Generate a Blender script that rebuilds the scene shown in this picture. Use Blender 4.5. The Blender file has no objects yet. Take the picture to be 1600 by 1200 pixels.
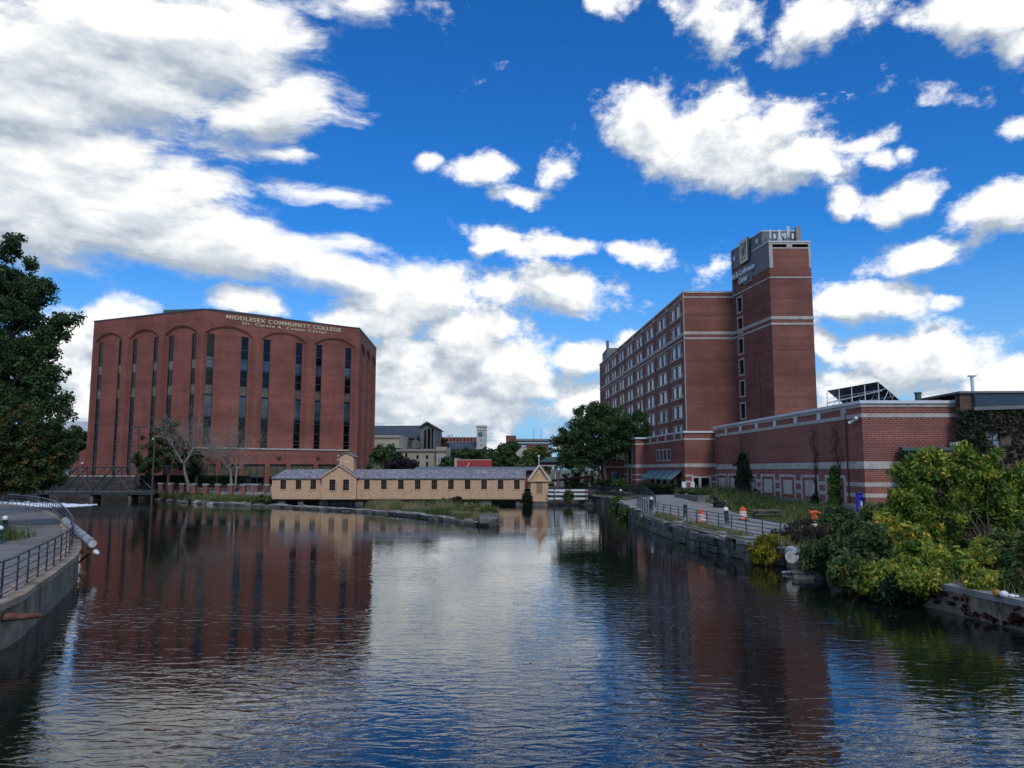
import bpy, bmesh, math, random
import numpy as np
from mathutils import Vector, Matrix
from mathutils.geometry import tessellate_polygon, delaunay_2d_cdt
C = bpy.context.scene.collection
sc = bpy.context.scene
R = math.radians

# ---------------------------------------------------------------- camera, world, sun, exposure
F_PX, CAM_H, TILT = 1202.0, 5.3, math.atan(134 / 1202.0)
cd = bpy.data.cameras.new('camera'); cam = bpy.data.objects.new('camera', cd); C.objects.link(cam)
cam.location = (0, 0, CAM_H); cam.rotation_euler = (math.pi / 2 + TILT, 0, 0)
cd.sensor_fit = 'HORIZONTAL'; cd.sensor_width = 36.0; cd.lens = 36.0 * F_PX / 1600.0
cd.clip_start = 0.1; cd.clip_end = 20000
sc.camera = cam
sc.view_settings.view_transform = 'Standard'; sc.view_settings.look = 'None'
sc.view_settings.exposure = 0.0; sc.view_settings.gamma = 1.0
try:
    sc.cycles.max_bounces = 6; sc.cycles.diffuse_bounces = 3; sc.cycles.glossy_bounces = 3
    sc.cycles.transparent_max_bounces = 6; sc.cycles.transmission_bounces = 3
    sc.cycles.caustics_reflective = False; sc.cycles.caustics_refractive = False
except Exception:
    pass

def ray(px, py):
    c, s = math.cos(TILT), math.sin(TILT)
    r = (px - 800) / F_PX; u = (600 - py) / F_PX
    return Vector((r, c - u * s, s + u * c))
def P(px, py, Y):                       # point seen at a photo pixel, Y metres ahead
    d = ray(px, py); t = Y / d.y
    return Vector((d.x * t, Y, CAM_H + d.z * t))
def azel(px, py):
    d = ray(px, py)
    return math.atan2(d.x, d.y), math.atan2(d.z, math.hypot(d.x, d.y))

SUN_EL, SUN_AZ = 42.0, 165.0            # azimuth clockwise from +Y (the view direction): the sun is behind the viewer
sl = bpy.data.lights.new('sun', 'SUN'); sl.energy = 1.5; sl.angle = R(14); sl.color = (1.0, 0.96, 0.9)
sun = bpy.data.objects.new('sun', sl); C.objects.link(sun)
_a = R(SUN_AZ); _e = R(SUN_EL)
sdir = Vector((math.sin(_a) * math.cos(_e), math.cos(_a) * math.cos(_e), math.sin(_e)))
sun.rotation_euler = sdir.to_track_quat('Z', 'Y').to_euler(); sun.location = (0, -20, 60)

class NT:                               # small helper to write node trees
    def __init__(s, nt): s.nt = nt; s.n = nt.nodes; s.l = nt.links
    def add(s, t, **k):
        nd = s.n.new(t)
        for a, b in k.items(): setattr(nd, a, b)
        return nd
    def put(s, sock, v):
        if isinstance(v, bpy.types.NodeSocket): s.l.new(v, sock)
        elif v is not None: sock.default_value = v
    def math(s, op, a, b=None, c=None, clamp=False):
        nd = s.add('ShaderNodeMath', operation=op); nd.use_clamp = clamp
        s.put(nd.inputs[0], a)
        if b is not None: s.put(nd.inputs[1], b)
        if c is not None: s.put(nd.inputs[2], c)
        return nd.outputs[0]
    def vmath(s, op, a, b=None, out=0):
        nd = s.add('ShaderNodeVectorMath', operation=op); s.put(nd.inputs[0], a)
        if b is not None: s.put(nd.inputs[1], b)
        return nd.outputs[out]
    def rng(s, v, a, b, c=0.0, d=1.0, smooth=True):
        nd = s.add('ShaderNodeMapRange'); nd.interpolation_type = 'SMOOTHSTEP' if smooth else 'LINEAR'
        s.put(nd.inputs[0], v)
        for i, q in enumerate((a, b, c, d)): nd.inputs[i + 1].default_value = q
        return nd.outputs[0]
    def mix(s, f, a, b, blend='MIX'):
        nd = s.add('ShaderNodeMix', data_type='RGBA', blend_type=blend)
        s.put(nd.inputs['Factor'], f); s.put(nd.inputs[6], a); s.put(nd.inputs[7], b)
        return nd.outputs[2]
    def noise(s, v, scale, detail=4, rough=0.55, dist=0.0, dim='3D'):
        nd = s.add('ShaderNodeTexNoise'); nd.noise_dimensions = dim; s.put(nd.inputs['Vector'], v)
        nd.inputs['Scale'].default_value = scale; nd.inputs['Detail'].default_value = detail
        nd.inputs['Roughness'].default_value = rough; nd.inputs['Distortion'].default_value = dist
        return nd.outputs[0]
    def mapping(s, v, loc=(0, 0, 0), rot=(0, 0, 0), scl=(1, 1, 1), kind='POINT'):
        nd = s.add('ShaderNodeMapping', vector_type=kind); s.put(nd.inputs[0], v)
        nd.inputs[1].default_value = loc; nd.inputs[2].default_value = rot; nd.inputs[3].default_value = scl
        return nd.outputs[0]

# cumulus banks of the sky: pixel centre, half sizes, tilt, strength
CLOUDS = [
 (110,110,420,150,-4,1.25),(330,60,220,95,12,1.2),(430,170,150,75,-18,1.0),(60,250,260,120,0,1.2),(150,300,260,60,6,1.15),
 (330,375,330,68,9,1.2),(80,345,260,75,4,1.25),(540,425,170,38,12,1.1),(560,15,110,34,0,.6),(515,312,95,22,10,.72),(440,238,120,20,8,.72),
 (650,470,125,70,0,1.25),(600,505,120,40,0,1.1),(730,520,130,55,0,1.1),(870,455,125,48,0,1.05),(985,395,85,24,12,.95),(880,385,110,30,0,.85),(778,368,48,28,0,.95),
 (800,600,175,48,0,1.15),(650,600,150,60,0,1.15),(640,560,90,50,0,1.1),(900,560,100,42,0,1.1),(920,630,110,34,0,1.05),(700,640,300,44,0,1.1),(760,570,200,70,0,1.1),(1000,540,60,24,0,.8),
 (382,470,68,28,0,1.05),(165,498,95,44,0,1.15),(95,560,90,75,0,1.15),(120,640,90,40,0,1.0),
 (1110,225,200,82,6,1.3),(1010,195,95,68,0,1.2),(1125,175,75,40,-10,1.1),(1245,250,110,44,5,1.1),(1335,222,85,20,-8,.62),
 (758,264,58,30,-12,.9),(805,300,50,20,0,.85),(872,258,55,32,-20,.75),(680,256,26,15,0,.7),
 (1115,36,86,56,0,.95),(1300,30,105,56,-25,.85),(940,8,40,30,20,.7),(1530,28,150,52,5,1.1),(1590,75,60,42,-30,1.0),
 (1432,312,62,42,-18,1.0),(1385,340,46,34,0,.75),(1322,320,34,26,25,.85),(1375,256,48,20,10,.8),(1410,246,26,18,0,.8),(1560,318,105,46,0,1.1),
 (1430,398,118,34,-9,1.1),(1490,156,80,22,-10,.55),(1590,205,48,20,0,.6),(1110,411,34,24,-10,.7),(1340,468,108,36,4,1.1),(1284,528,26,34,0,.85),
 (1480,480,26,11,0,.6),(1440,572,190,50,0,1.15),(1340,600,130,40,0,1.05),(1580,600,150,55,0,1.1),(1330,640,120,40,0,.9),(1500,385,70,20,-15,.6)]

def build_world():
    w = bpy.data.worlds.new('World'); sc.world = w; w.use_nodes = True
    nt = w.node_tree; nt.nodes.clear(); t = NT(nt)
    out = t.add('ShaderNodeOutputWorld'); bg = t.add('ShaderNodeBackground')
    sky = t.add('ShaderNodeTexSky', sky_type='NISHITA'); sky.sun_disc = False
    sky.sun_elevation = R(SUN_EL); sky.sun_rotation = R(SUN_AZ); sky.altitude = 50
    sky.air_density = 1.0; sky.dust_density = 0.4; sky.ozone_density = 3.0
    hsv = t.add('ShaderNodeHueSaturation'); t.put(hsv.inputs['Color'], sky.outputs[0])
    hsv.inputs['Saturation'].default_value = SKY_SAT; hsv.inputs['Value'].default_value = SKY_VAL; hsv.inputs['Hue'].default_value = SKY_HUE
    # direction -> azimuth and elevation
    tc = t.add('ShaderNodeTexCoord'); sep = t.add('ShaderNodeSeparateXYZ'); t.put(sep.inputs[0], tc.outputs['Generated'])
    x, y, z = sep.outputs
    az = t.math('ARCTAN2', x, y)
    el = t.math('ARCSINE', z)
    cmb = t.add('ShaderNodeCombineXYZ'); t.put(cmb.inputs[0], az); t.put(cmb.inputs[1], el)
    # density group
    g = bpy.data.node_groups.new('cloud_density', 'ShaderNodeTree')
    g.interface.new_socket('v', in_out='INPUT', socket_type='NodeSocketVector')
    g.interface.new_socket('d', in_out='OUTPUT', socket_type='NodeSocketFloat')
    q = NT(g); gi = q.add('NodeGroupInput'); go = q.add('NodeGroupOutput')
    v0 = gi.outputs[0]
    wn = q.add('ShaderNodeTexNoise'); wn.noise_dimensions = '2D'; q.put(wn.inputs['Vector'], v0); wn.inputs['Scale'].default_value = 9; wn.inputs['Detail'].default_value = 3
    wv = q.vmath('SUBTRACT', wn.outputs['Color'], (.5, .5, .5))
    wv = q.vmath('MULTIPLY', wv, (.045, .032, 0))
    v = q.vmath('ADD', v0, wv)
    acc = None
    for px, py, rx, ry, rot, wt in CLOUDS:
        a0, e0 = azel(px, py); a1, e1 = azel(px + 5, py); a2, e2 = azel(px, py - 5)
        sx = rx / 5 * math.hypot(a1 - a0, e1 - e0) * 1.06; sy = ry / 5 * math.hypot(a2 - a0, e2 - e0) * 1.12
        tilt = math.atan2(e1 - e0, a1 - a0) - R(rot)
        m = q.mapping(v, (a0, e0, 0), (0, 0, tilt), (sx, sy, 1), 'TEXTURE')
        ln = q.vmath('LENGTH', m, out=1)
        d = q.math('MULTIPLY_ADD', ln, -wt, wt)
        acc = d if acc is None else q.math('MAXIMUM', acc, d)
    # elsewhere in the sky: broken cloud from noise only
    s2 = q.add('ShaderNodeSeparateXYZ'); q.put(s2.inputs[0], v0)
    aa = q.math('ABSOLUTE', s2.outputs[0])
    m1 = q.rng(aa, .60, .85); m2 = q.rng(s2.outputs[1], .80, 1.05)
    outm = q.math('MAXIMUM', m1, m2)
    gen = q.noise(q.mapping(v0, scl=(1, 1.5, 1)), 3.0, 2, .5, dim='2D')
    gen = q.rng(gen, .44, .66, -.6, .75)
    gen = q.math('MULTIPLY_ADD', outm, q.math('ADD', gen, 1.0), -1.0)
    acc = q.math('MAXIMUM', acc, gen)
    # thin streaks low over the horizon
    lowm = q.rng(s2.outputs[1], .17, .05)
    st = q.noise(q.mapping(v0, scl=(1, 3.2, 1)), 9, 4, .6, dim='2D')
    st = q.math('ADD', q.rng(st, .40, .60, -.5, .8), q.math('SUBTRACT', lowm, 1.0))
    acc = q.math('MAXIMUM', acc, st)
    f1 = q.noise(q.mapping(v0, scl=(1, 1.45, 1)), 15, 9, .63, dim='2D')
    f2 = q.noise(q.mapping(v0, scl=(1, 1.5, 1)), 6, 3, .5, dim='2D')
    f3 = q.noise(q.mapping(v, rot=(0, 0, R(14)), scl=(1, 3.4, 1)), 7, 8, .62, dim='2D')       # the sheet at the upper left is combed out by the wind
    ml = q.math('MULTIPLY', q.rng(s2.outputs[0], -.02, -.22), q.rng(s2.outputs[1], .16, .26))
    f1 = q.math('MULTIPLY_ADD', q.math('SUBTRACT', f3, f1), q.math('MULTIPLY', ml, .75), f1)
    fb = q.math('ADD', q.math('MULTIPLY', q.math('SUBTRACT', f1, .5), 1.9), q.math('MULTIPLY', q.math('SUBTRACT', f2, .5), .8))
    damp = q.rng(acc, .2, .9, 1.0, .55)
    dd = q.math('ADD', q.math('MINIMUM', acc, .80), q.math('MULTIPLY', fb, damp))
    dd = q.math('SUBTRACT', dd, .17)
    q.put(go.inputs[0], dd)
    def dens(vec):
        nd = t.add('ShaderNodeGroup'); nd.node_tree = g; t.put(nd.inputs[0], vec); return nd.outputs[0]
    D0 = dens(cmb.outputs[0])
    dep = t.math('MULTIPLY_ADD', D0, 1e-6, .030)   # ties the second lookup to the first so that Cycles runs them one after the other
    off = t.add('ShaderNodeCombineXYZ'); off.inputs[0].default_value = .010; t.put(off.inputs[1], dep)
    D1 = dens(t.vmath('ADD', cmb.outputs[0], off.outputs[0]))
    alpha = t.rng(D0, -.16, .42)
    lit = t.math('SUBTRACT', D0, D1)
    lit = t.rng(lit, -.42, .34, 0, 1, False)
    thick = t.rng(D0, .30, .95)
    inner = t.noise(t.mapping(cmb.outputs[0], rot=(0, 0, R(-10)), scl=(1, 2.0, 1)), 14, 5, .6, dim='2D')
    lit = t.math('ADD', lit, t.math('MULTIPLY', t.math('SUBTRACT', inner, .5), .75))
    lit = t.math('SUBTRACT', lit, t.math('MULTIPLY', thick, .10), clamp=True)
    cr = t.add('ShaderNodeValToRGB'); t.put(cr.inputs[0], lit)
    e = cr.color_ramp.elements; e[0].position = .15; e[0].color = (.44, .51, .60, 1); e[1].position = .92; e[1].color = (1.10, 1.10, 1.08, 1)
    k = e.new(.5); k.color = (.72, .77, .83, 1)
    low = t.rng(z, .14, .0)
    cc = t.mix(t.math('MULTIPLY', low, .35), cr.outputs[0], (.60, .70, .82, 1))
    skc = t.vmath('MULTIPLY', hsv.outputs[0], SKY_K)
    skc = t.mix(t.math('MULTIPLY', t.rng(z, .30, .0), .85), skc, (.30, .52, .82, 1))       # pale air over the horizon
    bgc = t.mix(alpha, skc, cc)
    bgc = t.mix(t.rng(z, -.005, -.06), bgc, (.06, .06, .055, 1))                             # below the horizon
    t.put(bg.inputs[0], bgc); bg.inputs[1].default_value = 1.0
    # the Sky Texture is scaled to the usual 0.1 inside; clouds are already in display units
    t.l.new(bg.outputs[0], out.inputs[0])
    try: w.cycles.sampling_method = 'MANUAL'; w.cycles.sample_map_resolution = 512
    except Exception: pass
SKY_SAT, SKY_VAL, SKY_HUE, SKY_K = 1.25, 1.0, .5, (.034, .099, .150)
build_world()

# ---------------------------------------------------------------- materials
def material(name):
    m = bpy.data.materials.new(name); m.use_nodes = True
    t = NT(m.node_tree); b = m.node_tree.nodes['Principled BSDF']
    return m, t, b
def mat(name, col, rough=.7, var=.18, scale=1.5, metal=0.0, bump=0.0, bscale=12, spec=.5, stain=0.0, stain_col=(.03, .03, .025), dim_uv=False):
    m, t, b = material(name)
    tc = t.add('ShaderNodeTexCoord'); v = tc.outputs['UV'] if dim_uv else tc.outputs['Object']
    n = t.noise(v, scale, 5, .6)
    a = tuple(max(0, c * (1 - var)) for c in col) + (1,); c2 = tuple(c * (1 + var) for c in col) + (1,)
    c = t.mix(t.rng(n, .3, .7), a, c2)
    if stain:
        s = t.noise(t.mapping(v, scl=(1.2, 1.2, .35)), scale * .7, 6, .7)
        c = t.mix(t.math('MULTIPLY', t.rng(s, .48, .68), stain), c, stain_col + (1,))
    t.put(b.inputs['Base Color'], c)
    b.inputs['Roughness'].default_value = rough; b.inputs['Metallic'].default_value = metal
    b.inputs['Specular IOR Level'].default_value = spec
    if bump:
        bp = t.add('ShaderNodeBump'); bp.inputs['Strength'].default_value = 1; bp.inputs['Distance'].default_value = bump
        t.put(bp.inputs['Height'], t.noise(v, bscale, 5, .6)); t.put(b.inputs['Normal'], bp.outputs[0])
    return m
def brick_mat(name, c1, c2, mortar, w=.3, h=.1, ms=.012, vary=.25, grime=.25, streak=.2):
    m, t, b = material(name)
    tc = t.add('ShaderNodeTexCoord'); v = tc.outputs['UV']
    br = t.add('ShaderNodeTexBrick'); t.put(br.inputs['Vector'], v)
    br.inputs['Color1'].default_value = c1 + (1,); br.inputs['Color2'].default_value = c2 + (1,); br.inputs['Mortar'].default_value = mortar + (1,)
    br.inputs['Scale'].default_value = 1; br.inputs['Mortar Size'].default_value = ms; br.inputs['Mortar Smooth'].default_value = .2
    br.inputs['Brick Width'].default_value = w; br.inputs['Row Height'].default_value = h; br.inputs['Bias'].default_value = 0
    big = t.noise(v, .18, 5, .6); n2 = t.noise(t.mapping(v, scl=(.6, .12, 1)), 1.6, 5, .65)
    rowv = t.noise(t.mapping(v, scl=(.05, 1, 1)), 1.1, 2, .5)
    c = t.mix(t.rng(big, .3, .7), br.outputs[0], (1 - vary, 1 - vary, 1 - vary, 1), 'MIX')
    g = t.rng(big, .3, .7, 1 - vary, 1 + vary * .6); g2 = t.rng(rowv, .35, .65, .9, 1.08)
    cc = t.vmath('SCALE', br.outputs[0]); cc.node.inputs['Scale'].default_value = 1
    t.put(cc.node.inputs['Scale'], t.math('MULTIPLY', g, g2))
    c = t.mix(t.math('MULTIPLY', t.rng(n2, .5, .75), streak), cc, (.035, .028, .025, 1))
    t.put(b.inputs['Base Color'], c); b.inputs['Roughness'].default_value = .85; b.inputs['Specular IOR Level'].default_value = .25
    bp = t.add('ShaderNodeBump'); bp.inputs['Strength'].default_value = .6; bp.inputs['Distance'].default_value = .01
    t.put(bp.inputs['Height'], t.math('SUBTRACT', 1.0, br.outputs[1])); t.put(b.inputs['Normal'], bp.outputs[0])
    return m
def glass_mat(name, col, rough=.06, spec=.8, var=.5, scale=.35, bump=.0):
    m, t, b = material(name)
    tc = t.add('ShaderNodeTexCoord')
    n = t.noise(tc.outputs['Object'], scale, 3, .6)
    c = t.mix(t.rng(n, .35, .65), tuple(x * (1 - var) for x in col) + (1,), tuple(x * (1 + var) for x in col) + (1,))
    t.put(b.inputs['Base Color'], c); b.inputs['Roughness'].default_value = rough; b.inputs['Specular IOR Level'].default_value = spec
    return m
def leaf_mat(name, cols, rough=.6, trans=.36):
    # each leaf carries a random number (attribute «tint»): its own colour out of the plant's range
    m, t, b = material(name)
    at = t.add('ShaderNodeAttribute', attribute_name='tint')
    cr = t.add('ShaderNodeValToRGB'); t.put(cr.inputs[0], at.outputs['Fac'])
    e = cr.color_ramp.elements
    e[0].position = cols[0][0]; e[0].color = tuple(cols[0][1]) + (1,)
    e[1].position = cols[-1][0]; e[1].color = tuple(cols[-1][1]) + (1,)
    for p, c in cols[1:-1]:
        k = e.new(p); k.color = tuple(c) + (1,)
    t.put(b.inputs['Base Color'], cr.outputs[0]); b.inputs['Roughness'].default_value = rough; b.inputs['Specular IOR Level'].default_value = .25
    tr = t.add('ShaderNodeBsdfTranslucent'); t.put(tr.inputs[0], cr.outputs[0])
    mx = t.add('ShaderNodeMixShader'); mx.inputs[0].default_value = trans
    o = [n for n in t.n if n.type == 'OUTPUT_MATERIAL'][0]
    t.l.new(b.outputs[0], mx.inputs[1]); t.l.new(tr.outputs[0], mx.inputs[2]); t.l.new(mx.outputs[0], o.inputs[0])
    return m

M = {}
M['brick_a'] = brick_mat('red brick', (.21, .056, .039), (.275, .077, .053), (.30, .17, .13), .25, .085, .010, .22, .25, .3)
M['brick_b'] = brick_mat('hotel brick', (.19, .058, .043), (.25, .077, .056), (.30, .18, .14), .25, .085, .010)
M['brick_c'] = brick_mat('jumbo brick', (.20, .056, .042), (.285, .080, .060), (.38, .26, .21), .42, .17, .016, .2, .2, .22)
M['brick_old'] = brick_mat('old brick', (.085, .04, .03), (.16, .08, .06), (.17, .14, .12), .24, .09, .014, .4, .3, .5)
M['stone'] = mat('limestone trim', (.46, .42, .37), .85, .14, 1.2, bump=.004, stain=.35, stain_col=(.16, .14, .12))
M['stone_line'] = mat('joint sealant', (.27, .13, .105), .8, .1)
M['white_cap'] = mat('white metal coping', (.62, .63, .64), .4, .10, .6, stain=.2, stain_col=(.4, .4, .38))
M['concrete'] = mat('weathered concrete', (.30, .28, .245), .9, .2, 1.1, bump=.01, bscale=8, stain=.6, stain_col=(.09, .08, .065))
M['concrete_wall'] = mat('stained canal concrete', (.29, .235, .155), .9, .3, 1.6, bump=.03, bscale=6, stain=.95, stain_col=(.055, .045, .03))
M['coping'] = mat('rust stained coping', (.40, .30, .20), .9, .28, .8, bump=.01, stain=.7, stain_col=(.16, .085, .04))
M['walk'] = mat('concrete walkway', (.20, .18, .155), .92, .2, .7, bump=.008, bscale=10, stain=.7, stain_col=(.10, .085, .07))
M['pave'] = mat('pale pavement', (.28, .27, .25), .92, .2, .9, bump=.008, stain=.6, stain_col=(.13, .125, .10))
M['grey_panel'] = mat('grey concrete panel', (.165, .17, .175), .8, .12, .5, stain=.25, stain_col=(.12, .12, .12))
M['dark_metal'] = mat('dark roof edge metal', (.045, .05, .055), .45, .1)
M['roof_dark'] = mat('dark membrane', (.05, .052, .055), .8, .2)
M['green_metal'] = mat('patinated roof metal', (.06, .095, .085), .6, .2)
M['rail'] = mat('black painted rail', (.022, .03, .04), .45, .35, 6, stain=.35, stain_col=(.25, .27, .3))
M['rail_worn'] = mat('worn blue black pipe', (.018, .024, .032), .4, .35, 9, stain=.6, stain_col=(.34, .38, .42))
M['post_green'] = mat('dark green paint', (.018, .055, .048), .4, .2, 4)
M['white_globe'] = mat('milky globe', (.75, .78, .8), .3, .05)
M['rust'] = mat('rusted steel', (.14, .058, .035), .85, .4, 5, bump=.01, stain=.5, stain_col=(.05, .02, .015))
M['glass'] = glass_mat('dark window glass', (.004, .005, .007), .07, .28)
M['glass_blue'] = glass_mat('blue grey glass', (.03, .05, .065), .06, .9)
M['glass_tan'] = glass_mat('blind behind glass', (.11, .095, .062), .18, .5, .3, 1.2)
M['curtain'] = glass_mat('white curtain behind glass', (.60, .62, .64), .25, .6, .15, 2.0)
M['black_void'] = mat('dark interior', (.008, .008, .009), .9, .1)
M['wood'] = mat('tan painted boards', (.60, .375, .215), .75, .10, 2.0, bump=.003, bscale=9, stain=.4, stain_col=(.30, .19, .11))
M['wood_trim'] = mat('tan trim', (.64, .425, .26), .7, .08)
M['white_paint'] = mat('white paint', (.72, .72, .70), .5, .08, 3, stain=.3, stain_col=(.35, .34, .3))
M['maroon'] = mat('maroon steel', (.11, .022, .022), .55, .2)
M['floor_joint'] = mat('dark floor joint', (.10, .04, .032), .85, .1)
M['gold'] = mat('gilt letters', (.62, .53, .34), .5, .08)
M['white_letter'] = mat('white letters', (.78, .78, .78), .4, .03)
M['bark'] = mat('bark', (.075, .058, .042), .95, .3, 6, bump=.02)
M['bark_pale'] = mat('pale bark', (.26, .225, .19), .9, .3, 5, bump=.01)
M['bark_dark'] = mat('dark bark', (.035, .028, .022), .95, .3, 6)
M['orange'] = mat('orange plastic', (.72, .115, .025), .45, .12, 4, stain=.25, stain_col=(.3, .06, .03))
M['reflective'] = mat('white reflective band', (.72, .70, .66), .35, .1, 4, stain=.2)
M['rubber'] = mat('black rubber', (.02, .02, .02), .8, .2)
M['awning'] = mat('blue green awning cloth', (.10, .19, .21), .7, .15, 3)
M['blue'] = mat('blue enamel', (.012, .035, .42), .35, .12)
M['stoneblock'] = mat('canal granite', (.155, .14, .12), .92, .38, 1.3, bump=.04, bscale=3.5, stain=.75, stain_col=(.035, .032, .026))
M['stonetop'] = mat('pale dry stone top', (.34, .32, .285), .92, .3, 1.6, bump=.02, stain=.5, stain_col=(.12, .11, .08))
M['slate'] = mat('dark slate roof', (.055, .065, .075), .6, .15, .2)
M['church'] = mat('grey green stone', (.12, .135, .13), .85, .25, .15)
M['beige'] = mat('pale limestone', (.44, .40, .32), .85, .08, .2)
M['beige2'] = mat('buff limestone', (.36, .33, .26), .85, .1, .2)
M['tower_stone'] = mat('pale granite', (.46, .44, .40), .85, .14, .3, stain=.3, stain_col=(.2, .19, .17))
M['brick_far'] = mat('far brick', (.34, .13, .08), .85, .1, .3)
M['brick_far_dark'] = mat('far dark brick', (.15, .062, .052), .85, .15, .3)
M['deck'] = mat('garage concrete', (.24, .22, .21), .85, .12, .2)
M['red_panel'] = mat('red painted wall', (.36, .035, .035), .6, .06, .2)
M['jacket'] = mat('black cloth', (.012, .013, .016), .9, .3)
M['shirt'] = mat('pale cloth', (.5, .52, .55), .9, .1)
M['denim'] = mat('blue cloth', (.04, .10, .24), .9, .1)
M['skin'] = mat('skin', (.36, .20, .14), .6, .06)
M['hair'] = mat('dark hair', (.015, .012, .01), .7, .2)
M['stoneblock_dark'] = mat('wet dark granite', (.085, .078, .066), .9, .4, 1.5, bump=.05, bscale=3.5, stain=.8, stain_col=(.025, .024, .02))
M['stoneblock_mossy'] = mat('mossy granite', (.12, .12, .075), .92, .4, 1.5, bump=.05, bscale=3.5, stain=.7, stain_col=(.04, .045, .02))
M['plank'] = mat('grey weathered timber', (.17, .155, .13), .9, .25, 3, bump=.01, stain=.5)
M['cutwood'] = mat('pale peeling wrap', (.50, .48, .45), .8, .2, 5, bump=.02, stain=.4, stain_col=(.2, .17, .13))
M['fern'] = mat('bin green', (.01, .075, .05), .5, .15)

def shingle_mat():
    m, t, b = material('weathered wood shingles')
    tc = t.add('ShaderNodeTexCoord'); v = tc.outputs['UV']
    br = t.add('ShaderNodeTexBrick'); t.put(br.inputs['Vector'], v)
    br.inputs['Color1'].default_value = (.16, .16, .17, 1); br.inputs['Color2'].default_value = (.46, .46, .48, 1); br.inputs['Mortar'].default_value = (.06, .06, .065, 1)
    br.inputs['Scale'].default_value = 1; br.inputs['Mortar Size'].default_value = .012
    br.inputs['Brick Width'].default_value = .17; br.inputs['Row Height'].default_value = .2
    n = t.noise(v, 1.5, 6, .7)
    c = t.mix(t.rng(n, .35, .65, 0, .6), br.outputs[0], (.12, .10, .11, 1))
    t.put(b.inputs['Base Color'], c); b.inputs['Roughness'].default_value = .85
    return m
M['shingle'] = shingle_mat()
def seam_mat():
    m, t, b = material('standing seam roof'); tc = t.add('ShaderNodeTexCoord')
    w = t.add('ShaderNodeTexWave', wave_type='BANDS', bands_direction='X'); t.put(w.inputs[0], tc.outputs['UV']); w.inputs['Scale'].default_value = .8
    c = t.mix(t.rng(w.outputs[1], .75, .9), (.15, .17, .18, 1), (.06, .07, .075, 1))
    t.put(b.inputs['Base Color'], c); b.inputs['Roughness'].default_value = .5; return m
M['seam'] = seam_mat()
def log_mat():
    return mat('ribbed grey plastic wrap', (.36, .37, .36), .7, .25, 4, bump=.02, bscale=6, stain=.75, stain_col=(.07, .075, .06))
M['wrap'] = log_mat()

# ---------------------------------------------------------------- mesh helpers
def wloc(o):
    v = Vector((0, 0, 0))
    while o is not None: v += o.location; o = o.parent
    return v
def tag(o, label=None, cat=None, group=None, kind=None):
    if label: o['label'] = label
    if cat: o['category'] = cat
    if group: o['group'] = group
    if kind: o['kind'] = kind
    return o
def thing(name, loc, label, cat, group=None):
    o = bpy.data.objects.new(name, None); C.objects.link(o); o.location = loc
    o.empty_display_size = .3
    return tag(o, label, cat, group)
def copy_tree(o, parent=None):
    c = o.copy(); C.objects.link(c); c.parent = parent
    for ch in list(o.children): copy_tree(ch, c)
    return c
class Frame:                             # wall frame: u along the wall, d outwards, z up
    def __init__(s, A, B=None, e=None):
        s.O = Vector((A[0], A[1], 0))
        s.e = (Vector((B[0] - A[0], B[1] - A[1], 0)) if B is not None else Vector((e[0], e[1], 0)))
        s.L = s.e.length; s.e = s.e.normalized(); s.n = Vector((s.e.y, -s.e.x, 0))
    def at(s, u, d, z): return s.O + s.e * u + s.n * d + Vector((0, 0, z))
WORLD = Frame((0, 0), e=(1, 0)); WORLD.n = Vector((0, 1, 0))
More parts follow.
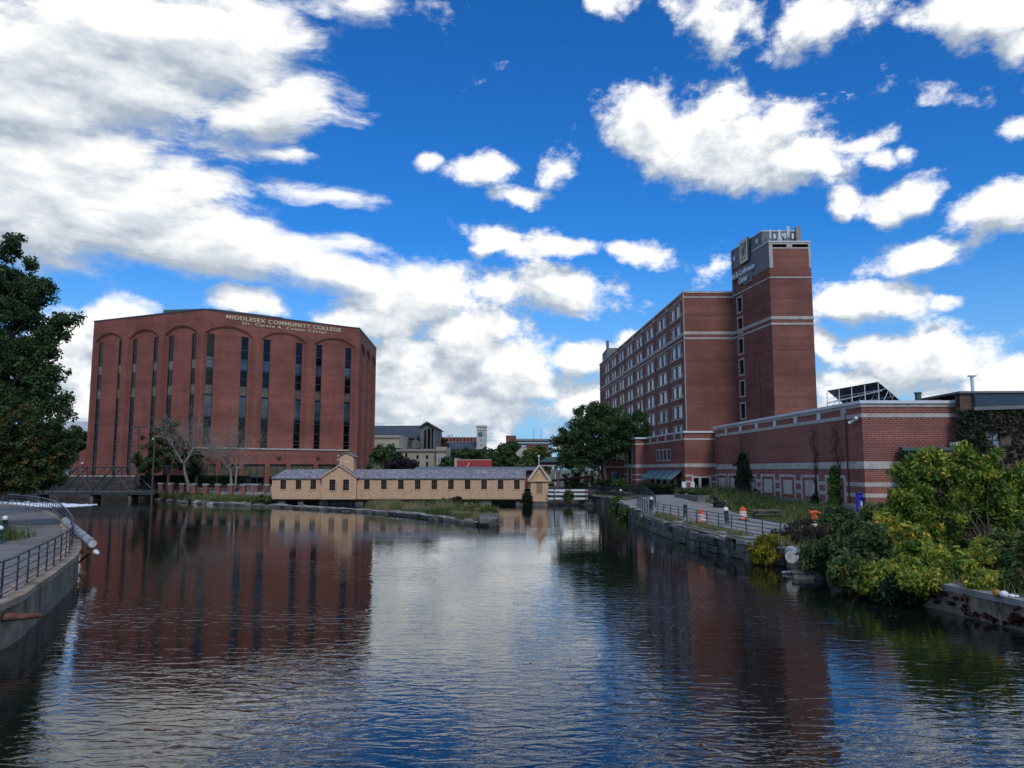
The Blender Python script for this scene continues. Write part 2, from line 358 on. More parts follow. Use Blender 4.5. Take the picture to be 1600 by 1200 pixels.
class MB:
    def __init__(s): s.v = []; s.f = []; s.mi = []; s.mats = []
    def m(s, mt):
        if mt not in s.mats: s.mats.append(mt)
        return s.mats.index(mt)
    def add(s, vs, fs, mt=None):
        o = len(s.v); s.v += [tuple(p) for p in vs]; i = s.m(mt) if mt else 0
        for f in fs: s.f.append(tuple(o + k for k in f)); s.mi.append(i)
        return s
    def box(s, x0, x1, y0, y1, z0, z1, F=WORLD, mt=None):
        vs = [F.at(x, y, z) for z in (z0, z1) for y in (y0, y1) for x in (x0, x1)]
        return s.add(vs, [(0, 1, 3, 2), (4, 6, 7, 5), (0, 4, 5, 1), (2, 3, 7, 6), (0, 2, 6, 4), (1, 5, 7, 3)], mt)
    def quad(s, a, b, c, d, mt=None): return s.add([a, b, c, d], [(0, 1, 2, 3)], mt)
    def prism(s, poly, z0, z1, mt=None):                     # vertical prism over an xy polygon
        n = len(poly); vs = [(p[0], p[1], z0) for p in poly] + [(p[0], p[1], z1) for p in poly]
        fs = [(i, (i + 1) % n, n + (i + 1) % n, n + i) for i in range(n)]
        tr = tessellate_polygon([[Vector((p[0], p[1], 0)) for p in poly]])
        fs += [tuple(n + k for k in t3) for t3 in tr] + [tuple(t3) for t3 in tr]
        return s.add(vs, fs, mt)
    def wallprism(s, F, poly, d0, d1, mt=None):              # (u,z) polygon given thickness along the wall normal
        n = len(poly); vs = [F.at(u, d0, z) for u, z in poly] + [F.at(u, d1, z) for u, z in poly]
        fs = [(i, (i + 1) % n, n + (i + 1) % n, n + i) for i in range(n)]
        tr = tessellate_polygon([[Vector((u, z, 0)) for u, z in poly]])
        fs += [tuple(n + k for k in t3) for t3 in tr] + [tuple(t3) for t3 in tr]
        return s.add(vs, fs, mt)
    def holed(s, F, outer, holes, d, depth, mt=None):        # wall face with openings and their reveals
        loops = [[Vector((u, z, 0)) for u, z in outer]] + [[Vector((u, z, 0)) for u, z in h] for h in holes]
        flat = [p for l in loops for p in l]
        vs = [F.at(p.x, d, p.y) for p in flat]; fs = [tuple(t3) for t3 in tessellate_polygon(loops)]
        s.add(vs, fs, mt)
        for h in holes:
            n = len(h); vs = [F.at(u, d, z) for u, z in h] + [F.at(u, d - depth, z) for u, z in h]
            s.add(vs, [(i, (i + 1) % n, n + (i + 1) % n, n + i) for i in range(n)], mt)
        return s
    def tube(s, pts, rad, n=8, mt=None, cap=True):
        pts = [Vector(p) for p in pts]; k = len(pts)
        if not hasattr(rad, '__len__'): rad = [rad] * k
        vs = []; up0 = Vector((0, 0, 1))
        for i, p in enumerate(pts):
            d = (pts[min(i + 1, k - 1)] - pts[max(i - 1, 0)])
            d = d.normalized() if d.length > 1e-9 else up0
            a = d.cross(up0)
            if a.length < .05: a = d.cross(Vector((1, 0, 0)))
            a.normalize(); b = d.cross(a)
            for j in range(n):
                t = 2 * math.pi * j / n; vs.append(p + (a * math.cos(t) + b * math.sin(t)) * rad[i])
        fs = [(i * n + j, i * n + (j + 1) % n, (i + 1) * n + (j + 1) % n, (i + 1) * n + j) for i in range(k - 1) for j in range(n)]
        if cap: fs += [tuple(range(n)), tuple((k - 1) * n + j for j in range(n))[::-1]]
        return s.add(vs, fs, mt)
    def lathe(s, prof, c=(0, 0, 0), n=16, mt=None):
        vs = [(c[0] + r * math.cos(2 * math.pi * j / n), c[1] + r * math.sin(2 * math.pi * j / n), c[2] + z) for r, z in prof for j in range(n)]
        k = len(prof)
        fs = [(i * n + j, i * n + (j + 1) % n, (i + 1) * n + (j + 1) % n, (i + 1) * n + j) for i in range(k - 1) for j in range(n)]
        fs += [tuple(range(n))[::-1], tuple((k - 1) * n + j for j in range(n))]
        return s.add(vs, fs, mt)
    def ball(s, c, r, n=8, mt=None, sq=1.0):
        pr = [(r * math.sin(math.pi * i / n) + 1e-4, -r * sq * math.cos(math.pi * i / n)) for i in range(n + 1)]
        return s.lathe(pr, c, n * 2, mt)
    def build(s, name, mt=None, parent=None, smooth=False, tris=None):
        me = bpy.data.meshes.new(name); off = wloc(parent) if parent is not None else Vector((0, 0, 0))
        vs = [(p[0] - off.x, p[1] - off.y, p[2] - off.z) for p in s.v]
        me.from_pydata(vs, [], s.f); me.update()
        ms = s.mats if s.mats else [mt]
        if mt is not None and s.mats and mt not in s.mats: ms = s.mats
        for q in ms: me.materials.append(q)
        if len(ms) > 1: me.polygons.foreach_set('material_index', s.mi)
        uvs = me.uv_layers.new(name='UVMap')
        N = len(me.loops); co = np.empty(len(me.vertices) * 3, 'f'); me.vertices.foreach_get('co', co); co = co.reshape(-1, 3)
        li = np.empty(N, 'i'); me.loops.foreach_get('vertex_index', li)
        pn = np.empty(len(me.polygons) * 3, 'f'); me.polygons.foreach_get('normal', pn); pn = pn.reshape(-1, 3)
        lt = np.empty(len(me.polygons), 'i'); me.polygons.foreach_get('loop_total', lt)
        ln = np.repeat(pn, lt, axis=0); p = co[li] + np.array([off.x, off.y, off.z], 'f')
        tx, ty = -ln[:, 1], ln[:, 0]; h = np.hypot(tx, ty) + 1e-9
        sg = np.where(np.abs(tx) > np.abs(ty), np.sign(tx), np.sign(ty)); tx = tx / h * sg; ty = ty / h * sg
        flat = np.abs(ln[:, 2]) > .8
        u = np.where(flat, p[:, 0], p[:, 0] * tx + p[:, 1] * ty)
        sl = np.sqrt(np.clip(1 - ln[:, 2] ** 2, .05, 1))
        w = np.where(flat, p[:, 1], p[:, 2] / sl)
        uv = np.stack([u, w], 1).astype('f').ravel(); uvs.data.foreach_set('uv', uv)
        if smooth: me.polygons.foreach_set('use_smooth', [True] * len(me.polygons))
        o = bpy.data.objects.new(name, me); C.objects.link(o)
        if parent is not None: o.parent = parent
        return o
def text(name, s, F, u, d, z, size, mt, parent, extrude=.04, track=1.0, xs=1.0, offset=0.0, align='LEFT'):
    cu = bpy.data.curves.new(name, 'FONT'); cu.body = s; cu.size = size; cu.extrude = extrude; cu.space_character = track; cu.offset = offset; cu.align_x = align
    tmp = bpy.data.objects.new(name + '_t', cu); C.objects.link(tmp)
    dg = bpy.context.evaluated_depsgraph_get(); me = bpy.data.meshes.new_from_object(tmp.evaluated_get(dg)); me.name = name
    bpy.data.objects.remove(tmp, do_unlink=True)
    off = wloc(parent)
    co = [v.co.copy() for v in me.vertices]
    for v, c in zip(me.vertices, co):
        p = F.at(u + c.x * xs, d + c.z, z + c.y) - off; v.co = p
    me.materials.clear(); me.materials.append(mt); me.update()
    o = bpy.data.objects.new(name, me); C.objects.link(o); o.parent = parent
    return o

# ---------------------------------------------------------------- foliage helpers
def leaves(name, clumps, per, size, mt, parent=None, seed=0, flat=.5, droop=0.0, jit=.22, aspect=1.6, tint=None, shell=.45, area=True):
    rg = np.random.default_rng(seed); cl = np.array(clumps, 'f')        # x y z r [tint]
    n = len(cl); wr = (cl[:, 3] / cl[:, 3].mean()) ** 2 if area else np.ones(n)
    cnt = np.maximum(3, (per * wr)).astype(int); idx = np.repeat(np.arange(n), cnt); N = len(idx)
    d = rg.normal(size=(N, 3)); d /= np.linalg.norm(d, axis=1)[:, None]
    r = (shell + (1 - shell) * rg.random(N)) ** .6
    p = cl[idx, :3] + d * (cl[idx, 3] * r)[:, None] * np.array([1, 1, .8])
    p[:, 2] -= droop * rg.random(N)
    nn = rg.normal(size=(N, 3)) * (1 - flat) + np.array([0, 0, 1]) * flat + d * .35
    nn /= np.linalg.norm(nn, axis=1)[:, None]
    a = np.cross(nn, rg.normal(size=(N, 3))); a /= np.linalg.norm(a, axis=1)[:, None]; b = np.cross(nn, a)
    s = size * (.6 + .8 * rg.random(N))[:, None]
    A = a * s * aspect * .5; B = b * s * .5
    v = np.empty((N, 4, 3), 'f'); v[:, 0] = p - A; v[:, 1] = p + B; v[:, 2] = p + A; v[:, 3] = p - B
    v[:, 1] += nn * s * .12; v[:, 3] += nn * s * .12
    off = wloc(parent) if parent is not None else Vector((0, 0, 0))
    v -= np.array([off.x, off.y, off.z], 'f')
    me = bpy.data.meshes.new(name); me.vertices.add(N * 4); me.vertices.foreach_set('co', v.ravel())
    me.loops.add(N * 4); me.loops.foreach_set('vertex_index', np.arange(N * 4, dtype='i'))
    me.polygons.add(N); me.polygons.foreach_set('loop_start', np.arange(0, N * 4, 4, dtype='i')); me.polygons.foreach_set('loop_total', np.full(N, 4, 'i'))
    me.update(calc_edges=True)
    ct = cl[:, 4] if cl.shape[1] > 4 else .5 + .22 * rg.normal(size=n)
    tv = np.clip(ct[idx] + jit * rg.normal(size=N), 0, 1).astype('f')
    at = me.attributes.new('tint', 'FLOAT', 'FACE'); at.data.foreach_set('value', tv)
    me.materials.append(mt)
    o = bpy.data.objects.new(name, me); C.objects.link(o)
    if parent is not None: o.parent = parent
    return o
def lobe_clumps(lobes, n, r, rg, gap=.0, surf=.6):
    # lobes: (centre, radii); clumps sit mostly near the surface of each lobe
    vol = [l[1][0] * l[1][2] for l in lobes]; tot = sum(vol); out = []
    for (c, rr), w in zip(lobes, vol):
        for _ in range(max(3, int(n * w / tot))):
            d = Vector((rg.gauss(0, 1), rg.gauss(0, 1), rg.gauss(0, 1))).normalized(); q = surf + (1 - surf) * rg.random() if rg.random() < .75 else rg.random() * surf
            if gap and rg.random() < gap: continue
            out.append((c[0] + d.x * rr[0] * q, c[1] + d.y * rr[1] * q, c[2] + d.z * rr[2] * q, r * rg.uniform(.6, 1.35)))
    return out
def limbs(mb, base, tips, r0, rg, n=6, split=.45, wob=.06):
    for tp in tips:
        b = Vector(base); t = Vector(tp); L = (t - b).length; pts = []; rad = []
        k = 6
        for i in range(k + 1):
            f = i / k; p = b.lerp(t, f); p.z += math.sin(f * math.pi) * L * .06
            p += Vector((rg.gauss(0, 1), rg.gauss(0, 1), rg.gauss(0, .6))) * L * wob * (0 if i in (0,) else .5)
            pts.append(p); rad.append(max(.012, r0 * (1 - f) ** 1.2 * .8 + .015))
        mb.tube(pts, rad, n, cap=False)
def tree(name, base, lobes, label, cat='tree', trunk_r=.3, n=160, clump=.8, per=60, leaf=.22, mt=None, bark=None, seed=1, fork=.35, nl=14, group=None, flat=.35, droop=0, surf=.6, gap=0, jit=.22, tints=None, shell=.08, trunks=1, aspect=1.6):
    rg = random.Random(seed); o = thing(name, base, label, cat, group)
    cl = lobe_clumps(lobes, n, clump, rg, gap, surf)
    if tints is not None: cl = [c + (min(1, max(0, rg.gauss(tints[0], tints[1]))),) for c in cl]
    top = max(c[2] for c in cl); zf = base[2] + (top - base[2]) * fork
    mb = MB()
    for k in range(trunks):
        off = Vector((rg.gauss(0, 1), rg.gauss(0, 1), 0)) * (trunk_r * 1.6 * (trunks > 1))
        lean = Vector((rg.gauss(0, .3), rg.gauss(0, .3), 0)) * (1 if trunks == 1 else 3)
        fk = Vector(base) + lean + off; fk.z = zf
        b0 = Vector(base) + off
        mb.tube([b0 + Vector((0, 0, -.3)), b0 + Vector((0, 0, .15)), b0.lerp(fk, .5), fk], [trunk_r * 1.35, trunk_r * 1.1, trunk_r * .9, trunk_r * .75], 10, cap=False)
        tips = rg.sample(cl, min(max(3, nl // trunks), len(cl)))
        limbs(mb, fk, [t[:3] for t in tips], trunk_r * .6, rg)
    mb.build('trunk', bark or M['bark'], o, smooth=True)
    leaves('crown', cl, per, leaf, mt, o, seed, flat, droop, jit=jit, shell=shell, aspect=aspect)
    return o
def bare_tree(name, base, H, spread, label, seed, mt, r0=.2, levels=6, fork=.28, upw=.5, nk=3, group=None, trunks=1, tw=.02):
    rg = random.Random(seed); o = thing(name, base, label, 'tree', group); mt_ = mt
    tr = MB(); br = MB()
    def rec(p, d, L, r, lv, mb):
        pts = [p]; rad = [r]; q = p.copy(); dd = d.copy()
        for i in range(3):
            dd = (dd + Vector((rg.gauss(0, .12), rg.gauss(0, .12), rg.gauss(0, .08) + .05 * upw))).normalized()
            q = q + dd * L / 3; pts.append(q.copy()); rad.append(max(tw * .6, r * (1 - .28 * (i + 1) / 3 * 1.4)))
        mb.tube(pts, rad, 6 if lv < 2 else (4 if lv < 4 else 3), cap=False)
        if lv >= levels: return
        for k in range(nk + (1 if lv == 0 else 0)):
            ax = Vector((rg.gauss(0, 1), rg.gauss(0, 1), rg.gauss(0, 1))).cross(dd).normalized()
            ang = rg.uniform(.35, .85) * spread
            nd = (dd * math.cos(ang) + ax * math.sin(ang)); nd.z += .12 * upw; nd.normalize()
            sp = pts[rg.choice((1, 2, 3, 3))] if lv else pts[3]
            rec(sp, nd, L * rg.uniform(.62, .86), max(tw * .7, rad[-1] * rg.uniform(.5, .72)), lv + 1, br)
    for k in range(trunks):
        d = Vector((rg.gauss(0, .06) + (.25 * (k - (trunks - 1) / 2)), rg.gauss(0, .06), 1)).normalized()
        rec(Vector(base) + Vector((.25 * k, 0, -.1)), d, H * fork, r0, 0, tr)
    tr.build('trunk', mt_, o, smooth=True); br.build('branches', mt_, o, smooth=True)
    return o
def grass(name, pts, h, w, mt, seed, label, lean=.35):
    # pts: list of (x,y,z,height factor,tint)
    rg = np.random.default_rng(seed); p = np.array(pts, 'f'); N = len(p)
    a = rg.random(N) * 2 * np.pi; H = h * p[:, 3] * (.6 + .8 * rg.random(N)); l = lean * H * rg.random(N); b = rg.random(N) * 2 * np.pi
    v = np.empty((N, 3, 3), 'f'); dx = np.cos(a) * w / 2; dy = np.sin(a) * w / 2
    v[:, 0] = p[:, :3] + np.stack([dx, dy, 0 * dx], 1); v[:, 1] = p[:, :3] - np.stack([dx, dy, 0 * dx], 1)
    v[:, 2] = p[:, :3] + np.stack([np.cos(b) * l, np.sin(b) * l, H], 1)
    me = bpy.data.meshes.new(name); me.vertices.add(N * 3); me.vertices.foreach_set('co', v.ravel()); me.loops.add(N * 3)
    me.loops.foreach_set('vertex_index', np.arange(N * 3, dtype='i')); me.polygons.add(N)
    me.polygons.foreach_set('loop_start', np.arange(0, N * 3, 3, dtype='i')); me.polygons.foreach_set('loop_total', np.full(N, 3, 'i')); me.update(calc_edges=True)
    at = me.attributes.new('tint', 'FLOAT', 'FACE'); at.data.foreach_set('value', np.clip(p[:, 4] + .15 * rg.normal(size=N), 0, 1).astype('f'))
    me.materials.append(mt); o = bpy.data.objects.new(name, me); C.objects.link(o)
    return tag(o, label, 'grass', kind='stuff')
G_DARK = leaf_mat('dark green leaf', [(0, (0.026, 0.053, 0.022)), (.5, (0.061, 0.114, 0.040)), (1, (0.120, 0.186, 0.065))])
G_MID = leaf_mat('mid green leaf', [(0, (0.040, 0.076, 0.024)), (.5, (0.084, 0.150, 0.040)), (.85, (0.170, 0.230, 0.060)), (1, (0.280, 0.170, 0.060))])
G_AUT = leaf_mat('turning green leaf', [(0, (0.027, 0.053, 0.018)), (.5, (0.056, 0.098, 0.030)), (.85, (0.106, 0.125, 0.037)), (1, (0.225, 0.112, 0.037))])
G_YEL = leaf_mat('yellow green leaf', [(0, (0.068, 0.119, 0.020)), (.4, (0.169, 0.254, 0.037)), (.75, (0.321, 0.371, 0.051)), (1, (0.709, 0.473, 0.068))], trans=.3)
G_LIME = leaf_mat('yellow leaf', [(0, (.12, .13, .015)), (.5, (.27, .25, .02)), (1, (.42, .34, .04))], trans=.3)
G_SHRUB = leaf_mat('cool green leaf', [(0, (0.030, 0.062, 0.022)), (.5, (0.062, 0.119, 0.037)), (.85, (0.119, 0.175, 0.053)), (1, (0.213, 0.213, 0.075))])
G_HEDGE = leaf_mat('hedge leaf', [(0, (0.011, 0.025, 0.011)), (.5, (0.022, 0.050, 0.020)), (1, (0.042, 0.077, 0.028))])
G_GRASS = leaf_mat('grass blade', [(0, (0.050, 0.094, 0.025)), (.35, (0.125, 0.175, 0.044)), (.65, (0.275, 0.237, 0.112)), (1, (0.425, 0.338, 0.213))])
G_IVY = leaf_mat('ivy leaf', [(0, (0.017, 0.036, 0.020)), (.4, (0.035, 0.063, 0.028)), (.7, (0.070, 0.070, 0.042)), (1, (0.126, 0.063, 0.049))])
G_RED = leaf_mat('red creeper leaf', [(0, (.03, .018, .014)), (.5, (.06, .022, .016)), (1, (.10, .04, .022))])
G_PURPLE = leaf_mat('dull purple leaf', [(0, (.02, .016, .022)), (.6, (.045, .035, .045)), (1, (.09, .075, .085))])

# ---------------------------------------------------------------- the setting: basin, ground, water
LEFT = [(-13,-40),(-13.3,5),(-13.9,15),(-15.1,23.3),(-16.4,27),(-18.2,31.5),(-20.4,36.6),(-23.6,42.6),(-27.6,49.3),(-33,58),(-39.5,68),(-47.5,78.7),(-55,86.5),(-64,94),(-80,104),(-100,116),(-125,126)]
FAR = [(-125,150),(-100,150),(-84.5,144),(-69,143),(-66,141),(-58,134),(-52,127.5),(-46.5,121.5),(-41,119.8),(-36.6,119.5),(-36.4,124),(5.6,124),(9,119.5),(12.4,117),(14.2,111)]
RIGHT = [(14.2,103),(13.6,98),(12.7,85),(12.2,75),(12.1,64.5),(12.6,55),(13.3,48),(13.9,45),(15.1,43.2),(15.2,38),(15.5,34),(15.9,31.5),(16.3,30),(16.9,26.3),(17.6,22),(18.6,15),(20,5),(21,-40)]
BASIN = LEFT + FAR + RIGHT
def sstep(a, b, x):
    t = min(1, max(0, (x - a) / (b - a))); return t * t * (3 - 2 * t)
def gz(x, y):                             # height of the ground
    if x > 5 and y < 112:
        return .95 + .2 * sstep(40, 47, y) + 1.0 * sstep(66, 96, y) * sstep(12.5, 19, x)
    if x < -10 and y < 100: return 1.30
    h = 1.35 + 1.0 * sstep(122, 134, y)
    if x > 5: h = 1.15 + 1.2 * sstep(114, 124, y)
    if y > 160: h += min(1.5, (y - 160) * .006)
    return h
def inside(p, poly):
    x, y = p; r = False; n = len(poly); j = n - 1
    for i in range(n):
        a, b = poly[i], poly[j]
        if (a[1] > y) != (b[1] > y) and x < (b[0] - a[0]) * (y - a[1]) / (b[1] - a[1]) + a[0]: r = not r
        j = i
    return r
def build_ground():
    pts = [Vector(p) for p in BASIN]; nb = len(pts)
    edges = [(i, (i + 1) % nb) for i in range(nb)]
    for x in list(range(-130, 131, 6)):
        for y in list(range(-60, 200, 6)):
            pts.append(Vector((x + .13, y + .17)))
    for x in (-4000, -1200, -500, -250, 250, 500, 1200, 4000):
        for y in (-1500, -400, -120, 0, 100, 200, 300, 450, 700, 1200, 2500, 6000): pts.append(Vector((x, y + .3)))
    for x in (-130, -60, 0, 60, 130):
        for y in (230, 300, 450, 700, 1200, 2500, 6000, -120, -400, -1500): pts.append(Vector((x, y + .3)))
    v, e, f, *_ = delaunay_2d_cdt(pts, edges, [], 0, 1e-4)
    me = bpy.data.meshes.new('ground'); vs = [(p.x, p.y, gz(p.x, p.y)) for p in v]; fs = []
    for t in f:
        c = sum((v[i] for i in t), Vector((0, 0))) / len(t)
        if not inside((c.x, c.y), BASIN): fs.append(tuple(t))
    me.from_pydata(vs, [], fs); me.update()
    m, t, b = material('worn ground'); tc = t.add('ShaderNodeTexCoord'); v_ = tc.outputs['Object']
    n = t.noise(v_, .25, 6, .65); n2 = t.noise(v_, 2.2, 5, .65)
    c = t.mix(t.rng(n, .42, .58), (.085, .09, .045, 1), (.17, .155, .12, 1)); c = t.mix(t.math('MULTIPLY', t.rng(n2, .4, .7), .6), c, (.06, .065, .035, 1))
    t.put(b.inputs['Base Color'], c); b.inputs['Roughness'].default_value = .95
    me.materials.append(m); o = bpy.data.objects.new('ground', me); C.objects.link(o); o['kind'] = 'structure'
build_ground()

def water_mat():
    m, t, b = material('canal water')
    geo = t.add('ShaderNodeNewGeometry'); pos = geo.outputs['Position']
    b.inputs['Base Color'].default_value = (.006, .008, .007, 1); b.inputs['Roughness'].default_value = .02; b.inputs['IOR'].default_value = 1.55
    sep = t.add('ShaderNodeSeparateXYZ'); t.put(sep.inputs[0], pos)
    # ripples run across the canal; calm towards the far gatehouse, with drifting patches of calmer water
    patch = t.noise(t.mapping(pos, scl=(.05, .09, 1)), 1.0, 3, .5)
    patch = t.rng(patch, .38, .62, .40, 1.2)
    near = t.rng(sep.outputs[1], 12, 52, 1.0, .30, True)
    w1 = t.noise(t.mapping(pos, rot=(0, 0, R(8)), scl=(.75, 2.0, 1)), 1.6, 2, .45, .8, dim='2D')
    w2 = t.noise(t.mapping(pos, rot=(0, 0, R(-12)), scl=(.8, 2.0, 1)), 5.2, 2, .5, .4, dim='2D')
    w3 = t.noise(t.mapping(pos, scl=(1, 1.6, 1)), 13.0, 2, .5, dim='2D')
    h = t.math('ADD', t.math('MULTIPLY', w1, WAVE[0]), t.math('MULTIPLY', w2, WAVE[1])); h = t.math('ADD', h, t.math('MULTIPLY', w3, WAVE[2]))
    h = t.math('MULTIPLY', h, t.math('MULTIPLY', patch, near))
    bp = t.add('ShaderNodeBump'); bp.inputs['Strength'].default_value = 1.0; bp.inputs['Distance'].default_value = 1.0
    t.put(bp.inputs['Height'], h); t.put(b.inputs['Normal'], bp.outputs[0])
    return m
WAVE = (.0185, .0026, .0003)
me = bpy.data.meshes.new('water'); me.from_pydata([(-140, -60, 0), (40, -60, 0), (40, 170, 0), (-140, 170, 0)], [], [(0, 1, 2, 3)]); me.materials.append(water_mat())
o = bpy.data.objects.new('water', me); C.objects.link(o); o['kind'] = 'structure'

def offset_poly(pts, d):                   # shifted copy of an open polyline, to its left for d > 0
    out = []
    for i, p in enumerate(pts):
        a = Vector(pts[max(0, i - 1)]); b = Vector(pts[min(len(pts) - 1, i + 1)]); t = (b - a).normalized(); out.append((p[0] - t.y * d, p[1] + t.x * d))
    return out
def ribbon(mb, A, B, z, mt=None, zb=None):
    for i in range(len(A) - 1):
        zz = z if not callable(z) else None
        q = [A[i], A[i + 1], B[i + 1], B[i]]
        mb.add([(p[0], p[1], z if zz is not None else z(p[0], p[1])) for p in q], [(0, 1, 2, 3)], mt)
def wall_strip(mb, A, z0, z1, mt=None):
    for i in range(len(A) - 1):
        mb.add([(A[i][0], A[i][1], z0), (A[i + 1][0], A[i + 1][1], z0), (A[i + 1][0], A[i + 1][1], z1), (A[i][0], A[i][1], z1)], [(0, 1, 2, 3)], mt)
def smooth_line(pts, n=4):
    out = []
    for i in range(len(pts) - 1):
        p0 = Vector(pts[max(0, i - 1)]); p1 = Vector(pts[i]); p2 = Vector(pts[i + 1]); p3 = Vector(pts[min(len(pts) - 1, i + 2)])
        for k in range(n):
            t = k / n; out.append(tuple(.5 * ((2 * p1) + (p2 - p0) * t + (2 * p0 - 5 * p1 + 4 * p2 - p3) * t * t + (3 * p1 - p0 - 3 * p2 + p3) * t ** 3)))
    out.append(tuple(pts[-1])); return out

# left bank: curved walkway on a concrete canal wall
LQ = smooth_line(LEFT[1:-1], 4); LQo = offset_poly(LQ, -.05); LQi = offset_poly(LQ, .62); LQw = offset_poly(LQ, 6.5)
lw = thing('canal_wall', (-15.1, 23.3, 0), 'curved stained concrete canal wall under the left walkway', 'wall')
mb = MB(); wall_strip(mb, LQo, -1, 1.36); mb.build('wall_face', M['concrete_wall'], lw)
mb = MB(); ribbon(mb, LQo, LQi, 1.40); wall_strip(mb, offset_poly(LQ, -.12), 1.2, 1.40); wall_strip(mb, LQi, 1.2, 1.40); ribbon(mb, offset_poly(LQ, -.12), LQo, 1.395); mb.build('coping', M['coping'], lw)
mb = MB(); ribbon(mb, LQi, LQw, 1.335); p = mb.build('walkway', M['walk']); p['kind'] = 'structure'

def railing(name, line, z, label, h=1.08, step=1.9, rails=5, mt=None, post_r=.028, rail_r=.02, top_r=.045, rings=False, zf=None, plan=None):
    o = thing(name, (line[0][0], line[0][1], z), label, 'railing')
    zz = (lambda p: z) if zf is None else zf
    # resample
    L = [0]
    for i in range(1, len(line)): L.append(L[-1] + math.dist(line[i - 1], line[i]))
    def at(s):
        for i in range(1, len(line)):
            if L[i] >= s or i == len(line) - 1:
                f = (s - L[i - 1]) / max(1e-6, L[i] - L[i - 1]); return (line[i - 1][0] + (line[i][0] - line[i - 1][0]) * f, line[i - 1][1] + (line[i][1] - line[i - 1][1]) * f)
    n = max(1, round(L[-1] / step)); pts = [at(L[-1] * i / n) for i in range(n + 1)]
    fine = [at(L[-1] * i / (n * 3)) for i in range(n * 3 + 1)]
    for k in range(rails):
        hh = h - k * (h - .12) / max(1, rails - 1) if rails > 1 else h
        mb = MB(); mb.tube([(p[0], p[1], zz(p) + hh) for p in fine], top_r if k == 0 else rail_r, 8); mb.build('top_rail' if k == 0 else 'rail', mt, o, smooth=True)
    for i, p in enumerate(pts):
        mb = MB(); q = zz(p); mb.tube([(p[0], p[1], q - .05), (p[0], p[1], q + h)], post_r, 6); mb.lathe([(post_r * 2.2, 0), (post_r * 2.2, .03)], (p[0], p[1], q - .01), 8)
        if rings:
            a = Vector(pts[max(0, i - 1)]); b = Vector(pts[min(len(pts) - 1, i + 1)]); t = (b - a).normalized()
            for k in range(1, rails):
                hh = h - k * (h - .12) / (rails - 1) + .0
                arc = [(p[0] - t.x * (.13 * math.sin(s)), p[1] - t.y * (.13 * math.sin(s)), q + hh - .10 + .10 * math.cos(s)) for s in [math.pi * j / 6 for j in range(7)]]
                mb.tube(arc, .013, 5, cap=False)
        mb.build('post', mt, o)
    return o
railing('curved_railing', offset_poly(LQ, .30)[:52], 1.40, 'worn blue black pipe railing curving along the left walkway', h=1.12, step=1.75, rails=5, mt=M['rail_worn'], rings=True)

# right bank: canal wall of granite blocks, then a concrete wall nearer
def block_wall(name, line, z1, label, seed, h=.42, th=.55, mt=None, top=None, ztop=None):
    rg = random.Random(seed); o = thing(name, (line[0][0], line[0][1], 0), label, 'wall'); L = [0]
    for i in range(1, len(line)): L.append(L[-1] + math.dist(line[i - 1], line[i]))
    def at(s):
        for i in range(1, len(line)):
            if L[i] >= s or i == len(line) - 1:
                f = (s - L[i - 1]) / max(1e-6, L[i] - L[i - 1]); return Vector((line[i - 1][0] + (line[i][0] - line[i - 1][0]) * f, line[i - 1][1] + (line[i][1] - line[i - 1][1]) * f))
    mb = MB(); cp = MB(); z = -.4; rows = []
    while z < z1 - .05: hh = min(h * rg.uniform(.75, 1.15), z1 - z); rows.append((z, z + hh)); z += hh
    for k, (a, b) in enumerate(rows):
        s = rg.uniform(0, .5); last = k == len(rows) - 1
        while s < L[-1] - .3:
            w = rg.uniform(.8, 2.0); e = min(L[-1], s + w); p, q = at(s + .015), at(e - .015); F = Frame(p, q)
            j = rg.uniform(-.16, .14) + (rows[-1][1] - b) * .12; bt = b - (rg.uniform(0, .16) if last else .02)
            if last and rg.random() < .06: s = e; continue
            tg = cp if last and top else mb; k0 = len(tg.v)
            tg.box(0, F.L, -th, j, a, bt, F, None if last and top else (mt if mt is not M['stoneblock'] else rg.choice((mt, mt, M['stoneblock_dark'], M['stoneblock_mossy']))))
            for vi in range(k0, len(tg.v)): v_ = tg.v[vi]; tg.v[vi] = (v_[0] + rg.uniform(-.035, .035), v_[1] + rg.uniform(-.035, .035), v_[2] + rg.uniform(-.03, .03))
            s = e
    mb.build('stone_courses', mt, o)
    if top and cp.v: cp.build('top_course', top, o)
    bev = [c for c in o.children]
    for c in bev:
        md = c.modifiers.new('b', 'BEVEL'); md.width = .035; md.segments = 2; md.limit_method = 'ANGLE'
    return o
RQ = RIGHT[::-1]                            # from behind the viewer to the far end
block_wall('canal_wall', RIGHT[1:9], 1.17, 'rough granite block canal wall with uneven top below the right path', 5, mt=M['stoneblock'], top=M['stonetop'])
rw = thing('canal_wall', (15.9, 27.5, 0), 'grey concrete canal wall below the bushes at the lower right', 'wall')
A = RIGHT[8:]; mb = MB(); wall_strip(mb, A, -1, .82); mb.build('wall_face', M['concrete_wall'], rw)
mb = MB(); Ai, Ao = offset_poly(A, .45), offset_poly(A, -.06); ribbon(mb, Ai, Ao, 1.0); wall_strip(mb, Ao, .78, 1.0); wall_strip(mb, Ai, .78, 1.0); mb.build('coping', M['concrete'], rw)
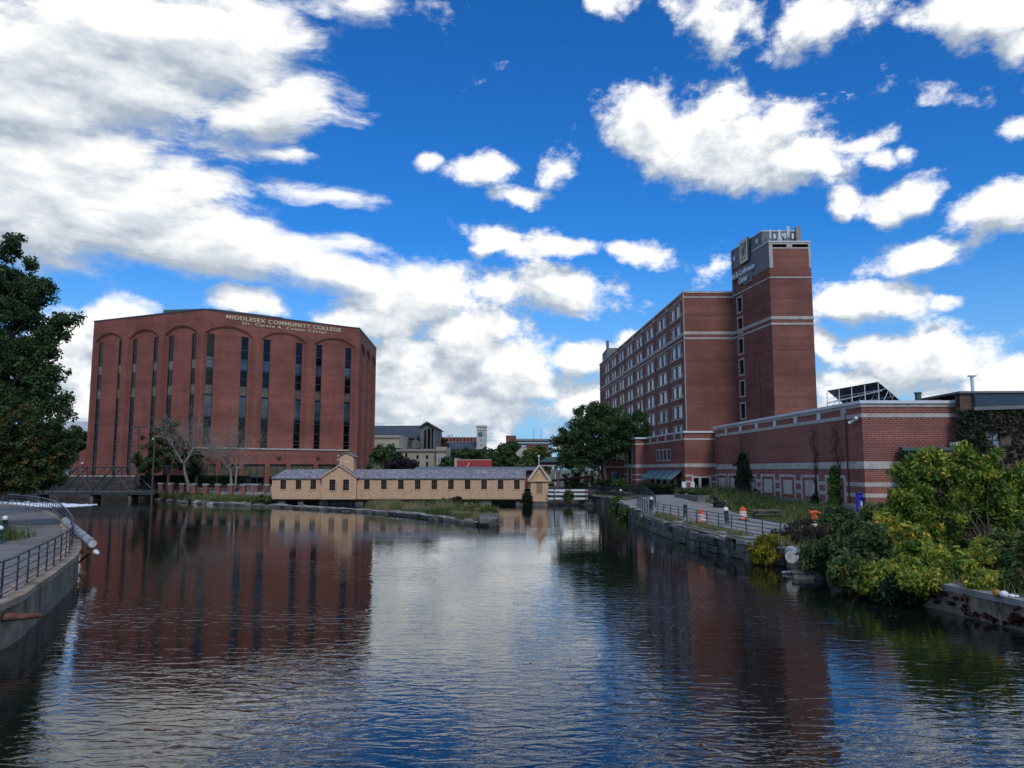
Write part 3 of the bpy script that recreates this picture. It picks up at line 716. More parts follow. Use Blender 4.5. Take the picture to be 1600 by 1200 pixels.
# pavement on the right bank
pl = [(13.2, 98), (13.2, 90), (13.0, 80), (12.8, 72), (12.9, 62), (13.4, 54), (14.2, 47)]
pr = [(21.5, 98), (21.5, 90), (21.0, 80), (20.8, 72), (20.6, 62), (21.5, 54), (22.5, 47)]
mb = MB()
for k in range(6):
    for j in range(5):
        q = [(la_[0] + (lb_p[0] - la_[0]) * f, la_[1] + (lb_p[1] - la_[1]) * f) for la_, lb_p, f in ((pl[k], pr[k], j / 5), (pl[k], pr[k], (j + 1) / 5), (pl[k + 1], pr[k + 1], (j + 1) / 5), (pl[k + 1], pr[k + 1], j / 5))]
        mb.add([(x, y, gz(x, y) + .035) for x, y in q], [(0, 1, 2, 3)])
p = mb.build('pavement', M['pave']); p['kind'] = 'structure'

# ---------------------------------------------------------------- left brick office building
ZT = 34.73; LA, LB, LC, LD = (-83.72, 151.79), (-57.22, 140.0), (-32.04, 159.54), (-33.22, 186.24)
LE, LF2, LG = (-50, 204), (-76, 200), (-92, 176)
cb = thing('college_building', (-57.22, 140.0, 1.5), 'large red brick office block with tall arches and dark window strips at the left', 'building')
def arch_poly(a, b, z0, zs, zc, inset=0):
    a += inset; b -= inset; zc -= inset * .9; n = 14; hw = (b - a) / 2; rise = zc - zs; cx = (a + b) / 2
    r = (hw * hw + rise * rise) / (2 * rise); th = math.asin(hw / r)
    return [(a, z0), (b, z0)] + [(cx + r * math.sin(th - 2 * th * i / n), zc - r + r * math.cos(th - 2 * th * i / n)) for i in range(n + 1)]
def office_face(A, B, arches, z0, podium=False, kinds=0):
    F = Frame(A, B); wall = MB(); pan = MB(); jt = MB(); z0_ = 1.2
    holes = [arch_poly(a, b, z0_, 30.55, 32.2) for a, b, *_ in arches]
    wall.holed(F, [(0, 1.1), (F.L, 1.1), (F.L, ZT), (0, ZT)], holes, 0, .16)
    wall.box(0, F.L, -.35, .06, ZT, ZT + .22, F, M['dark_metal']) if False else None
    wall.build('wall', M['brick_a'], cb)
    inner = MB()
    for a, b, strips in arches:
        ph = [[(s0, z0), (s1, z0), (s1, 30.5), (s0, 30.5)] for s0, s1 in strips]
        inner.holed(F, arch_poly(a - .02, b + .02, z0_, 30.56, 32.22), [arch_poly(a, b, z0_ + .02, 30.55, 32.2, .28)], -.16, .16)
        pan.holed(F, [(a - .1, 1.1), (b + .1, 1.1), (b + .1, 32.5), (a - .1, 32.5)], ph, -.32, .3)
    inner.build('arch_surround', M['brick_a'], cb); pan.build('arch_panel', M['brick_a'], cb)
    # sealed joints on the piers between the arches
    cuts = [(arches[i][1] + arches[i + 1][0]) / 2 for i in range(len(arches) - 1)]
    for u in cuts: jt.box(u - .03, u + .03, -.02, .004, 1.2, ZT - .1, F)
    for u in cuts + [0, F.L]:
        for sgn in (-1, 1):
            uu = u + sgn * .55
            if .3 < uu < F.L - .3: jt.box(uu - .045, uu + .045, -.02, .035, 1.2, 30.2, F, M['brick_a'])
    jt.m(M['stone_line']); jt.mi = [jt.m(M['stone_line'])] * 6 * len(cuts) + [jt.m(M['brick_a'])] * (len(jt.f) - 6 * len(cuts))
    jt.build('pier_joints', None, cb)
    mb = MB(); mb.box(-.1, F.L + .1, -.6, .08, ZT, ZT + .25, F); mb.build('roof_edge', M['dark_metal'], cb)
    for ai, (a, b, strips) in enumerate(arches):
        for si, (s0, s1) in enumerate(strips):
            fr = MB(); fz = [30.5]
            zz = 30.5
            levels = [25.7, 24.0, 21.0, 19.2, 15.0, 14.4, 10.9, 10.2, 6.6, 6.0]
            for q in levels + [27.9, 22.4, 17.0, 12.4, 8.2, 4.0]:
                if q > z0 + .3: fr.box(s0, s1, -.50, -.42, q - .05, q + .05, F)
            fr.box(s0, s0 + .07, -.50, -.42, z0, 30.5, F); fr.box(s1 - .07, s1, -.50, -.42, z0, 30.5, F)
            w = fr.build('window', M['dark_metal'], cb)
            g = MB(); g.box(s0, s1, -.6, -.52, z0, 30.5, F); g.build('pane', M['glass'], w)
            if kinds == 0: segs = [(24.0, 25.7), (19.2, 21.0)]
            else: segs = [(19.3, 21.0)]
            for (q0, q1) in segs: tan = MB(); tan.box(s0 + .07, s1 - .07, -.518, -.505, q0, q1, F); tan.build('blind', M['glass_tan'], w)
            if kinds:
                for q0, q1 in ((15.2, 18.9), (24.2, 26.2)): tan = MB(); tan.box(s0 + .07, s1 - .07, -.518, -.505, q0, q1, F); tan.build('shaded_pane', M['glass_blue'], w)
    return F
def strips_for(a, b): return [(a + .62, a + 1.95), (b - 1.95, b - .62)]
FAB = office_face(LA, LB, [(.7, 8.4, [(1.37, 2.65), (7.03, 8.2)]), (10.1, 18.1, [(10.86, 12.1), (16.5, 17.85)]), (19.6, 27.9, [(20.42, 21.8), (26.3, 27.5)])], 1.3, kinds=0)
FBC = office_face(LB, LC, [(.5, 9.55, [(1.06, 2.43), (7.42, 8.8)]), (11.2, 20.32, [(11.69, 13.07), (18.24, 19.6)]), (21.96, 31.05, [(22.5, 23.8), (28.9, 30.27)])], 1.3, kinds=1)
FCD = office_face(LC, LD, [(1.0, 8.5, [(1.7, 2.9), (6.6, 7.8)]), (9.6, 17.2, [(10.3, 11.5), (15.3, 16.5)]), (18.2, 25.9, [(18.9, 20.1), (24, 25.2)])], 1.3, kinds=1)
mb = MB()
for a, b in ((LD, LE), (LE, LF2), (LF2, LG), (LG, LA)): wall_strip(mb, [a, b], 1.1, ZT + .2)
mb.build('rear_wall', M['brick_a'], cb)
mb = MB(); vs = [(p[0], p[1], ZT - .3) for p in (LA, LB, LC, LD, LE, LF2, LG)]; mb.add(vs, [tuple(range(7))]); mb.build('roof', M['roof_dark'], cb)
ph = MB(); F = FBC; q = [F.at(3.0, -5, 0), F.at(17, -5, 0), F.at(21, -12, 0), F.at(3, -20, 0), F.at(-4, -12, 0)]
ph.prism([(p.x, p.y) for p in q], ZT - .2, 36.2); ph.build('roof_penthouse', M['green_metal'], cb)
# low splayed wing at the left foot
F = FAB; mb = MB(); mb.wallprism(F, [(-3.4, 1), (.2, 1), (.2, 9.4), (-1.4, 8.9), (-3.4, 7.3)], -4, .2); mb.build('side_wing', M['brick_a'], cb)
# ground floor podium in front of the middle face
F = Frame(FBC.at(0, 3, 0), FBC.at(FBC.L, 3, 0)); pd = MB()
bays = [(-1.2, 2.6), (3.5, 6.8), (7.7, 11.6), (12.5, 15.7), (16.6, 21.2), (22.1, 25.9), (26.8, 27.6)]
pd.holed(F, [(-1.6, 1.1), (28.4, 1.1), (28.4, 9.05), (-1.6, 9.05)], [[(a, 1.4), (b, 1.4), (b, 6.35), (a, 6.35)] for a, b in bays], 0, .5)
pd.box(28.1, 28.4, -3.0, -.003, 1.1, 9.05, F); pd.box(-1.6, -1.3, -3, -.003, 1.1, 9.05, F)
pd.build('podium', M['brick_a'], cb)
mb = MB(); mb.box(-1.75, 28.55, -3.0, .18, 9.05, 9.32, F); mb.build('podium_coping', M['stone'], cb)
for a, b in bays:
    fr = MB(); k = max(1, round((b - a) / 1.5))
    for i in range(k + 1): x = a + (b - a) * i / k; fr.box(max(a, x - .05), min(b, x + .05), -.42, -.32, 1.4, 6.35, F)
    fr.box(a, b, -.425, -.315, 3.9, 4.05, F); w = fr.build('ground_floor_window', M['dark_metal'], cb)
    g = MB(); g.box(a, b, -.5, -.44, 4.05, 6.35, F, M['glass_tan']); g.box(a, b, -.5, -.44, 1.4, 3.9, F, M['glass']); g.build('pane', None, w)
for u in (14.2, 22.0):
    mb = MB(); mb.box(u - .35, u + .35, 0, .35, 7.5, 7.75, F); mb.box(u - .2, u + .2, .05, .3, 7.3, 7.5, F); mb.build('wall_light', M['dark_metal'], cb)
# name of the college in gilt capitals under the roof edge
def fit_text(nm, s, u0, u1, z, size, **k):
    o = text(nm, s, FBC, u0, .03, z, size, M['gold'], cb, **k); w = max(((Vector(v.co) + wloc(cb) - FBC.O).dot(FBC.e)) for v in o.data.vertices) - u0
    f = (u1 - u0) / w
    for v in o.data.vertices:
        p = Vector(v.co) + wloc(cb); du = (p - FBC.O).dot(FBC.e) - u0; v.co = Vector(v.co) + FBC.e * (du * (f - 1))
    return o
fit_text('lettering', 'MIDDLESEX COMMUNITY COLLEGE', 4.2, 27.6, 33.62, 1.0, extrude=.08, track=1.12, offset=.022)
fit_text('lettering', 'Dr. Carole A. Cowan Center', 7.3, 24.5, 32.84, .80, extrude=.08, track=1.25, offset=.012)
o = MB(); F = FAB; o.lathe([(.12, 0), (.2, .12), (.12, .3)], tuple(F.at(-.2, .6, 6.4)), 8); o.box(-.3, -.1, 0, .6, 6.6, 6.75, F); o.build('security_camera', M['white_paint'], cb)

# ---------------------------------------------------------------- hotel
HZ = 32.76; H1, H2 = (26.83, 118.0), (23.2, 201.9); HT0, HT1, HT2 = (34.53, 118.0), (36.3, 105.94), (42.16, 105.94)
hb = thing('hotel_building', (26.83, 118, 2), 'tall red brick hotel with rows of paired windows and a stair tower', 'building')
F = Frame(H2, H1); L = F.L
rows = [31.45 - 3.22 * k for k in range(8)]
pairs = [L - (2.75 + 9.6 * k) - 4.95 for k in range(8)]       # left end of each pair of windows
wl = MB(); holes = []
for z in rows:
    for u in pairs:
        for a in (0, 3.1): holes.append([(u + a, z - 1.9), (u + a + 1.85, z - 1.9), (u + a + 1.85, z), (u + a, z)])
wl.holed(F, [(0, 1.5), (L, 1.5), (L, HZ), (0, HZ)], holes, 0, .06); wl.build('long_wall', M['brick_b'], hb)
sp = MB()
def hotel_window(u, z):
    fr = MB()
    for a in (0, 3.1):
        x0, x1 = u + a, u + a + 1.85
        fr.box(x0, x0 + .07, -.08, -.03, z - 1.9, z, F); fr.box(x1 - .07, x1, -.08, -.03, z - 1.9, z, F); fr.box(x0, x1, -.082, -.032, z - .07, z, F); fr.box(x0, x1, -.082, -.032, z - 1.9, z - 1.83, F)
        fr.box((x0 + x1) / 2 - .03, (x0 + x1) / 2 + .03, -.084, -.04, z - 1.83, z - .07, F)
    w = fr.build('window_pair', M['dark_metal'], hb)
    for a in (0, 3.1):
        g = MB(); x0, x1 = u + a, u + a + 1.85; c = (x0 + x1) / 2 + rgw.uniform(.15, .8)
        g.box(x0, c, -.12, -.06, z - 1.9, z, F, M['curtain'] if rgw.random() < .92 else M['glass']); g.box(c, x1, -.12, -.062, z - 1.9, z, F, M['glass'] if rgw.random() < .5 else M['curtain']); g.build('pane', None, w)
    t = MB(); t.box(u - .55, u + 5.5, -.1, .05, z, z + .2, F); t.box(u - .55, u + 5.5, -.1, .06, z - 2.12, z - 1.9, F)
    t.box(u - .55, u - .3, -.1, .045, z - 1.9, z, F); t.box(u + 5.25, u + 5.5, -.1, .045, z - 1.9, z, F); t.build('surround', M['stone'], w)
    v = MB(); v.box(u + 5.6, u + 6.5, -.05, .07, z - 2.2, z - 1.55, F); v.box(u - 1.5, u - .6, -.05, .07, z - 2.2, z - 1.55, F); v.build('air_conditioner', M['dark_metal'], w)
rgw = random.Random(4)
for z in rows:
    for u in pairs: hotel_window(u, z)
st = MB()
for z in (26.45,): st.box(-.05, L + .06, -.02, .075, z - .25, z + .2, F)
st.box(-.05, L + .06, -.02, .075, 25.45, 25.65, F); st.box(-.05, L + .06, -.02, .09, 31.95, 32.15, F); st.box(-.2, L + .15, -.3, .12, HZ, HZ + .3, F)
for u in pairs: st.box(u + 5.75, u + 6.2, -.02, .1, 32.15, HZ, F, M['stone']); st.box(u - 2.9, u - 2.6, -.02, .1, 32.15, HZ, F, M['stone'])
st.box(L - .45, L, -.02, .085, 1.5, HZ - .003, F, M['stone'])
st.mi = [0] * len(st.mi); st.mats = [M['stone']]; st.build('stone_bands', None, hb)
FE = Frame(H1, HT0); ew = MB(); ew.box(0, FE.L, -.3, 0, 1.5, HZ, FE); ew.build('end_wall', M['brick_b'], hb)
st = MB()
for a, b in ((26.2, 26.66), (25.45, 25.72), (31.98, 32.2), (HZ, HZ + .3)): st.box(-.12, FE.L + .01, -.25, .08, a, b, FE)
fj = MB()
for z in (12.0, 15.3, 18.6, 21.9, 29.2): fj.box(0, FE.L, -.2, .008, z, z + .06, FE)
fj.build('floor_joints', M['floor_joint'], hb)
st.build('stone_bands', M['stone'], hb)
mb = MB(); mb.add([(H1[0] + .2, H1[1] + .2, HZ - .3), (41, 118, HZ - .3), (41, 200, HZ - .3), (H2[0] + .2, H2[1], HZ - .3)], [(0, 1, 2, 3)]); mb.build('roof', M['roof_dark'], hb)
mb = MB(); wall_strip(mb, [(41, 118), (41, 201.9), H2], 1.5, HZ + .2); mb.build('rear_wall', M['brick_b'], hb)
mb = MB(); mb.prism([(23.6, 189), (31, 189), (31, 199), (23.6, 199)], HZ - .3, 35.4); mb.tube([(23.9, 190, 35), (23.9, 190, 37.4)], .35, 8); mb.build('roof_penthouse', M['grey_panel'], hb)
# stair tower
FS = Frame(HT0, HT1); FT = Frame(HT1, HT2); TZ = 37.3
tw = MB(); wz = []
for py in (462.5, 495.5, 528.8, 562, 596, 631):
    d = ray(1161, py); n = FS.n; t = ((FS.O - Vector((0, 0, 0))).dot(n)) / d.dot(n); wz.append(CAM_H + d.z * t); wu = (d * t - FS.O).dot(FS.e)
wh = [[(wu - .75, z - 2.15), (wu + .75, z - 2.15), (wu + .75, z), (wu - .75, z)] for z in wz]
tw.holed(FS, [(0, 1.5), (FS.L, 1.5), (FS.L, 32.3), (0, 32.3)], wh, 0, .35)
tw.box(0, FT.L, -.4, 0, 1.5, 36.4, FT); tw.box(FS.L - 5.2, FS.L - .01, -.4, -.002, 32.3, 33.6, FS); tw.box(0, FS.L - 5.2, -.4, -.1, 32.3, 36.6, FS)
tw.build('tower_wall', M['brick_b'], hb)
for z in wz:
    fr = MB()
    for a, b, c, d in ((wu - 1.0, wu - .75, z - 2.4, z + .25), (wu + .75, wu + 1.0, z - 2.4, z + .25), (wu - .75, wu + .75, z, z + .25), (wu - .75, wu + .75, z - 2.4, z - 2.15)): fr.box(a, b, -.1, .06, c, d, FS)
    w = fr.build('tower_window', M['stone'], hb); g = MB(); g.box(wu - .75, wu + .75, -.4, -.3, z - 2.15, z, FS); g.box(wu - .04, wu + .04, -.3, -.25, z - 2.15, z, FS, M['dark_metal']); g.mats = [M['glass'], M['dark_metal']]; g.mi = [0] * 6 + [1] * 6; g.build('pane', None, w)
st = MB()
for a, b, pr in ((26.2, 26.66, .08), (25.45, 25.72, .07), (32.1, 32.3, .09)):
    st.box(0, FS.L + pr, -.2, pr, a, b, FS); st.box(.003, FT.L + .05, -.2, pr - .003, a + .002, b - .002, FT)
fj = MB()
for z in (12.0, 15.3, 18.6, 21.9, 29.2): fj.box(.01, FT.L, -.2, .008, z, z + .06, FT); fj.box(0, FS.L - .01, -.2, .008, z, z + .06, FS)
fj.build('floor_joints', M['floor_joint'], hb)
st.box(0, .5, -.2, .05, 33.6, TZ, FT); st.box(FT.L - .3, FT.L, -.2, .05, 33.6, TZ, FT); st.box(.5, FT.L - .3, -.2, .05, 36.35, 36.55, FT); st.box(.5, FT.L - .3, -.2, .045, 37.0, TZ - .003, FT); st.box(2.5, 3.3, -.2, .055, 36.5, 37.05, FT)
st.build('stone_bands', M['stone'], hb)
pn = MB(); pn.box(FS.L - 5.2, FS.L - .003, -.4, .05, 33.6, TZ, FS); pn.box(0, .55, -.3, .1, HZ - .2, 39.4, FS); pn.box(4.0, FS.L - 5.2, -.4, .12, 33.0, 36.6, FS)
# upper stage set back behind the front block
UA = FS.at(0, 0, 0); UB = FS.at(10.3, 0, 0); UZ = 39.43
pn.prism([(UA.x, UA.y), (UB.x, UB.y), (41.4, UB.y), (41.4, UA.y)], 36.4, UZ)
pn.build('concrete_panels', M['grey_panel'], hb)
mb = MB(); mb.prism([(HT1[0] + .02, HT1[1] + .02), (HT2[0], HT2[1] + .02), (42.1, 115), (35.4, 115)], TZ - .25, TZ - .05); mb.build('tower_roof', M['roof_dark'], hb)
mb = MB(); mb.box(-.05, FT.L + .1, -.35, .12, TZ, TZ + .16, FT); mb.box(FS.L - 5.2, FS.L + .05, -.35, .118, TZ, TZ + .158, FS); q = Frame((UA.x, UA.y), (UB.x, UB.y)); mb.box(-.05, q.L, -.3, .1, UZ, UZ + .14, q); q2 = Frame((UB.x, UB.y), (41.4, UB.y)); mb.box(0, q2.L, -.3, .1, UZ, UZ + .14, q2); mb.build('parapet_cap', M['white_cap'], hb)
mb = MB(); mb.box(.9, 1.5, .12, .16, 37.6, 38.2, FS); mb.box(8.4, 9.0, .005, .05, 38.2, 38.8, FS); mb.box(2.2, 2.9, .003, .05, 38.0, 38.6, q2); mb.build('square_tiles', M['white_cap'], hb)
tw2 = MB(); tw2.box(42.16 - .3, 42.16, 105.95, 117.9, 1.5, TZ - .01); tw2.build('tower_side_wall', M['brick_b'], hb)
dp = MB(); dp.tube([FS.at(8.1, .06, 4), FS.at(8.1, .06, 20.5)], .06, 6); dp.build('drain_pipe', M['dark_metal'], hb)
# signs on the tower
sg = MB(); sg.box(3.9, 6.6, .12, .5, 36.15, 39.75, FS); sgo = sg.build('logo_sign', M['dark_metal'], hb)
g = MB(); g.box(4.0, 6.5, .5, .54, 36.25, 39.65, FS); g.build('logo_panel', M['gold'], sgo)
g = MB()
for k in range(3):
    g.wallprism(FS, [(4.25 + k * .72, 39.3), (4.55 + k * .72, 39.3), (4.95 + k * .55, 37.2), (4.75 + k * .55, 37.2)], .545, .58)
    g.wallprism(FS, [(5.15 + k * .5, 39.3), (5.4 + k * .42, 39.3), (5.0 + k * .45, 37.2), (4.85 + k * .5, 37.2)], .546, .575)
g.box(4.5, 6.0, .545, .58, 36.75, 36.9, FS); g.build('logo_mark', M['grey_panel'], sgo)
nb = MB(); nb.box(.3, 7.7, .04, .16, 34.55, 35.75, FS); nb.box(2.5, 5.9, .04, .158, 33.35, 34.55, FS); sgo = nb.build('name_sign', M['dark_metal'], hb)
text('lettering', 'Inn & Conference', FS, .35, .2, 34.75, 1.15, M['white_letter'], sgo, extrude=.06, xs=.92, offset=.02)
text('lettering', 'Center', FS, 2.7, .2, 33.55, 1.15, M['white_letter'], sgo, extrude=.06, xs=.92, offset=.02)
# phone antennas on the tower roof
rg = random.Random(3)
for i, (px, py, h, w) in enumerate(((1203.5, 373, 1.35, .22), (1210, 373, .65, .32), (1217.8, 375, 1.5, .32), (1222.5, 370, .5, .25), (1226.5, 373, .85, .3), (1231.5, 371, 1.6, .32), (1238.5, 373, .75, .3))):
    p = P(px, py, 106.7); m_ = MB(); m_.tube([(p.x, p.y + .15, TZ), (p.x, p.y + .15, p.z + h)], .05, 6); m_.box(p.x - w / 2, p.x + w / 2, p.y - .12, p.y + .08, p.z, p.z + h)
    tag(m_.build('antenna', M['white_cap']), ['tall pale panel antenna at the left end of the tower roof row', 'short pale antenna second from left on the tower roof', 'tall white panel antenna third from left on the tower roof', 'smallest pale antenna high in the tower roof row', 'short grey antenna right of the smallest one on the tower roof', 'tallest white panel antenna on the tower roof', 'short white antenna at the right end of the tower roof row'][i], 'antenna', 'antennas on the hotel tower roof')
p = P(1247, 377, 106.9); mb = MB(); mb.box(p.x - .32, p.x + .32, 106.6, 107.2, TZ - .1, P(1247, 354.5, 106.9).z); tag(mb.build('chimney', M['concrete']), 'square grey flue on the right of the tower roof', 'chimney')
p = P(1209, 366, 110.0); mb = MB(); mb.lathe([(1.05, -2.0), (1.05, 1.1), (.85, 1.4), (.3, 1.6)], (p.x, p.y, 38.0), 20); tag(mb.build('roof_tank', M['white_cap'], smooth=True), 'pale domed tank behind the antennas on the tower roof', 'tank')
p = P(1228, 376, 107.4); mb = MB(); mb.lathe([(.45, 0), (.42, .12), (.2, .3), (.05, .36)], (p.x, p.y, TZ - .05), 14); tag(mb.build('roof_vent', M['white_cap'], smooth=True), 'low white domed vent at the tower roof edge', 'vent')

# ---------------------------------------------------------------- conference hall and restaurant wing at the right
RC, R1 = (27.59, 60.59), (25.75, 97.66)
hall = thing('conference_hall', (27.59, 60.59, 1.1), 'low red brick hall with stone bands and blank framed panels along the right path', 'building')
F = Frame(R1, RC); L = F.L; FF = Frame(RC, (36.2, 60.59))
mb = MB(); mb.box(0, L, -.4, 0, 2.6, 10.5, F); mb.box(0, FF.L, -.4, -.002, 2.6, 10.5, FF); mb.build('wall', M['brick_c'], hall)
mb = MB(); mb.box(0, L + .06, -.4, .06, .8, 2.6, F); mb.box(.06, FF.L, -.4, .055, .8, 2.598, FF); mb.build('plinth', M['concrete'], hall)
st = MB()
def band(a, b, pr, f0=0, f1=None, ff=True):
    st.box(f0, (L if f1 is None else f1) + pr, -.3, pr, a, b, F)
    if ff: st.box(pr * .5, FF.L, -.3, pr - .003, a + .001, b - .001, FF)
band(10.24, 10.5, .07); band(9.41, 9.72, .05); band(5.37, 5.95, .05)
pans = [(28.4, 37.0), (23.05, 26.9), (18.0, 21.9), (13.0, 16.8), (8.0, 11.8), (3.07, 6.8)]
edges = [L - b for a, b in pans] + []
cuts = sorted([(L - b, L - a) for a, b in pans]); prev = 0
for a, b in cuts + [(L, L)]:
    if a - prev > .05:
        for z0, z1 in ((3.99, 4.31), (3.15, 3.46)): st.box(prev, a if a < L else L + .05, -.2, .04, z0, z1, F)
    prev = b
for z0, z1 in ((3.99, 4.31), (3.15, 3.46)): st.box(.03, FF.L, -.2, .038, z0 + .001, z1 - .001, FF)
st.build('stone_bands', M['stone'], hall)
def blank_panel(a, b):
    p = MB()
    for x0, x1, z0, z1 in ((a, a + .32, 2.6, 4.85), (b - .32, b, 2.6, 4.85), (a + .32, b - .32, 4.6, 4.85)): p.box(x0, x1, -.1, .055, z0, z1, F)
    o = p.build('framed_panel', M['stone'], hall)
    q = MB(); q.box(a + .85, b - .85, -.1, .03, 2.95, 4.33, F); q.build('stone_field', M['stone'], o)
for a, b in cuts: 
    if b - a > 6: blank_panel(a, a + 4.1); blank_panel(a + 4.5, b)
    else: blank_panel(a, b)
sq = MB(); jt = MB()
for s_ in (32.68, 27.62, 22.55, 17.5, 12.42, 7.45):
    u = L - s_; sq = MB(); sq.box(u - .33, u + .33, -.05, .10, 9.66, 10.24, F); sq.build('square_tile', M['white_cap'], hall); jt.box(u - .02, u + .02, -.05, .006, 5.95, 9.41, F)
jt.box(L - .62, L - .58, -.05, .006, 2.6, 9.41, F); jt.box(.95, .99, -.05, .005, 2.6, 9.41, FF)
jt.build('wall_joints', M['stone_line'], hall)
mb = MB(); mb.box(L - 3.35, L - 2.45, -.1, .09, 9.41, 10.5, F, M['stone']); mb.box(L - 2.56, L - 2.46, .05, .14, 2.6, 9.9, F, M['brick_far_dark']); mb.build('downpipe', None, hall)  # stone block with a thin dark strip running down the wall
mb = MB(); mb.box(-.1, L + .2, -.45, .2, 10.5, 10.74, F); mb.box(.2, FF.L, -.45, .198, 10.502, 10.738, FF); mb.build('coping', M['white_cap'], hall)
mb = MB(); mb.add([(R1[0], R1[1], 10.4), (RC[0], RC[1], 10.4), (46, 60.6, 10.4), (46, 97, 10.4)], [(0, 1, 2, 3)]); mb.build('roof', M['roof_dark'], hall)
mb = MB(); q = Frame((28.6, 101.5), (29.4, 66)); mb.box(0, q.L, -3, 0, 10.6, 11.1, q, M['white_cap']); mb.build('upper_roof_edge', None, hall)
o = MB(); p = F.at(L - .6, 0, 9.2); o.box(L - .75, L - .45, .0, .35, 9.2, 9.3, F); o.tube([F.at(L - .45, .35, 9.22), F.at(L - .95, .55, 9.02)], .13, 8); o.ball(tuple(F.at(L - .35, .3, 9.36)), .16, 6); tag(o.build('security_camera', M['white_paint'], hall, smooth=True))
# restaurant wing
N0, N1 = (21.84, 97.66), (20.32, 116.49)
wing = thing('restaurant_wing', (21.84, 97.66, 2.0), 'lower brick wing with a row of blue green awnings and white roof edge', 'building')
FN = Frame(N1, N0); LN = FN.L; FD = Frame(N0, (25.72, 97.66)); NZ = 10.17
wins = [(LN - (1.6 + 3.3 * k) - 2.2, LN - (1.6 + 3.3 * k)) for k in range(5)]; smallw = [(12.55, .0)]
smalls = [(LN - s_, LN - s_ + 1.15) for s_ in (13.1, 11.3, 9.5, 7.6)]
mb = MB(); mb.holed(FN, [(0, 1.5), (LN, 1.5), (LN, 9.95), (0, 9.95)], [[(a, 1.7), (b, 1.7), (b, 4.0), (a, 4.0)] for a, b in wins] + [[(a, 6.65), (b, 6.65), (b, 8.0), (a, 8.0)] for a, b in smalls], 0, .35)
doors = [(1.55, 2.05), (2.05, 2.96)]
mb.holed(FD, [(0, 1.0), (FD.L, 1.0), (FD.L, 9.95), (0, 9.95)], [[(1.05, 1.9), (1.65, 1.9), (1.65, 4.28), (1.05, 4.28)], [(2.0, 1.9), (3.0, 1.9), (3.0, 4.28), (2.0, 4.28)]], 0, .4)
J1, J2 = (18.75, 117.0), (18.12, 124.65); FJ = Frame(J1, (20.35, 117.0)); FK = Frame(J2, J1)
mb.box(0, FJ.L, -.3, 0, 1.5, 9.95, FJ); mb.holed(FK, [(0, 1.5), (FK.L, 1.5), (FK.L, 9.95), (0, 9.95)], [[(2.6, 6.2), (5.2, 6.2), (5.2, 8.6), (2.6, 8.6)], [(2.6, 2.2), (4.6, 2.2), (4.6, 5.3), (2.6, 5.3)]], 0, .3)
FQ = Frame((14.6, 127.5), (22, 127.5)); mb.holed(FQ, [(0, 1.5), (FQ.L, 1.5), (FQ.L, 7.0), (0, 7.0)], [[(1.6, 2.3), (3.2, 2.3), (3.2, 5.0), (1.6, 5.0)]], 0, .3)
mb.build('wall', M['brick_b'], wing)
st = MB()
for fr, l in ((FN, LN), (FD, FD.L), (FJ, FJ.L), (FK, FK.L)):
    e = .004 if fr in (FD, FK) else 0
    for a, b, pr in ((9.05, 9.27, .05), (5.63, 6.09, .05)): st.box(0, l + (pr if fr in (FN, FK) else 0), -.2, pr - e, a + e, b - e, fr)
for a, b in ((4.45, 4.68), (3.7, 3.93)): st.box(0, 1.0, -.2, .04, a, b, FD); st.box(3.3, FD.L, -.2, .04, a, b, FD); st.box(0, FJ.L, -.2, .04, a, b, FJ); st.box(0, 2.3, -.2, .045, a + .003, b + .003, FK); st.box(4.9, FK.L + .04, -.2, .045, a + .003, b + .003, FK)
st.box(0, FQ.L, -.2, .04, 5.6, 5.9, FQ)
for a, b, c, d in ((.8, 1.05, 1.5, 4.5), (1.65, 2.0, 1.5, 4.28), (3.0, 3.3, 1.5, 4.5), (1.05, 3.0, 4.28, 4.5)): st.box(a, b, -.1, .07, c, d, FD)
for a, b in smalls:
    for x0, x1, z0, z1 in ((a - .16, a, 6.5, 8.15), (b, b + .16, 6.5, 8.15), (a, b, 6.5, 6.65), (a, b, 8.0, 8.15)): st.box(x0, x1, -.1, .05, z0, z1, FN)
for a, b in wins: st.box(a - .3, a, -.1, .05, 1.6, 4.1, FN); st.box(b, b + .3, -.1, .05, 1.6, 4.1, FN)
for a, b, c, d in ((2.3, 2.6, 6.0, 8.8), (5.2, 5.5, 6.0, 8.8), (2.6, 5.2, 8.6, 8.8), (2.3, 2.6, 2.2, 5.5), (4.6, 4.9, 2.2, 5.5)): st.box(a, b, -.1, .06, c, d, FK)
st.build('stone_trim', M['stone'], wing)
mb = MB()
for fr, l in ((FN, LN + .12), (FD, FD.L), (FJ, FJ.L), (FK, FK.L + .12)): e = .003 if fr in (FD, FK) else 0; mb.box(0, l, -.4, .14 - e, 9.95 + e, NZ + .02 - e, fr)
for s_ in (1.0, 4.2, 8.3, 12.5, 16.6): mb.box(LN - s_ - .2, LN - s_ + .2, -.05, .09, 9.27, 9.95, FN)
mb.build('white_coping', M['white_cap'], wing)
mb = MB(); mb.add([(20.3, 116.5, 9.9), (21.9, 97.8, 9.9), (27.5, 97.8, 9.9), (27.5, 125, 9.9), (18.2, 125, 9.9), (18.8, 117, 9.9)], [(0, 1, 2, 3, 4, 5)]); mb.build('roof', M['roof_dark'], wing)
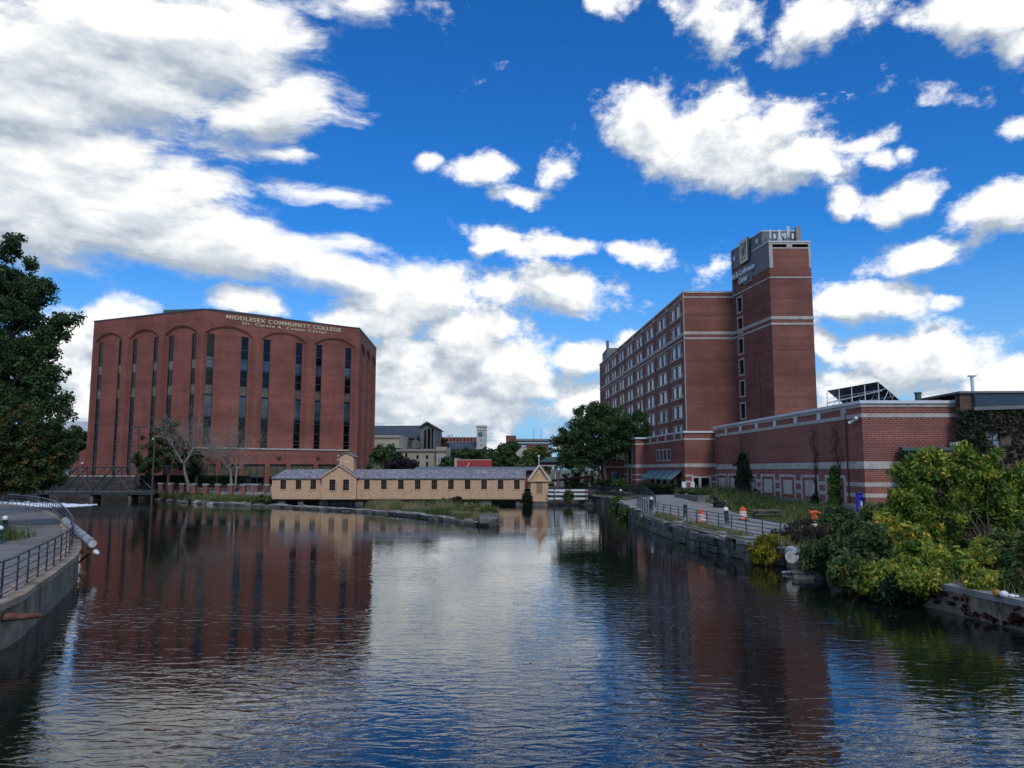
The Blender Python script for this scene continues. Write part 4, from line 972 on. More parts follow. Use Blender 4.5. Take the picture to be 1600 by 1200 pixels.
for a, b in wins:
    fr = MB(); fr.box(a, a + .08, -.35, -.25, 1.7, 4, FN); fr.box(b - .08, b, -.35, -.25, 1.7, 4, FN); fr.box((a + b) / 2 - .05, (a + b) / 2 + .05, -.35, -.25, 1.7, 4, FN); w = fr.build('window', M['dark_metal'], wing)
    g = MB(); g.box(a, b, -.42, -.36, 1.7, 4, FN); g.build('pane', M['glass'], w)
    aw = MB(); a2, b2 = a - .22, b + .28; th = .05
    q = [FN.at(a2, .02, 5.2), FN.at(b2, .02, 5.2), FN.at(b2, 1.35, 4.1), FN.at(a2, 1.35, 4.1)]; up = FN.n * .05 + Vector((0, 0, .05))
    vs = q + [p + up for p in q]; aw.add(vs, [(0, 1, 2, 3), (4, 5, 6, 7), (0, 1, 5, 4), (1, 2, 6, 5), (2, 3, 7, 6), (3, 0, 4, 7)])
    aw.box(a2, b2, 1.33, 1.38, 3.95, 4.12, FN); ao = aw.build('awning', M['awning'], wing)
    ar = MB()
    for x in (a2, b2): ar.tube([FN.at(x, .03, 4.0), FN.at(x, 1.33, 4.05)], .025, 5); ar.tube([FN.at(x, .03, 5.1), FN.at(x, .03, 4.0)], .02, 5)
    ar.build('awning_frame', M['dark_metal'], ao)
for a, b in smalls:
    g = MB(); g.box(a, b, -.35, -.25, 6.65, 8.0, FN); g.box((a + b) / 2 - .04, (a + b) / 2 + .04, -.25, -.2, 6.65, 8.0, FN, M['dark_metal']); g.mats = [M['glass'], M['dark_metal']]; g.mi = [0] * 6 + [1] * 6; g.build('small_window', None, wing)
for a, b in ((1.05, 1.65), (2.0, 3.0)):
    g = MB(); g.box(a, b, -.45, -.36, 1.9, 4.28, FD); d = g.build('door', M['glass'], wing); h = MB(); h.box(b - .2, b - .16, -.36, -.3, 2.8, 3.4, FD); h.build('handle', M['white_cap'], d)
g = MB(); g.box(2.6, 5.2, -.35, -.25, 6.2, 8.6, FK); g.box(2.6, 4.6, -.352, -.25, 2.2, 5.3, FK); g.build('side_window', M['glass'], wing)
g = MB(); g.box(1.6, 3.2, -.3, -.2, 2.3, 5.0, FQ); d = g.build('entrance_door', M['glass_blue'], wing); g = MB(); g.box(1.6, 1.75, -.2, -.1, 2.3, 5, FQ); g.box(3.05, 3.2, -.2, -.1, 2.3, 5, FQ); g.box(2.35, 2.45, -.2, -.1, 2.3, 5, FQ); g.box(1.75, 3.05, -.2, -.12, 3.6, 3.75, FQ); g.build('door_frame', M['awning'], d)

# ---------------------------------------------------------------- ivy covered old building at the right edge
ivy = thing('ivy_building', (35, 59.7, 1.1), 'old dark brick building covered in ivy at the right edge', 'building')
IY = 59.7; xa = P(1411, 699, IY).x; xb = P(1502, 699, IY).x; zl = P(1411, 699, IY).z; zh = P(1512, 612, IY).z; xc = P(1518, 640, IY).x
FI = Frame((xa, IY), (52, IY - .8)); u1 = xb - xa
wxa, wxb = P(1540, 700, IY).x - xa, P(1560, 700, IY).x - xa; wz0, wz1 = P(1550, 737, IY).z, P(1550, 671, IY).z
mb = MB(); mb.box(0, u1, -.5, 0, 1.0, zl - .25, FI); mb.holed(FI, [(u1, 1.0), (FI.L, 1.0), (FI.L, zh - 1.2), (u1, zh - 1.2)], [[(wxa, wz0), (wxb, wz0), (wxb, wz1), (wxa, wz1)]], .05, .3)
mb.box(u1, xc - xa - .1, -.45, .048, zh - 1.2, zh - .15, FI); mb.box(u1, u1 + .3, -.6, .045, 1.0, zh - .2, FI); mb.build('brick_wall', M['brick_old'], ivy)
mb = MB(); mb.box(-.1, u1 - .003, -.6, .12, zl - .25, zl, FI); mb.build('low_wall_coping', M['green_metal'], ivy)
mb = MB(); mb.wallprism(FI, [(xc - xa - .1, zh - 1.2), (FI.L, zh - .75), (FI.L, zh - .15), (xc - xa - .1, zh - .15)], -.3, .15); mb.build('fascia', mat('blue black fascia sheet', (.025, .045, .07), .5, .2), ivy)
mb = MB(); mb.box(u1 - .12, FI.L, -6, .28, zh - .15, zh, FI); mb.wallprism(FI, [(xc - xa - .1, zh - 1.5), (FI.L, zh - 1.0), (FI.L, zh - .75), (xc - xa - .1, zh - 1.22)], .05, .35); mb.build('roof_edge', M['grey_panel'], ivy)
mb = MB(); mb.tube([FI.at(xc - xa + .05, .3, zh - .2), FI.at(xc - xa + .05, .3, zh - 1.25)], .07, 6); mb.build('drain_pipe', M['dark_metal'], ivy)
g = MB(); g.box(wxa, wxb, -.2, -.12, wz0, wz1, FI); w = g.build('window', mat('peeling white board', (.30, .34, .35), .8, .3, 3, stain=.7, stain_col=(.06, .08, .07)), ivy)
g = MB(); k = (wz1 - wz0) / 4
for i in range(5): g.box(wxa, wxb, -.12, -.05, wz0 + i * k - .04, wz0 + i * k + .04, FI)
g.box((wxa + wxb) / 2 - .03, (wxa + wxb) / 2 + .03, -.12, -.06, wz0, wz1, FI); g.build('window_bars', M['dark_metal'], w); g = MB(); g.box(wxa - .15, wxb + .15, -.1, .25, wz0 - .22, wz0 - .04, FI); g.build('sill', M['stone'], w)
pa = P(1528, 800, IY - .3); mb = MB(); mb.box(P(1500, 800, IY).x - xa, P(1640, 800, IY).x - xa, .05, .2, 1.0, P(1520, 790, IY).z, FI); mb.build('rendered_base', mat('flaking pale render', (.42, .42, .43), .9, .2, 2, bump=.01, stain=.5, stain_col=(.2, .2, .2)), ivy)
mb = MB(); mb.box(P(1495, 690, IY).x - xa - .25, P(1495, 690, IY).x - xa + .1, -.8, .2, P(1495, 697, IY).z, P(1495, 691, IY).z, FI); mb.build('meter_box', M['white_cap'], ivy)
rg = random.Random(12); cl = []
for i in range(3000):
    u = u1 - .3 + (FI.L - u1) * rg.random() ** 1.1; z = 1.6 + (zh - 2.6) * rg.random()
    if wxa - .1 < u < wxb + .1 and wz0 < z < wz1 and rg.random() < .8: continue
    dens = .95 if u < u1 + 2.2 or z > zh - 3.2 else .55
    if z > zh - 1.45 + (u - u1) * .03: continue
    if rg.random() > dens: continue
    p = FI.at(u, .12, z); t_ = .35 if (u < u1 + 2.0) else .62 + .1 * (rg.random() - .5)
    cl.append((p.x, p.y, p.z, rg.uniform(.12, .3), t_))
for i in range(260):
    u = -.2 + rg.random() * (1.2 + .8 * rg.random()); z = 1.4 + (zl - 1.8) * rg.random(); p = FI.at(u, .12, z); cl.append((p.x, p.y, p.z, rg.uniform(.12, .28), .25))
leaves('ivy', cl, 12, .16, G_IVY, ivy, 31, flat=.1, jit=.12, area=False)
cl = [tuple(FI.at(P(1570 + rg.random() * 60, 800, IY).x - xa, .25, P(1570, 795 + rg.random() * 35, IY).z)) + (.25, .5) for _ in range(60)]
leaves('red_creeper', cl, 12, .15, G_RED, ivy, 32, flat=.1, area=False)
pz = P(1520, 612, 62); mb = MB(); mb.tube([(pz.x, 62, zh - .3), (pz.x, 62, P(1520, 589, 62).z)], .13, 10); mb.box(pz.x - .25, pz.x + .3, 61.8, 62.2, P(1520, 588.5, 62).z, P(1520, 586.5, 62).z); tag(mb.build('flue_pipe', M['white_cap']), 'tall thin metal flue with a flat cap above the ivy building', 'flue')
pz = P(1435, 628, 66); mb = MB(); mb.lathe([(.25, 0), (.25, P(1435, 615, 66).z - 10.45), (.3, P(1435, 615, 66).z - 10.4), (.3, P(1435, 614, 66).z - 10.35)], (pz.x, 66, 10.4), 14); tag(mb.build('roof_vent', M['green_metal']), 'short grey green vent pipe on the hall roof', 'vent')
mb = MB(); a, b = P(1473, 626, 63), P(1505, 620, 63); mb.add([(a.x, 63, a.z), (b.x, 63, b.z), (b.x + .5, 65.5, b.z + .25), (a.x + .8, 65.5, a.z + .3)], [(0, 1, 2, 3)]); mb.add([(a.x, 63, a.z - .12), (b.x, 63, b.z - .12), (b.x, 63, b.z), (a.x, 63, a.z)], [(0, 1, 2, 3)]); mb.tube([(b.x - .3, 64.5, 10.3), (b.x - .3, 64.5, b.z + .1)], .05, 5); mb.tube([(a.x + .4, 64, 10.3), (a.x + .4, 64, a.z + .1)], .05, 5); tag(mb.build('roof_solar_module', M['dark_metal']), 'flat dark panel low on the roof beside the ivy building', 'solar_module')  # low solar module carried on two thin posts
# tilted solar array on the hall roof
sa = thing('solar_array', (29.6, 72, 10.4), 'large tilted solar panel array on white struts on the hall roof', 'solar panel')
T0, T1 = P(1292, 611, 76), P(1371, 597, 70); B1, B0 = P(1406, 625, 61.8), P(1320, 632, 66)
e = (T1 - T0)
D = Vector((5.0, 4.6, -2.35)); T1 = T0 + Vector((3.9 * 1.05, -5.6, .0)); T0 = P(1292, 611, 73); T1 = P(1372, 597, 67.5); D = P(1406, 626, 69.5) - T1; 
mb = MB()
for i in range(5):
    for j in range(2):
        a = T0 + (T1 - T0) * (i / 5 + .004); b = T0 + (T1 - T0) * ((i + 1) / 5 - .004); d0, d1 = D * (j / 2 + .004), D * ((j + 1) / 2 - .004); n = (b - a).cross(D).normalized() * .05
        vs = [a + d0, b + d0, b + d1, a + d1]; mb.add(vs + [v + n for v in vs], [(0, 1, 2, 3), (4, 5, 6, 7), (0, 1, 5, 4), (1, 2, 6, 5), (2, 3, 7, 6), (3, 0, 4, 7)])
mb.build('panel', mat('dark solar cells', (.018, .024, .028), .35, .15), sa)
for k, f in enumerate((0.0, .25, .5, .75, 1.0)):
    mb = MB(); a = T0 + (T1 - T0) * f; m_ = a + D * .45; c = a + D * .92
    mb.tube([a + Vector((0, 0, -.05)), Vector((a.x, a.y, 10.5))], .04, 6); mb.tube([m_ + Vector((0, 0, -.08)), Vector((a.x, a.y, 10.6))], .028, 6); mb.tube([c + Vector((0, 0, -.06)), Vector((c.x, c.y, 10.4))], .045, 6); mb.tube([a + D * .5 + Vector((0, 0, -.08)), Vector((c.x, c.y, 10.5))], .028, 6)
    mb.build('strut', M['white_cap'], sa)
mb = MB(); mb.tube([T0 + Vector((0, 0, -1.15)), T1 + Vector((.3, 0, -.75))], .06, 6); mb.tube([T0 + D * .3 + Vector((0, 0, -.12)), T1 + D * .3 + Vector((0, 0, -.12))], .045, 6); mb.tube([T0 + D * .7 + Vector((0, 0, -.12)), T1 + D * .7 + Vector((0, 0, -.12))], .045, 6); mb.build('cross_rail', M['white_cap'], sa)

# ---------------------------------------------------------------- tan boarded gatehouse over the canal
gh = thing('gatehouse', (-17.3, 118, .86), 'long tan boarded gatehouse with shingle roof and a small cupola', 'building')
GF = Frame((-36.5, 118), (1.95, 118)); GL = GF.L; EZ = 3.98; RZ = 5.28; GD = 5.2
def boards(mb, fr, u0, u1, z0, z1, d, skip=(), step=.42):
    n = int((u1 - u0) / step)
    for i in range(1, n):
        u = u0 + (u1 - u0) * i / n; segs = [(z0, z1)]
        for (a, b, c, e_) in skip:
            if a - .05 < u < b + .05: segs = [(z0, c), (e_, z1)]
        for p, q in segs: mb.box(u - .022, u + .022, d - .02, d + .022, p, q, fr)
cx = [-34.75, -32.4, -30.1] ; cxr = [P(px, 757, 118).x for px in (573.3, 599.8, 626.3, 652.6, 678.6, 704.6, 730.6, 756.4, 782.1, 807.6)]
wl_ = [(x + 36.5 - .43, x + 36.5 + .43, 2.38, 3.74) for x in [P(px, 757, 118).x for px in (442.6, 466.4, 489.6)]]
wr_ = [(x + 36.5 - .43, x + 36.5 + .43, 2.38, 3.74) for x in cxr]
cm = [(P(px, 757, 117.2).x + 36.5 - .45, P(px, 757, 117.2).x + 36.5 + .45, 2.2, 3.85) for px in (519.5, 540.7)]
c0, c1 = P(503, 760, 117.2).x + 36.5, P(556.5, 760, 117.2).x + 36.5
mb = MB(); rect = lambda w: [(w[0], w[2]), (w[1], w[2]), (w[1], w[3]), (w[0], w[3])]
mb.holed(GF, [(0, .86), (c0 + .02, .86), (c0 + .02, EZ), (0, EZ)], [rect(w) for w in wl_], 0, .12)
mb.holed(GF, [(c1 - .02, .86), (GL, .86), (GL, EZ), (c1 - .02, EZ)], [rect(w) for w in wr_], 0, .12)
CP = 5.95; cmid = (c0 + c1) / 2
mb.holed(GF, [(c0, .86), (c1, .86), (c1, 4.25), (cmid, CP), (c0, 4.25)], [rect(w) for w in cm], .8, .12)
mb.box(c0, c0 + .1, -.1, .798, .86, 4.25, GF); mb.box(c1 - .1, c1, -.1, .798, .86, 4.25, GF); mb.box(c0, c1, 0, .79, .86, .95, GF)
mb.box(0, .12, -GD, -.002, .86, EZ, GF); mb.box(GL - .12, GL, -GD, -.002, .86, EZ, GF); mb.box(0, GL, -GD - .1, -GD, .86, EZ, GF); mb.box(.1, GL - .1, -GD, -.1, .86, .95, GF)
mb.wallprism(Frame(GF.at(GL, 0, 0), GF.at(GL, -GD, 0)), [(0, EZ), (GD, EZ), (GD / 2, RZ - .1)], -.12, 0)
mb.build('board_wall', M['wood'], gh)
mb = MB(); boards(mb, GF, 0, c0, .9, EZ - .05, 0, wl_); boards(mb, GF, c1, GL, .9, EZ - .05, 0, wr_); boards(mb, GF, c0, c1, .9, 4.2, .8, cm); mb.build('battens', M['wood'], gh)
mb = MB(); mb.box(0, c0, .003, .05, EZ - .12, EZ, GF); mb.box(c1, GL, .003, .05, EZ - .12, EZ, GF); mb.mats = []; mb.build('eave_board', mat('brown eave board', (.12, .055, .035), .7), gh)
mb = MB()
for x0, x1, d in ((0, .12, .03), (GL - .12, GL, .03), (c0, c0 + .12, .83), (c1 - .12, c1, .83)): mb.box(x0, x1, d - .05, d, .86, EZ if d < .5 else 4.22, GF)
mb.build('corner_boards', M['wood_trim'], gh)
M['munt'] = mat('dull glazing bar', (.15, .115, .08), .7)
def sash(w, d, par):
    a, b, z0, z1 = w; m_ = MB()
    for x0, x1, y0, y1 in ((a - .1, a, z0, z1 + .1), (b, b + .1, z0, z1 + .1), (a, b, z1, z1 + .1)): m_.box(x0, x1, d - .05, d + .04, y0, y1, GF)
    m_.box(a - .16, b + .16, d - .05, d + .09, z0 - .1, z0, GF); o = m_.build('window', M['wood_trim'], par)
    g = MB(); g.box(a, b, d - .16, d - .12, z0, z1, GF); g.build('pane', M['glass'], o)
    g = MB()
    for i in range(1, 3): x = a + (b - a) * i / 3; g.box(x - .018, x + .018, d - .118, d - .09, z0, z1, GF)
    for i in range(1, 4): z = z0 + (z1 - z0) * i / 4; g.box(a, b, d - .119, d - .085 + (.02 if i == 2 else 0), z - .018 - .01 * (i == 2), z + .018 + .01 * (i == 2), GF)
    g.build('muntins', M['munt'], o)
M['munt'] = mat('dull glazing bar', (.15, .115, .08), .7)
for w in wl_ + wr_: sash(w, 0, gh)
for w in cm: sash(w, .8, gh)
def slab(mb, q, th=.1):
    n = (q[1] - q[0]).cross(q[2] - q[0]).normalized(); n = n if n.z > 0 else -n; n *= th
    mb.add(q + [p + n for p in q], [(0, 1, 2, 3), (4, 5, 6, 7), (0, 1, 5, 4), (1, 2, 6, 5), (2, 3, 7, 6), (3, 0, 4, 7)])
mb = MB(); g = GF; ov = .22
slab(mb, [g.at(-.2, ov, EZ - .08), g.at(GL + .2, ov, EZ - .08), g.at(GL + .2, -GD / 2, RZ), g.at(1.3, -GD / 2, RZ)])
slab(mb, [g.at(-.2, -GD - ov, EZ - .08), g.at(GL + .2, -GD - ov, EZ - .08), g.at(GL + .2, -GD / 2, RZ), g.at(1.3, -GD / 2, RZ)])
n_ = [g.at(-.2, ov, EZ - .08), g.at(-.2, -GD - ov, EZ - .08), g.at(1.3, -GD / 2, RZ + .1)]; mb.add(n_, [(0, 1, 2)])
mb.build('roof', M['shingle'], gh)
mb = MB(); slab(mb, [g.at(c0 - .25, 1.0, 4.1), g.at(cmid, 1.0, CP + .05), g.at(cmid, -GD / 2 - .6, CP + .05), g.at(c0 - .25, -GD / 2, 4.1)], .09); slab(mb, [g.at(c1 + .25, 1.0, 4.1), g.at(cmid, 1.0, CP + .05), g.at(cmid, -GD / 2 - .6, CP + .05), g.at(c1 + .25, -GD / 2, 4.1)], .09); mb.build('gable_roof', M['shingle'], gh)
mb = MB(); mb.wallprism(g, [(c0 - .27, 4.12), (cmid, CP + .12), (cmid, CP - .04), (c0 - .27, 3.98)], 1.002, 1.05); mb.wallprism(g, [(c1 + .27, 4.12), (cmid, CP + .12), (cmid, CP - .04), (c1 + .27, 3.98)], 1.0, 1.048); mb.build('barge_boards', M['wood_trim'], gh)
mb = MB(); mb.box(.1, GL - .1, -GD + .1, -.15, .72, .855, g); mb.build('floor_beam', M['bark_dark'], gh)
# cupola
cu0, cu1 = P(530, 730, 119.2).x, P(552.5, 730, 119.2).x; cz = 7.35; cr = P(541, 706.5, 119.2).z
cup = MB(); FC = Frame((cu0, 119.2), (cu1, 119.2)); w_ = FC.L
cup.wallprism(FC, [(0, 4.7), (w_, 4.7), (w_, cz), (w_ / 2, cr - .12), (0, cz)], -1.9, 0); co = cup.build('cupola', M['wood'], gh)
mb = MB(); slab(mb, [FC.at(-.25, .22, cz - .12), FC.at(w_ / 2, .22, cr - .05), FC.at(w_ / 2, -2.1, cr - .05), FC.at(-.25, -2.1, cz - .12)], .09); slab(mb, [FC.at(w_ + .25, .22, cz - .12), FC.at(w_ / 2, .22, cr - .05), FC.at(w_ / 2, -2.1, cr - .05), FC.at(w_ + .25, -2.1, cz - .12)], .09); mb.build('cupola_roof', M['shingle'], co)
mb = MB(); mb.box(w_ * .34, w_ * .66, .003, .06, 6.35, 7.05, FC); mb.box(w_ * .3, w_ * .7, .003, .09, 7.05, 7.15, FC); mb.box(w_ * .3, w_ * .7, .003, .09, 6.25, 6.35, FC); mb.box(w_ * .48, w_ * .52, .06, .08, 6.35, 7.05, FC); mb.build('cupola_window', M['wood_trim'], co)
mb = MB()
for q in (.0, .35): mb.box(-.32, -.1, -.1, .1, 7.35 - q * 1.6, 7.5 - q * 1.6, FC)
mb.build('flood_light', M['white_paint'], co)
# masonry below the gatehouse
pm = thing('gatehouse_piers', (-17, 119, -.2), 'dark stone piers standing in the canal under the tan gatehouse', 'pier')
for x0, x1 in ((-35.8, -34.6), (-32.6, -31.8), (-29.3, -28.0), (-24.0, -22.7), (-20.6, -19.5), (-12, -11), (-4.5, -3.2), (.6, 1.9)):
    mb = MB(); mb.box(x0, x1, 118.5, 122.6, -.6, .72); mb.build('pier', M['stoneblock'], pm)
mb = MB(); mb.box(-36.3, -29.3, 121.6, 121.9, -.6, .7); mb.box(-22.7, 1.9, 120.8, 121.2, -.6, .42); mb.box(-28.0, -24.0, 119.2, 119.5, -.6, .7, WORLD, None); mb.build('sill_wall', M['stoneblock'], pm)
# small latticed pavilion
pv = thing('gate_pavilion', (4.1, 116, 0), 'narrow tan pavilion with pointed gable and lattice window', 'building')
FP = Frame((2.78, 116), (5.43, 116)); w_ = FP.L; la, lb, lz0, lz1 = w_ * .335, w_ * .665, P(842, 771, 116).z, P(842, 751.3, 116).z
mb = MB(); mb.holed(FP, [(0, .62), (w_, .62), (w_, 3.55), (0, 3.55)], [[(la, lz0), (lb, lz0), (lb, lz1), (la, lz1)]], 0, .15); mb.box(0, .1, -3.2, -.002, .62, 3.55, FP); mb.box(w_ - .1, w_, -3.2, -.002, .62, 3.55, FP); mb.box(0, w_, -3.2, -3.1, .62, 3.55, FP); mb.wallprism(FP, [(.05, 3.72), (w_ - .05, 3.72), (w_ / 2, 5.65)], -3.1, -.05); mb.build('board_wall', M['wood'], pv)
mb = MB(); mb.box(-.32, w_ + .32, -3.3, .3, 3.55, 3.72, FP); mb.wallprism(FP, [(-.42, 3.68), (w_ / 2, 6.02), (w_ / 2, 5.78), (-.1, 3.68)], .15, .3); mb.wallprism(FP, [(w_ + .42, 3.68), (w_ / 2, 6.02), (w_ / 2, 5.78), (w_ + .1, 3.68)], .148, .298); mb.box(la - .1, lb + .1, 0, .05, lz0 - .12, lz0, FP); mb.box(0, w_, 0, .03, .62, .8, FP); mb.build('trim', M['wood_trim'], pv)
mb = MB(); slab(mb, [FP.at(-.45, .32, 3.66), FP.at(w_ / 2, .32, 6.0), FP.at(w_ / 2, -3.4, 6.0), FP.at(-.45, -3.4, 3.66)], .07); slab(mb, [FP.at(w_ + .45, .32, 3.66), FP.at(w_ / 2, .32, 6.0), FP.at(w_ / 2, -3.4, 6.0), FP.at(w_ + .45, -3.4, 3.66)], .07); mb.build('roof', M['white_cap'], pv)
g = MB(); g.box(la, lb, -.2, -.15, lz0, lz1, FP); w = g.build('lattice_window', M['maroon'], pv); g = MB(); W_, H_ = lb - la, lz1 - lz0
for s_ in (1, -1):
    for i in range(-7, 14):
        c = i * .30; pts_ = []
        for t_ in np.linspace(0, 1, 41):
            x = t_ * W_; z = (x + c) if s_ == 1 else (W_ - x + c)
            if 0 <= z <= H_: pts_.append((x, z))
        if len(pts_) > 2: g.tube([FP.at(la + pts_[0][0], -.01, lz0 + pts_[0][1]), FP.at(la + pts_[-1][0], -.01, lz0 + pts_[-1][1])], .05, 4)
g.build('lattice', M['wood_trim'], w)
mb = MB(); mb.box(-.25, w_ + .1, -3.4, .25, -.6, .62, FP); mb.build('stone_base', M['stoneblock'], pv)
p = P(842, 727, 121); lp = MB(); lp.tube([(p.x, 121, 2), (p.x, 121, P(842, 714, 121).z)], .07, 8); lo = thing('globe_lamp', (p.x, 121, 2), 'slim pale lamp post with white globe behind the pavilion', 'lamp'); lp.build('post', M['white_cap'], lo); b_ = MB(); b_.ball((p.x, 121, P(842, 713, 121).z), .2, 8); b_.build('globe', M['white_globe'], lo, smooth=True)
# long seamed roof behind
mb = MB(); a, b = P(648, 735, 136), P(836, 731, 136); lb_ = thing('canopy_building', (a.x, 136, 1.5), 'long low building with grey seamed metal roof behind the gatehouse', 'building')
zt_ = P(700, 730.3, 138).z; slab(mb, [Vector((a.x, 135, 5.15)), Vector((b.x + 1, 135, 5.15)), Vector((b.x + 1, 139, zt_)), Vector((a.x, 139, zt_))], .1); mb.build('roof', M['seam'], lb_)
mb = MB(); mb.box(a.x + .3, b.x + .5, 136, 142, 1.4, 5.2); mb.build('wall', M['brick_far_dark'], lb_)
# guide wall with the grassy island behind it
GWL = smooth_line([(-47.5, 120.3), (-41, 115.5), (-35, 111.8), (-30, 107), (-25.4, 103), (-19.7, 98.2), (-15.5, 93.8), (-11.7, 88.9), (-6.6, 80.4), (-3.4, 74.2)], 3)
block_wall('guide_wall', GWL, .50, 'long low stone wall curving through the water in front of the gatehouse', 8, h=.34, th=.8, mt=M['stoneblock'], top=M['stonetop'])
isl = [(-18.6, 98.0), (-15.2, 94.2), (-11.3, 89.6), (-6.2, 81), (-3.0, 74.6), (-1.6, 74.2), (-1.1, 76), (-1.6, 84), (-3.5, 92), (-8, 100), (-14, 104), (-17.5, 103)]
cxi, cyi = -11, 92
mb = MB(); ring = []
for f, z in ((1.0, -.3), (.97, .42), (.8, .62), (.45, .85), (.1, .95)): ring.append([(cxi + (x - cxi) * f, cyi + (y - cyi) * f, z) for x, y in isl])
n = len(isl); mb.add([p for r_ in ring for p in r_], [(i * n + j, i * n + (j + 1) % n, (i + 1) * n + (j + 1) % n, (i + 1) * n + j) for i in range(4) for j in range(n)] + [tuple(4 * n + j for j in range(n))])
o = mb.build('island', mat('island soil', (.10, .085, .05), .95, .3), smooth=True); o['kind'] = 'structure'
rg = random.Random(7); pts_ = []
patchc = [(rg.uniform(-19, 0), rg.uniform(74, 105), rg.uniform(.1, .85), rg.uniform(.35, 1.25)) for _ in range(60)]
while len(pts_) < 26000:
    x, y = rg.uniform(-19, -.5), rg.uniform(73.5, 105)
    if not inside((x, y), isl): continue
    f = max(abs((x - cxi)), 0); pc = min(patchc, key=lambda q: (q[0] - x) ** 2 + (q[1] - y) ** 2)
    pts_.append((x, y, .45, (.4 + .7 * rg.random()) * pc[3], pc[2]))
grass('island_grass', pts_, 1.05, .055, G_GRASS, 5, 'tall straw and green grass covering the small island')
rk = MB(); rg = random.Random(21)
def rock(name, c, r, label, seed, mt=None, grp=None, sq=.6):
    bm = bmesh.new(); bmesh.ops.create_icosphere(bm, subdivisions=2, radius=1); rr = random.Random(seed); ax = [Vector((rr.gauss(0, 1), rr.gauss(0, 1), rr.gauss(0, 1))).normalized() for _ in range(7)]
    for v in bm.verts:
        for a in ax:
            k = v.co.dot(a)
            if k > .62: v.co -= a * (k - .62)
        v.co = Vector((v.co.x * r * rr.uniform(.97, 1.03) * 1.2, v.co.y * r, v.co.z * r * sq))
    me = bpy.data.meshes.new(name); bm.to_mesh(me); bm.free(); me.materials.append(mt or M['stoneblock']); o = bpy.data.objects.new(name, me); C.objects.link(o); o.location = c
    return tag(o, label, 'rock', grp)
rock('rock', (-2.2, 74.3, .25), 1.25, 'rounded dark boulder at the tip of the grassy island', 3, sq=.75)

# ---------------------------------------------------------------- left end: truss bridge, abutment, lamp posts, promenade
ab = thing('abutment_wall', (-78, 143.4, 0), 'dark stone retaining wall with pale cap behind the truss bridge', 'wall')
FA = Frame((-90, 144.2), (-69.3, 142.4)); mb = MB(); mb.box(0, FA.L, -.6, 0, -.5, 4.0, FA); mb.build('wall_face', brick_mat('old stone courses', (.055, .045, .04), (.11, .085, .075), (.03, .026, .024), .9, .35, .03, .4, .2, .6), ab)
mb = MB(); mb.box(-.1, FA.L + .1, -.7, .12, 4.0, 4.25, FA); mb.build('cap', M['stonetop'], ab)
BY = 134.0
def bx(px): return P(px, 750, BY).x
br = thing('truss_bridge', (bx(140), BY, 1.5), 'dark steel truss footbridge crossing the canal at the far left', 'bridge')
zb, zt = P(140, 768, BY).z, P(140, 730, BY).z; xl, xr = bx(-30), bx(243)
mb = MB(); mb.box(xl, xr, BY, BY + 3.2, zb - .35, zb); mb.build('deck', M['plank'], br)
mb = MB(); mb.box(xl, xr, BY - .15, BY + .05, zb - .55, zb - .05); mb.box(xl, xr, BY + 3.15, BY + 3.35, zb - .55, zb - .05); steel = mat('dark grey green steel', (.025, .035, .038), .5, .3, 3); mb.build('edge_beam', steel, br)
for k, yy in enumerate((BY, BY + 3.2)):
    mb = MB(); X = lambda px: bx(px)
    mb.tube([(X(120), yy, zt), (X(202), yy, zt)], .11, 6); mb.tube([(X(202), yy, zt), (X(242), yy, zb)], .12, 6); mb.tube([(X(120), yy, zt), (X(82), yy, zb)], .12, 6)
    for a, b in ((175, 143), (120, 143), (175, 216 - 13)): mb.tube([(X(a), yy, zt), (X(b), yy, zb)], .09, 6)
    for q in (120, 147, 175, 202): mb.tube([(X(q), yy, zb), (X(q), yy, zt if q != 147 else zt)], .07, 6)
    mb.tube([(X(175), yy, zt), (X(203), yy, zb)], .08, 6); mb.tube([(X(147), yy, zb), (X(175), yy, zt)], .05, 6); mb.tube([(X(147), yy, zt), (X(120), yy, zb)], .05, 6)
    mb.build('truss', steel, br)
    rl = MB()
    for h in (.35, .7, 1.05, 1.35): rl.tube([(xl, yy + .1, zb + h), (xr, yy + .1, zb + h)], .022, 5)
    for i in range(19): xx = xl + (xr - xl) * i / 18; rl.tube([(xx, yy + .1, zb), (xx, yy + .1, zb + 1.35)], .03, 5)
    rl.build('railing', steel, br)
for q in (143, 203, 60):
    mb = MB(); mb.box(bx(q) - .25, bx(q) + .25, BY + .2, BY + 3.0, -.5, zb - .36); mb.build('pier', M['stoneblock'], br)
p = P(217.5, 667, 137); t_ = thing('lamp_post', (p.x, 137, 2.2), 'black twin arm lamp post in front of the brick office block', 'lamp'); mb = MB(); mb.tube([(p.x, 137, 2), (p.x, 137, p.z)], .11, 8); mb.build('pole', M['dark_metal'], t_)
for s_ in (-1, 1): mb = MB(); mb.box(min(p.x, p.x + s_ * 1.35), max(p.x, p.x + s_ * 1.35), 136.8, 137.2, p.z - .16, p.z + .12); mb.build('lamp_head', M['dark_metal'], t_)
p = P(243, 664, 126); t_ = thing('utility_pole', (p.x, 126, 1.2), 'weathered timber pole at the right end of the truss bridge', 'pole'); mb = MB(); mb.tube([(p.x, 126, -.2), (p.x, 126, p.z)], [.19, .14], 8); mb.build('pole', M['bark'], t_); mb = MB(); mb.box(p.x - .32, p.x - .12, 125.8, 126.1, p.z - 2.4, p.z - 2.1); mb.build('bracket', M['white_cap'], t_)
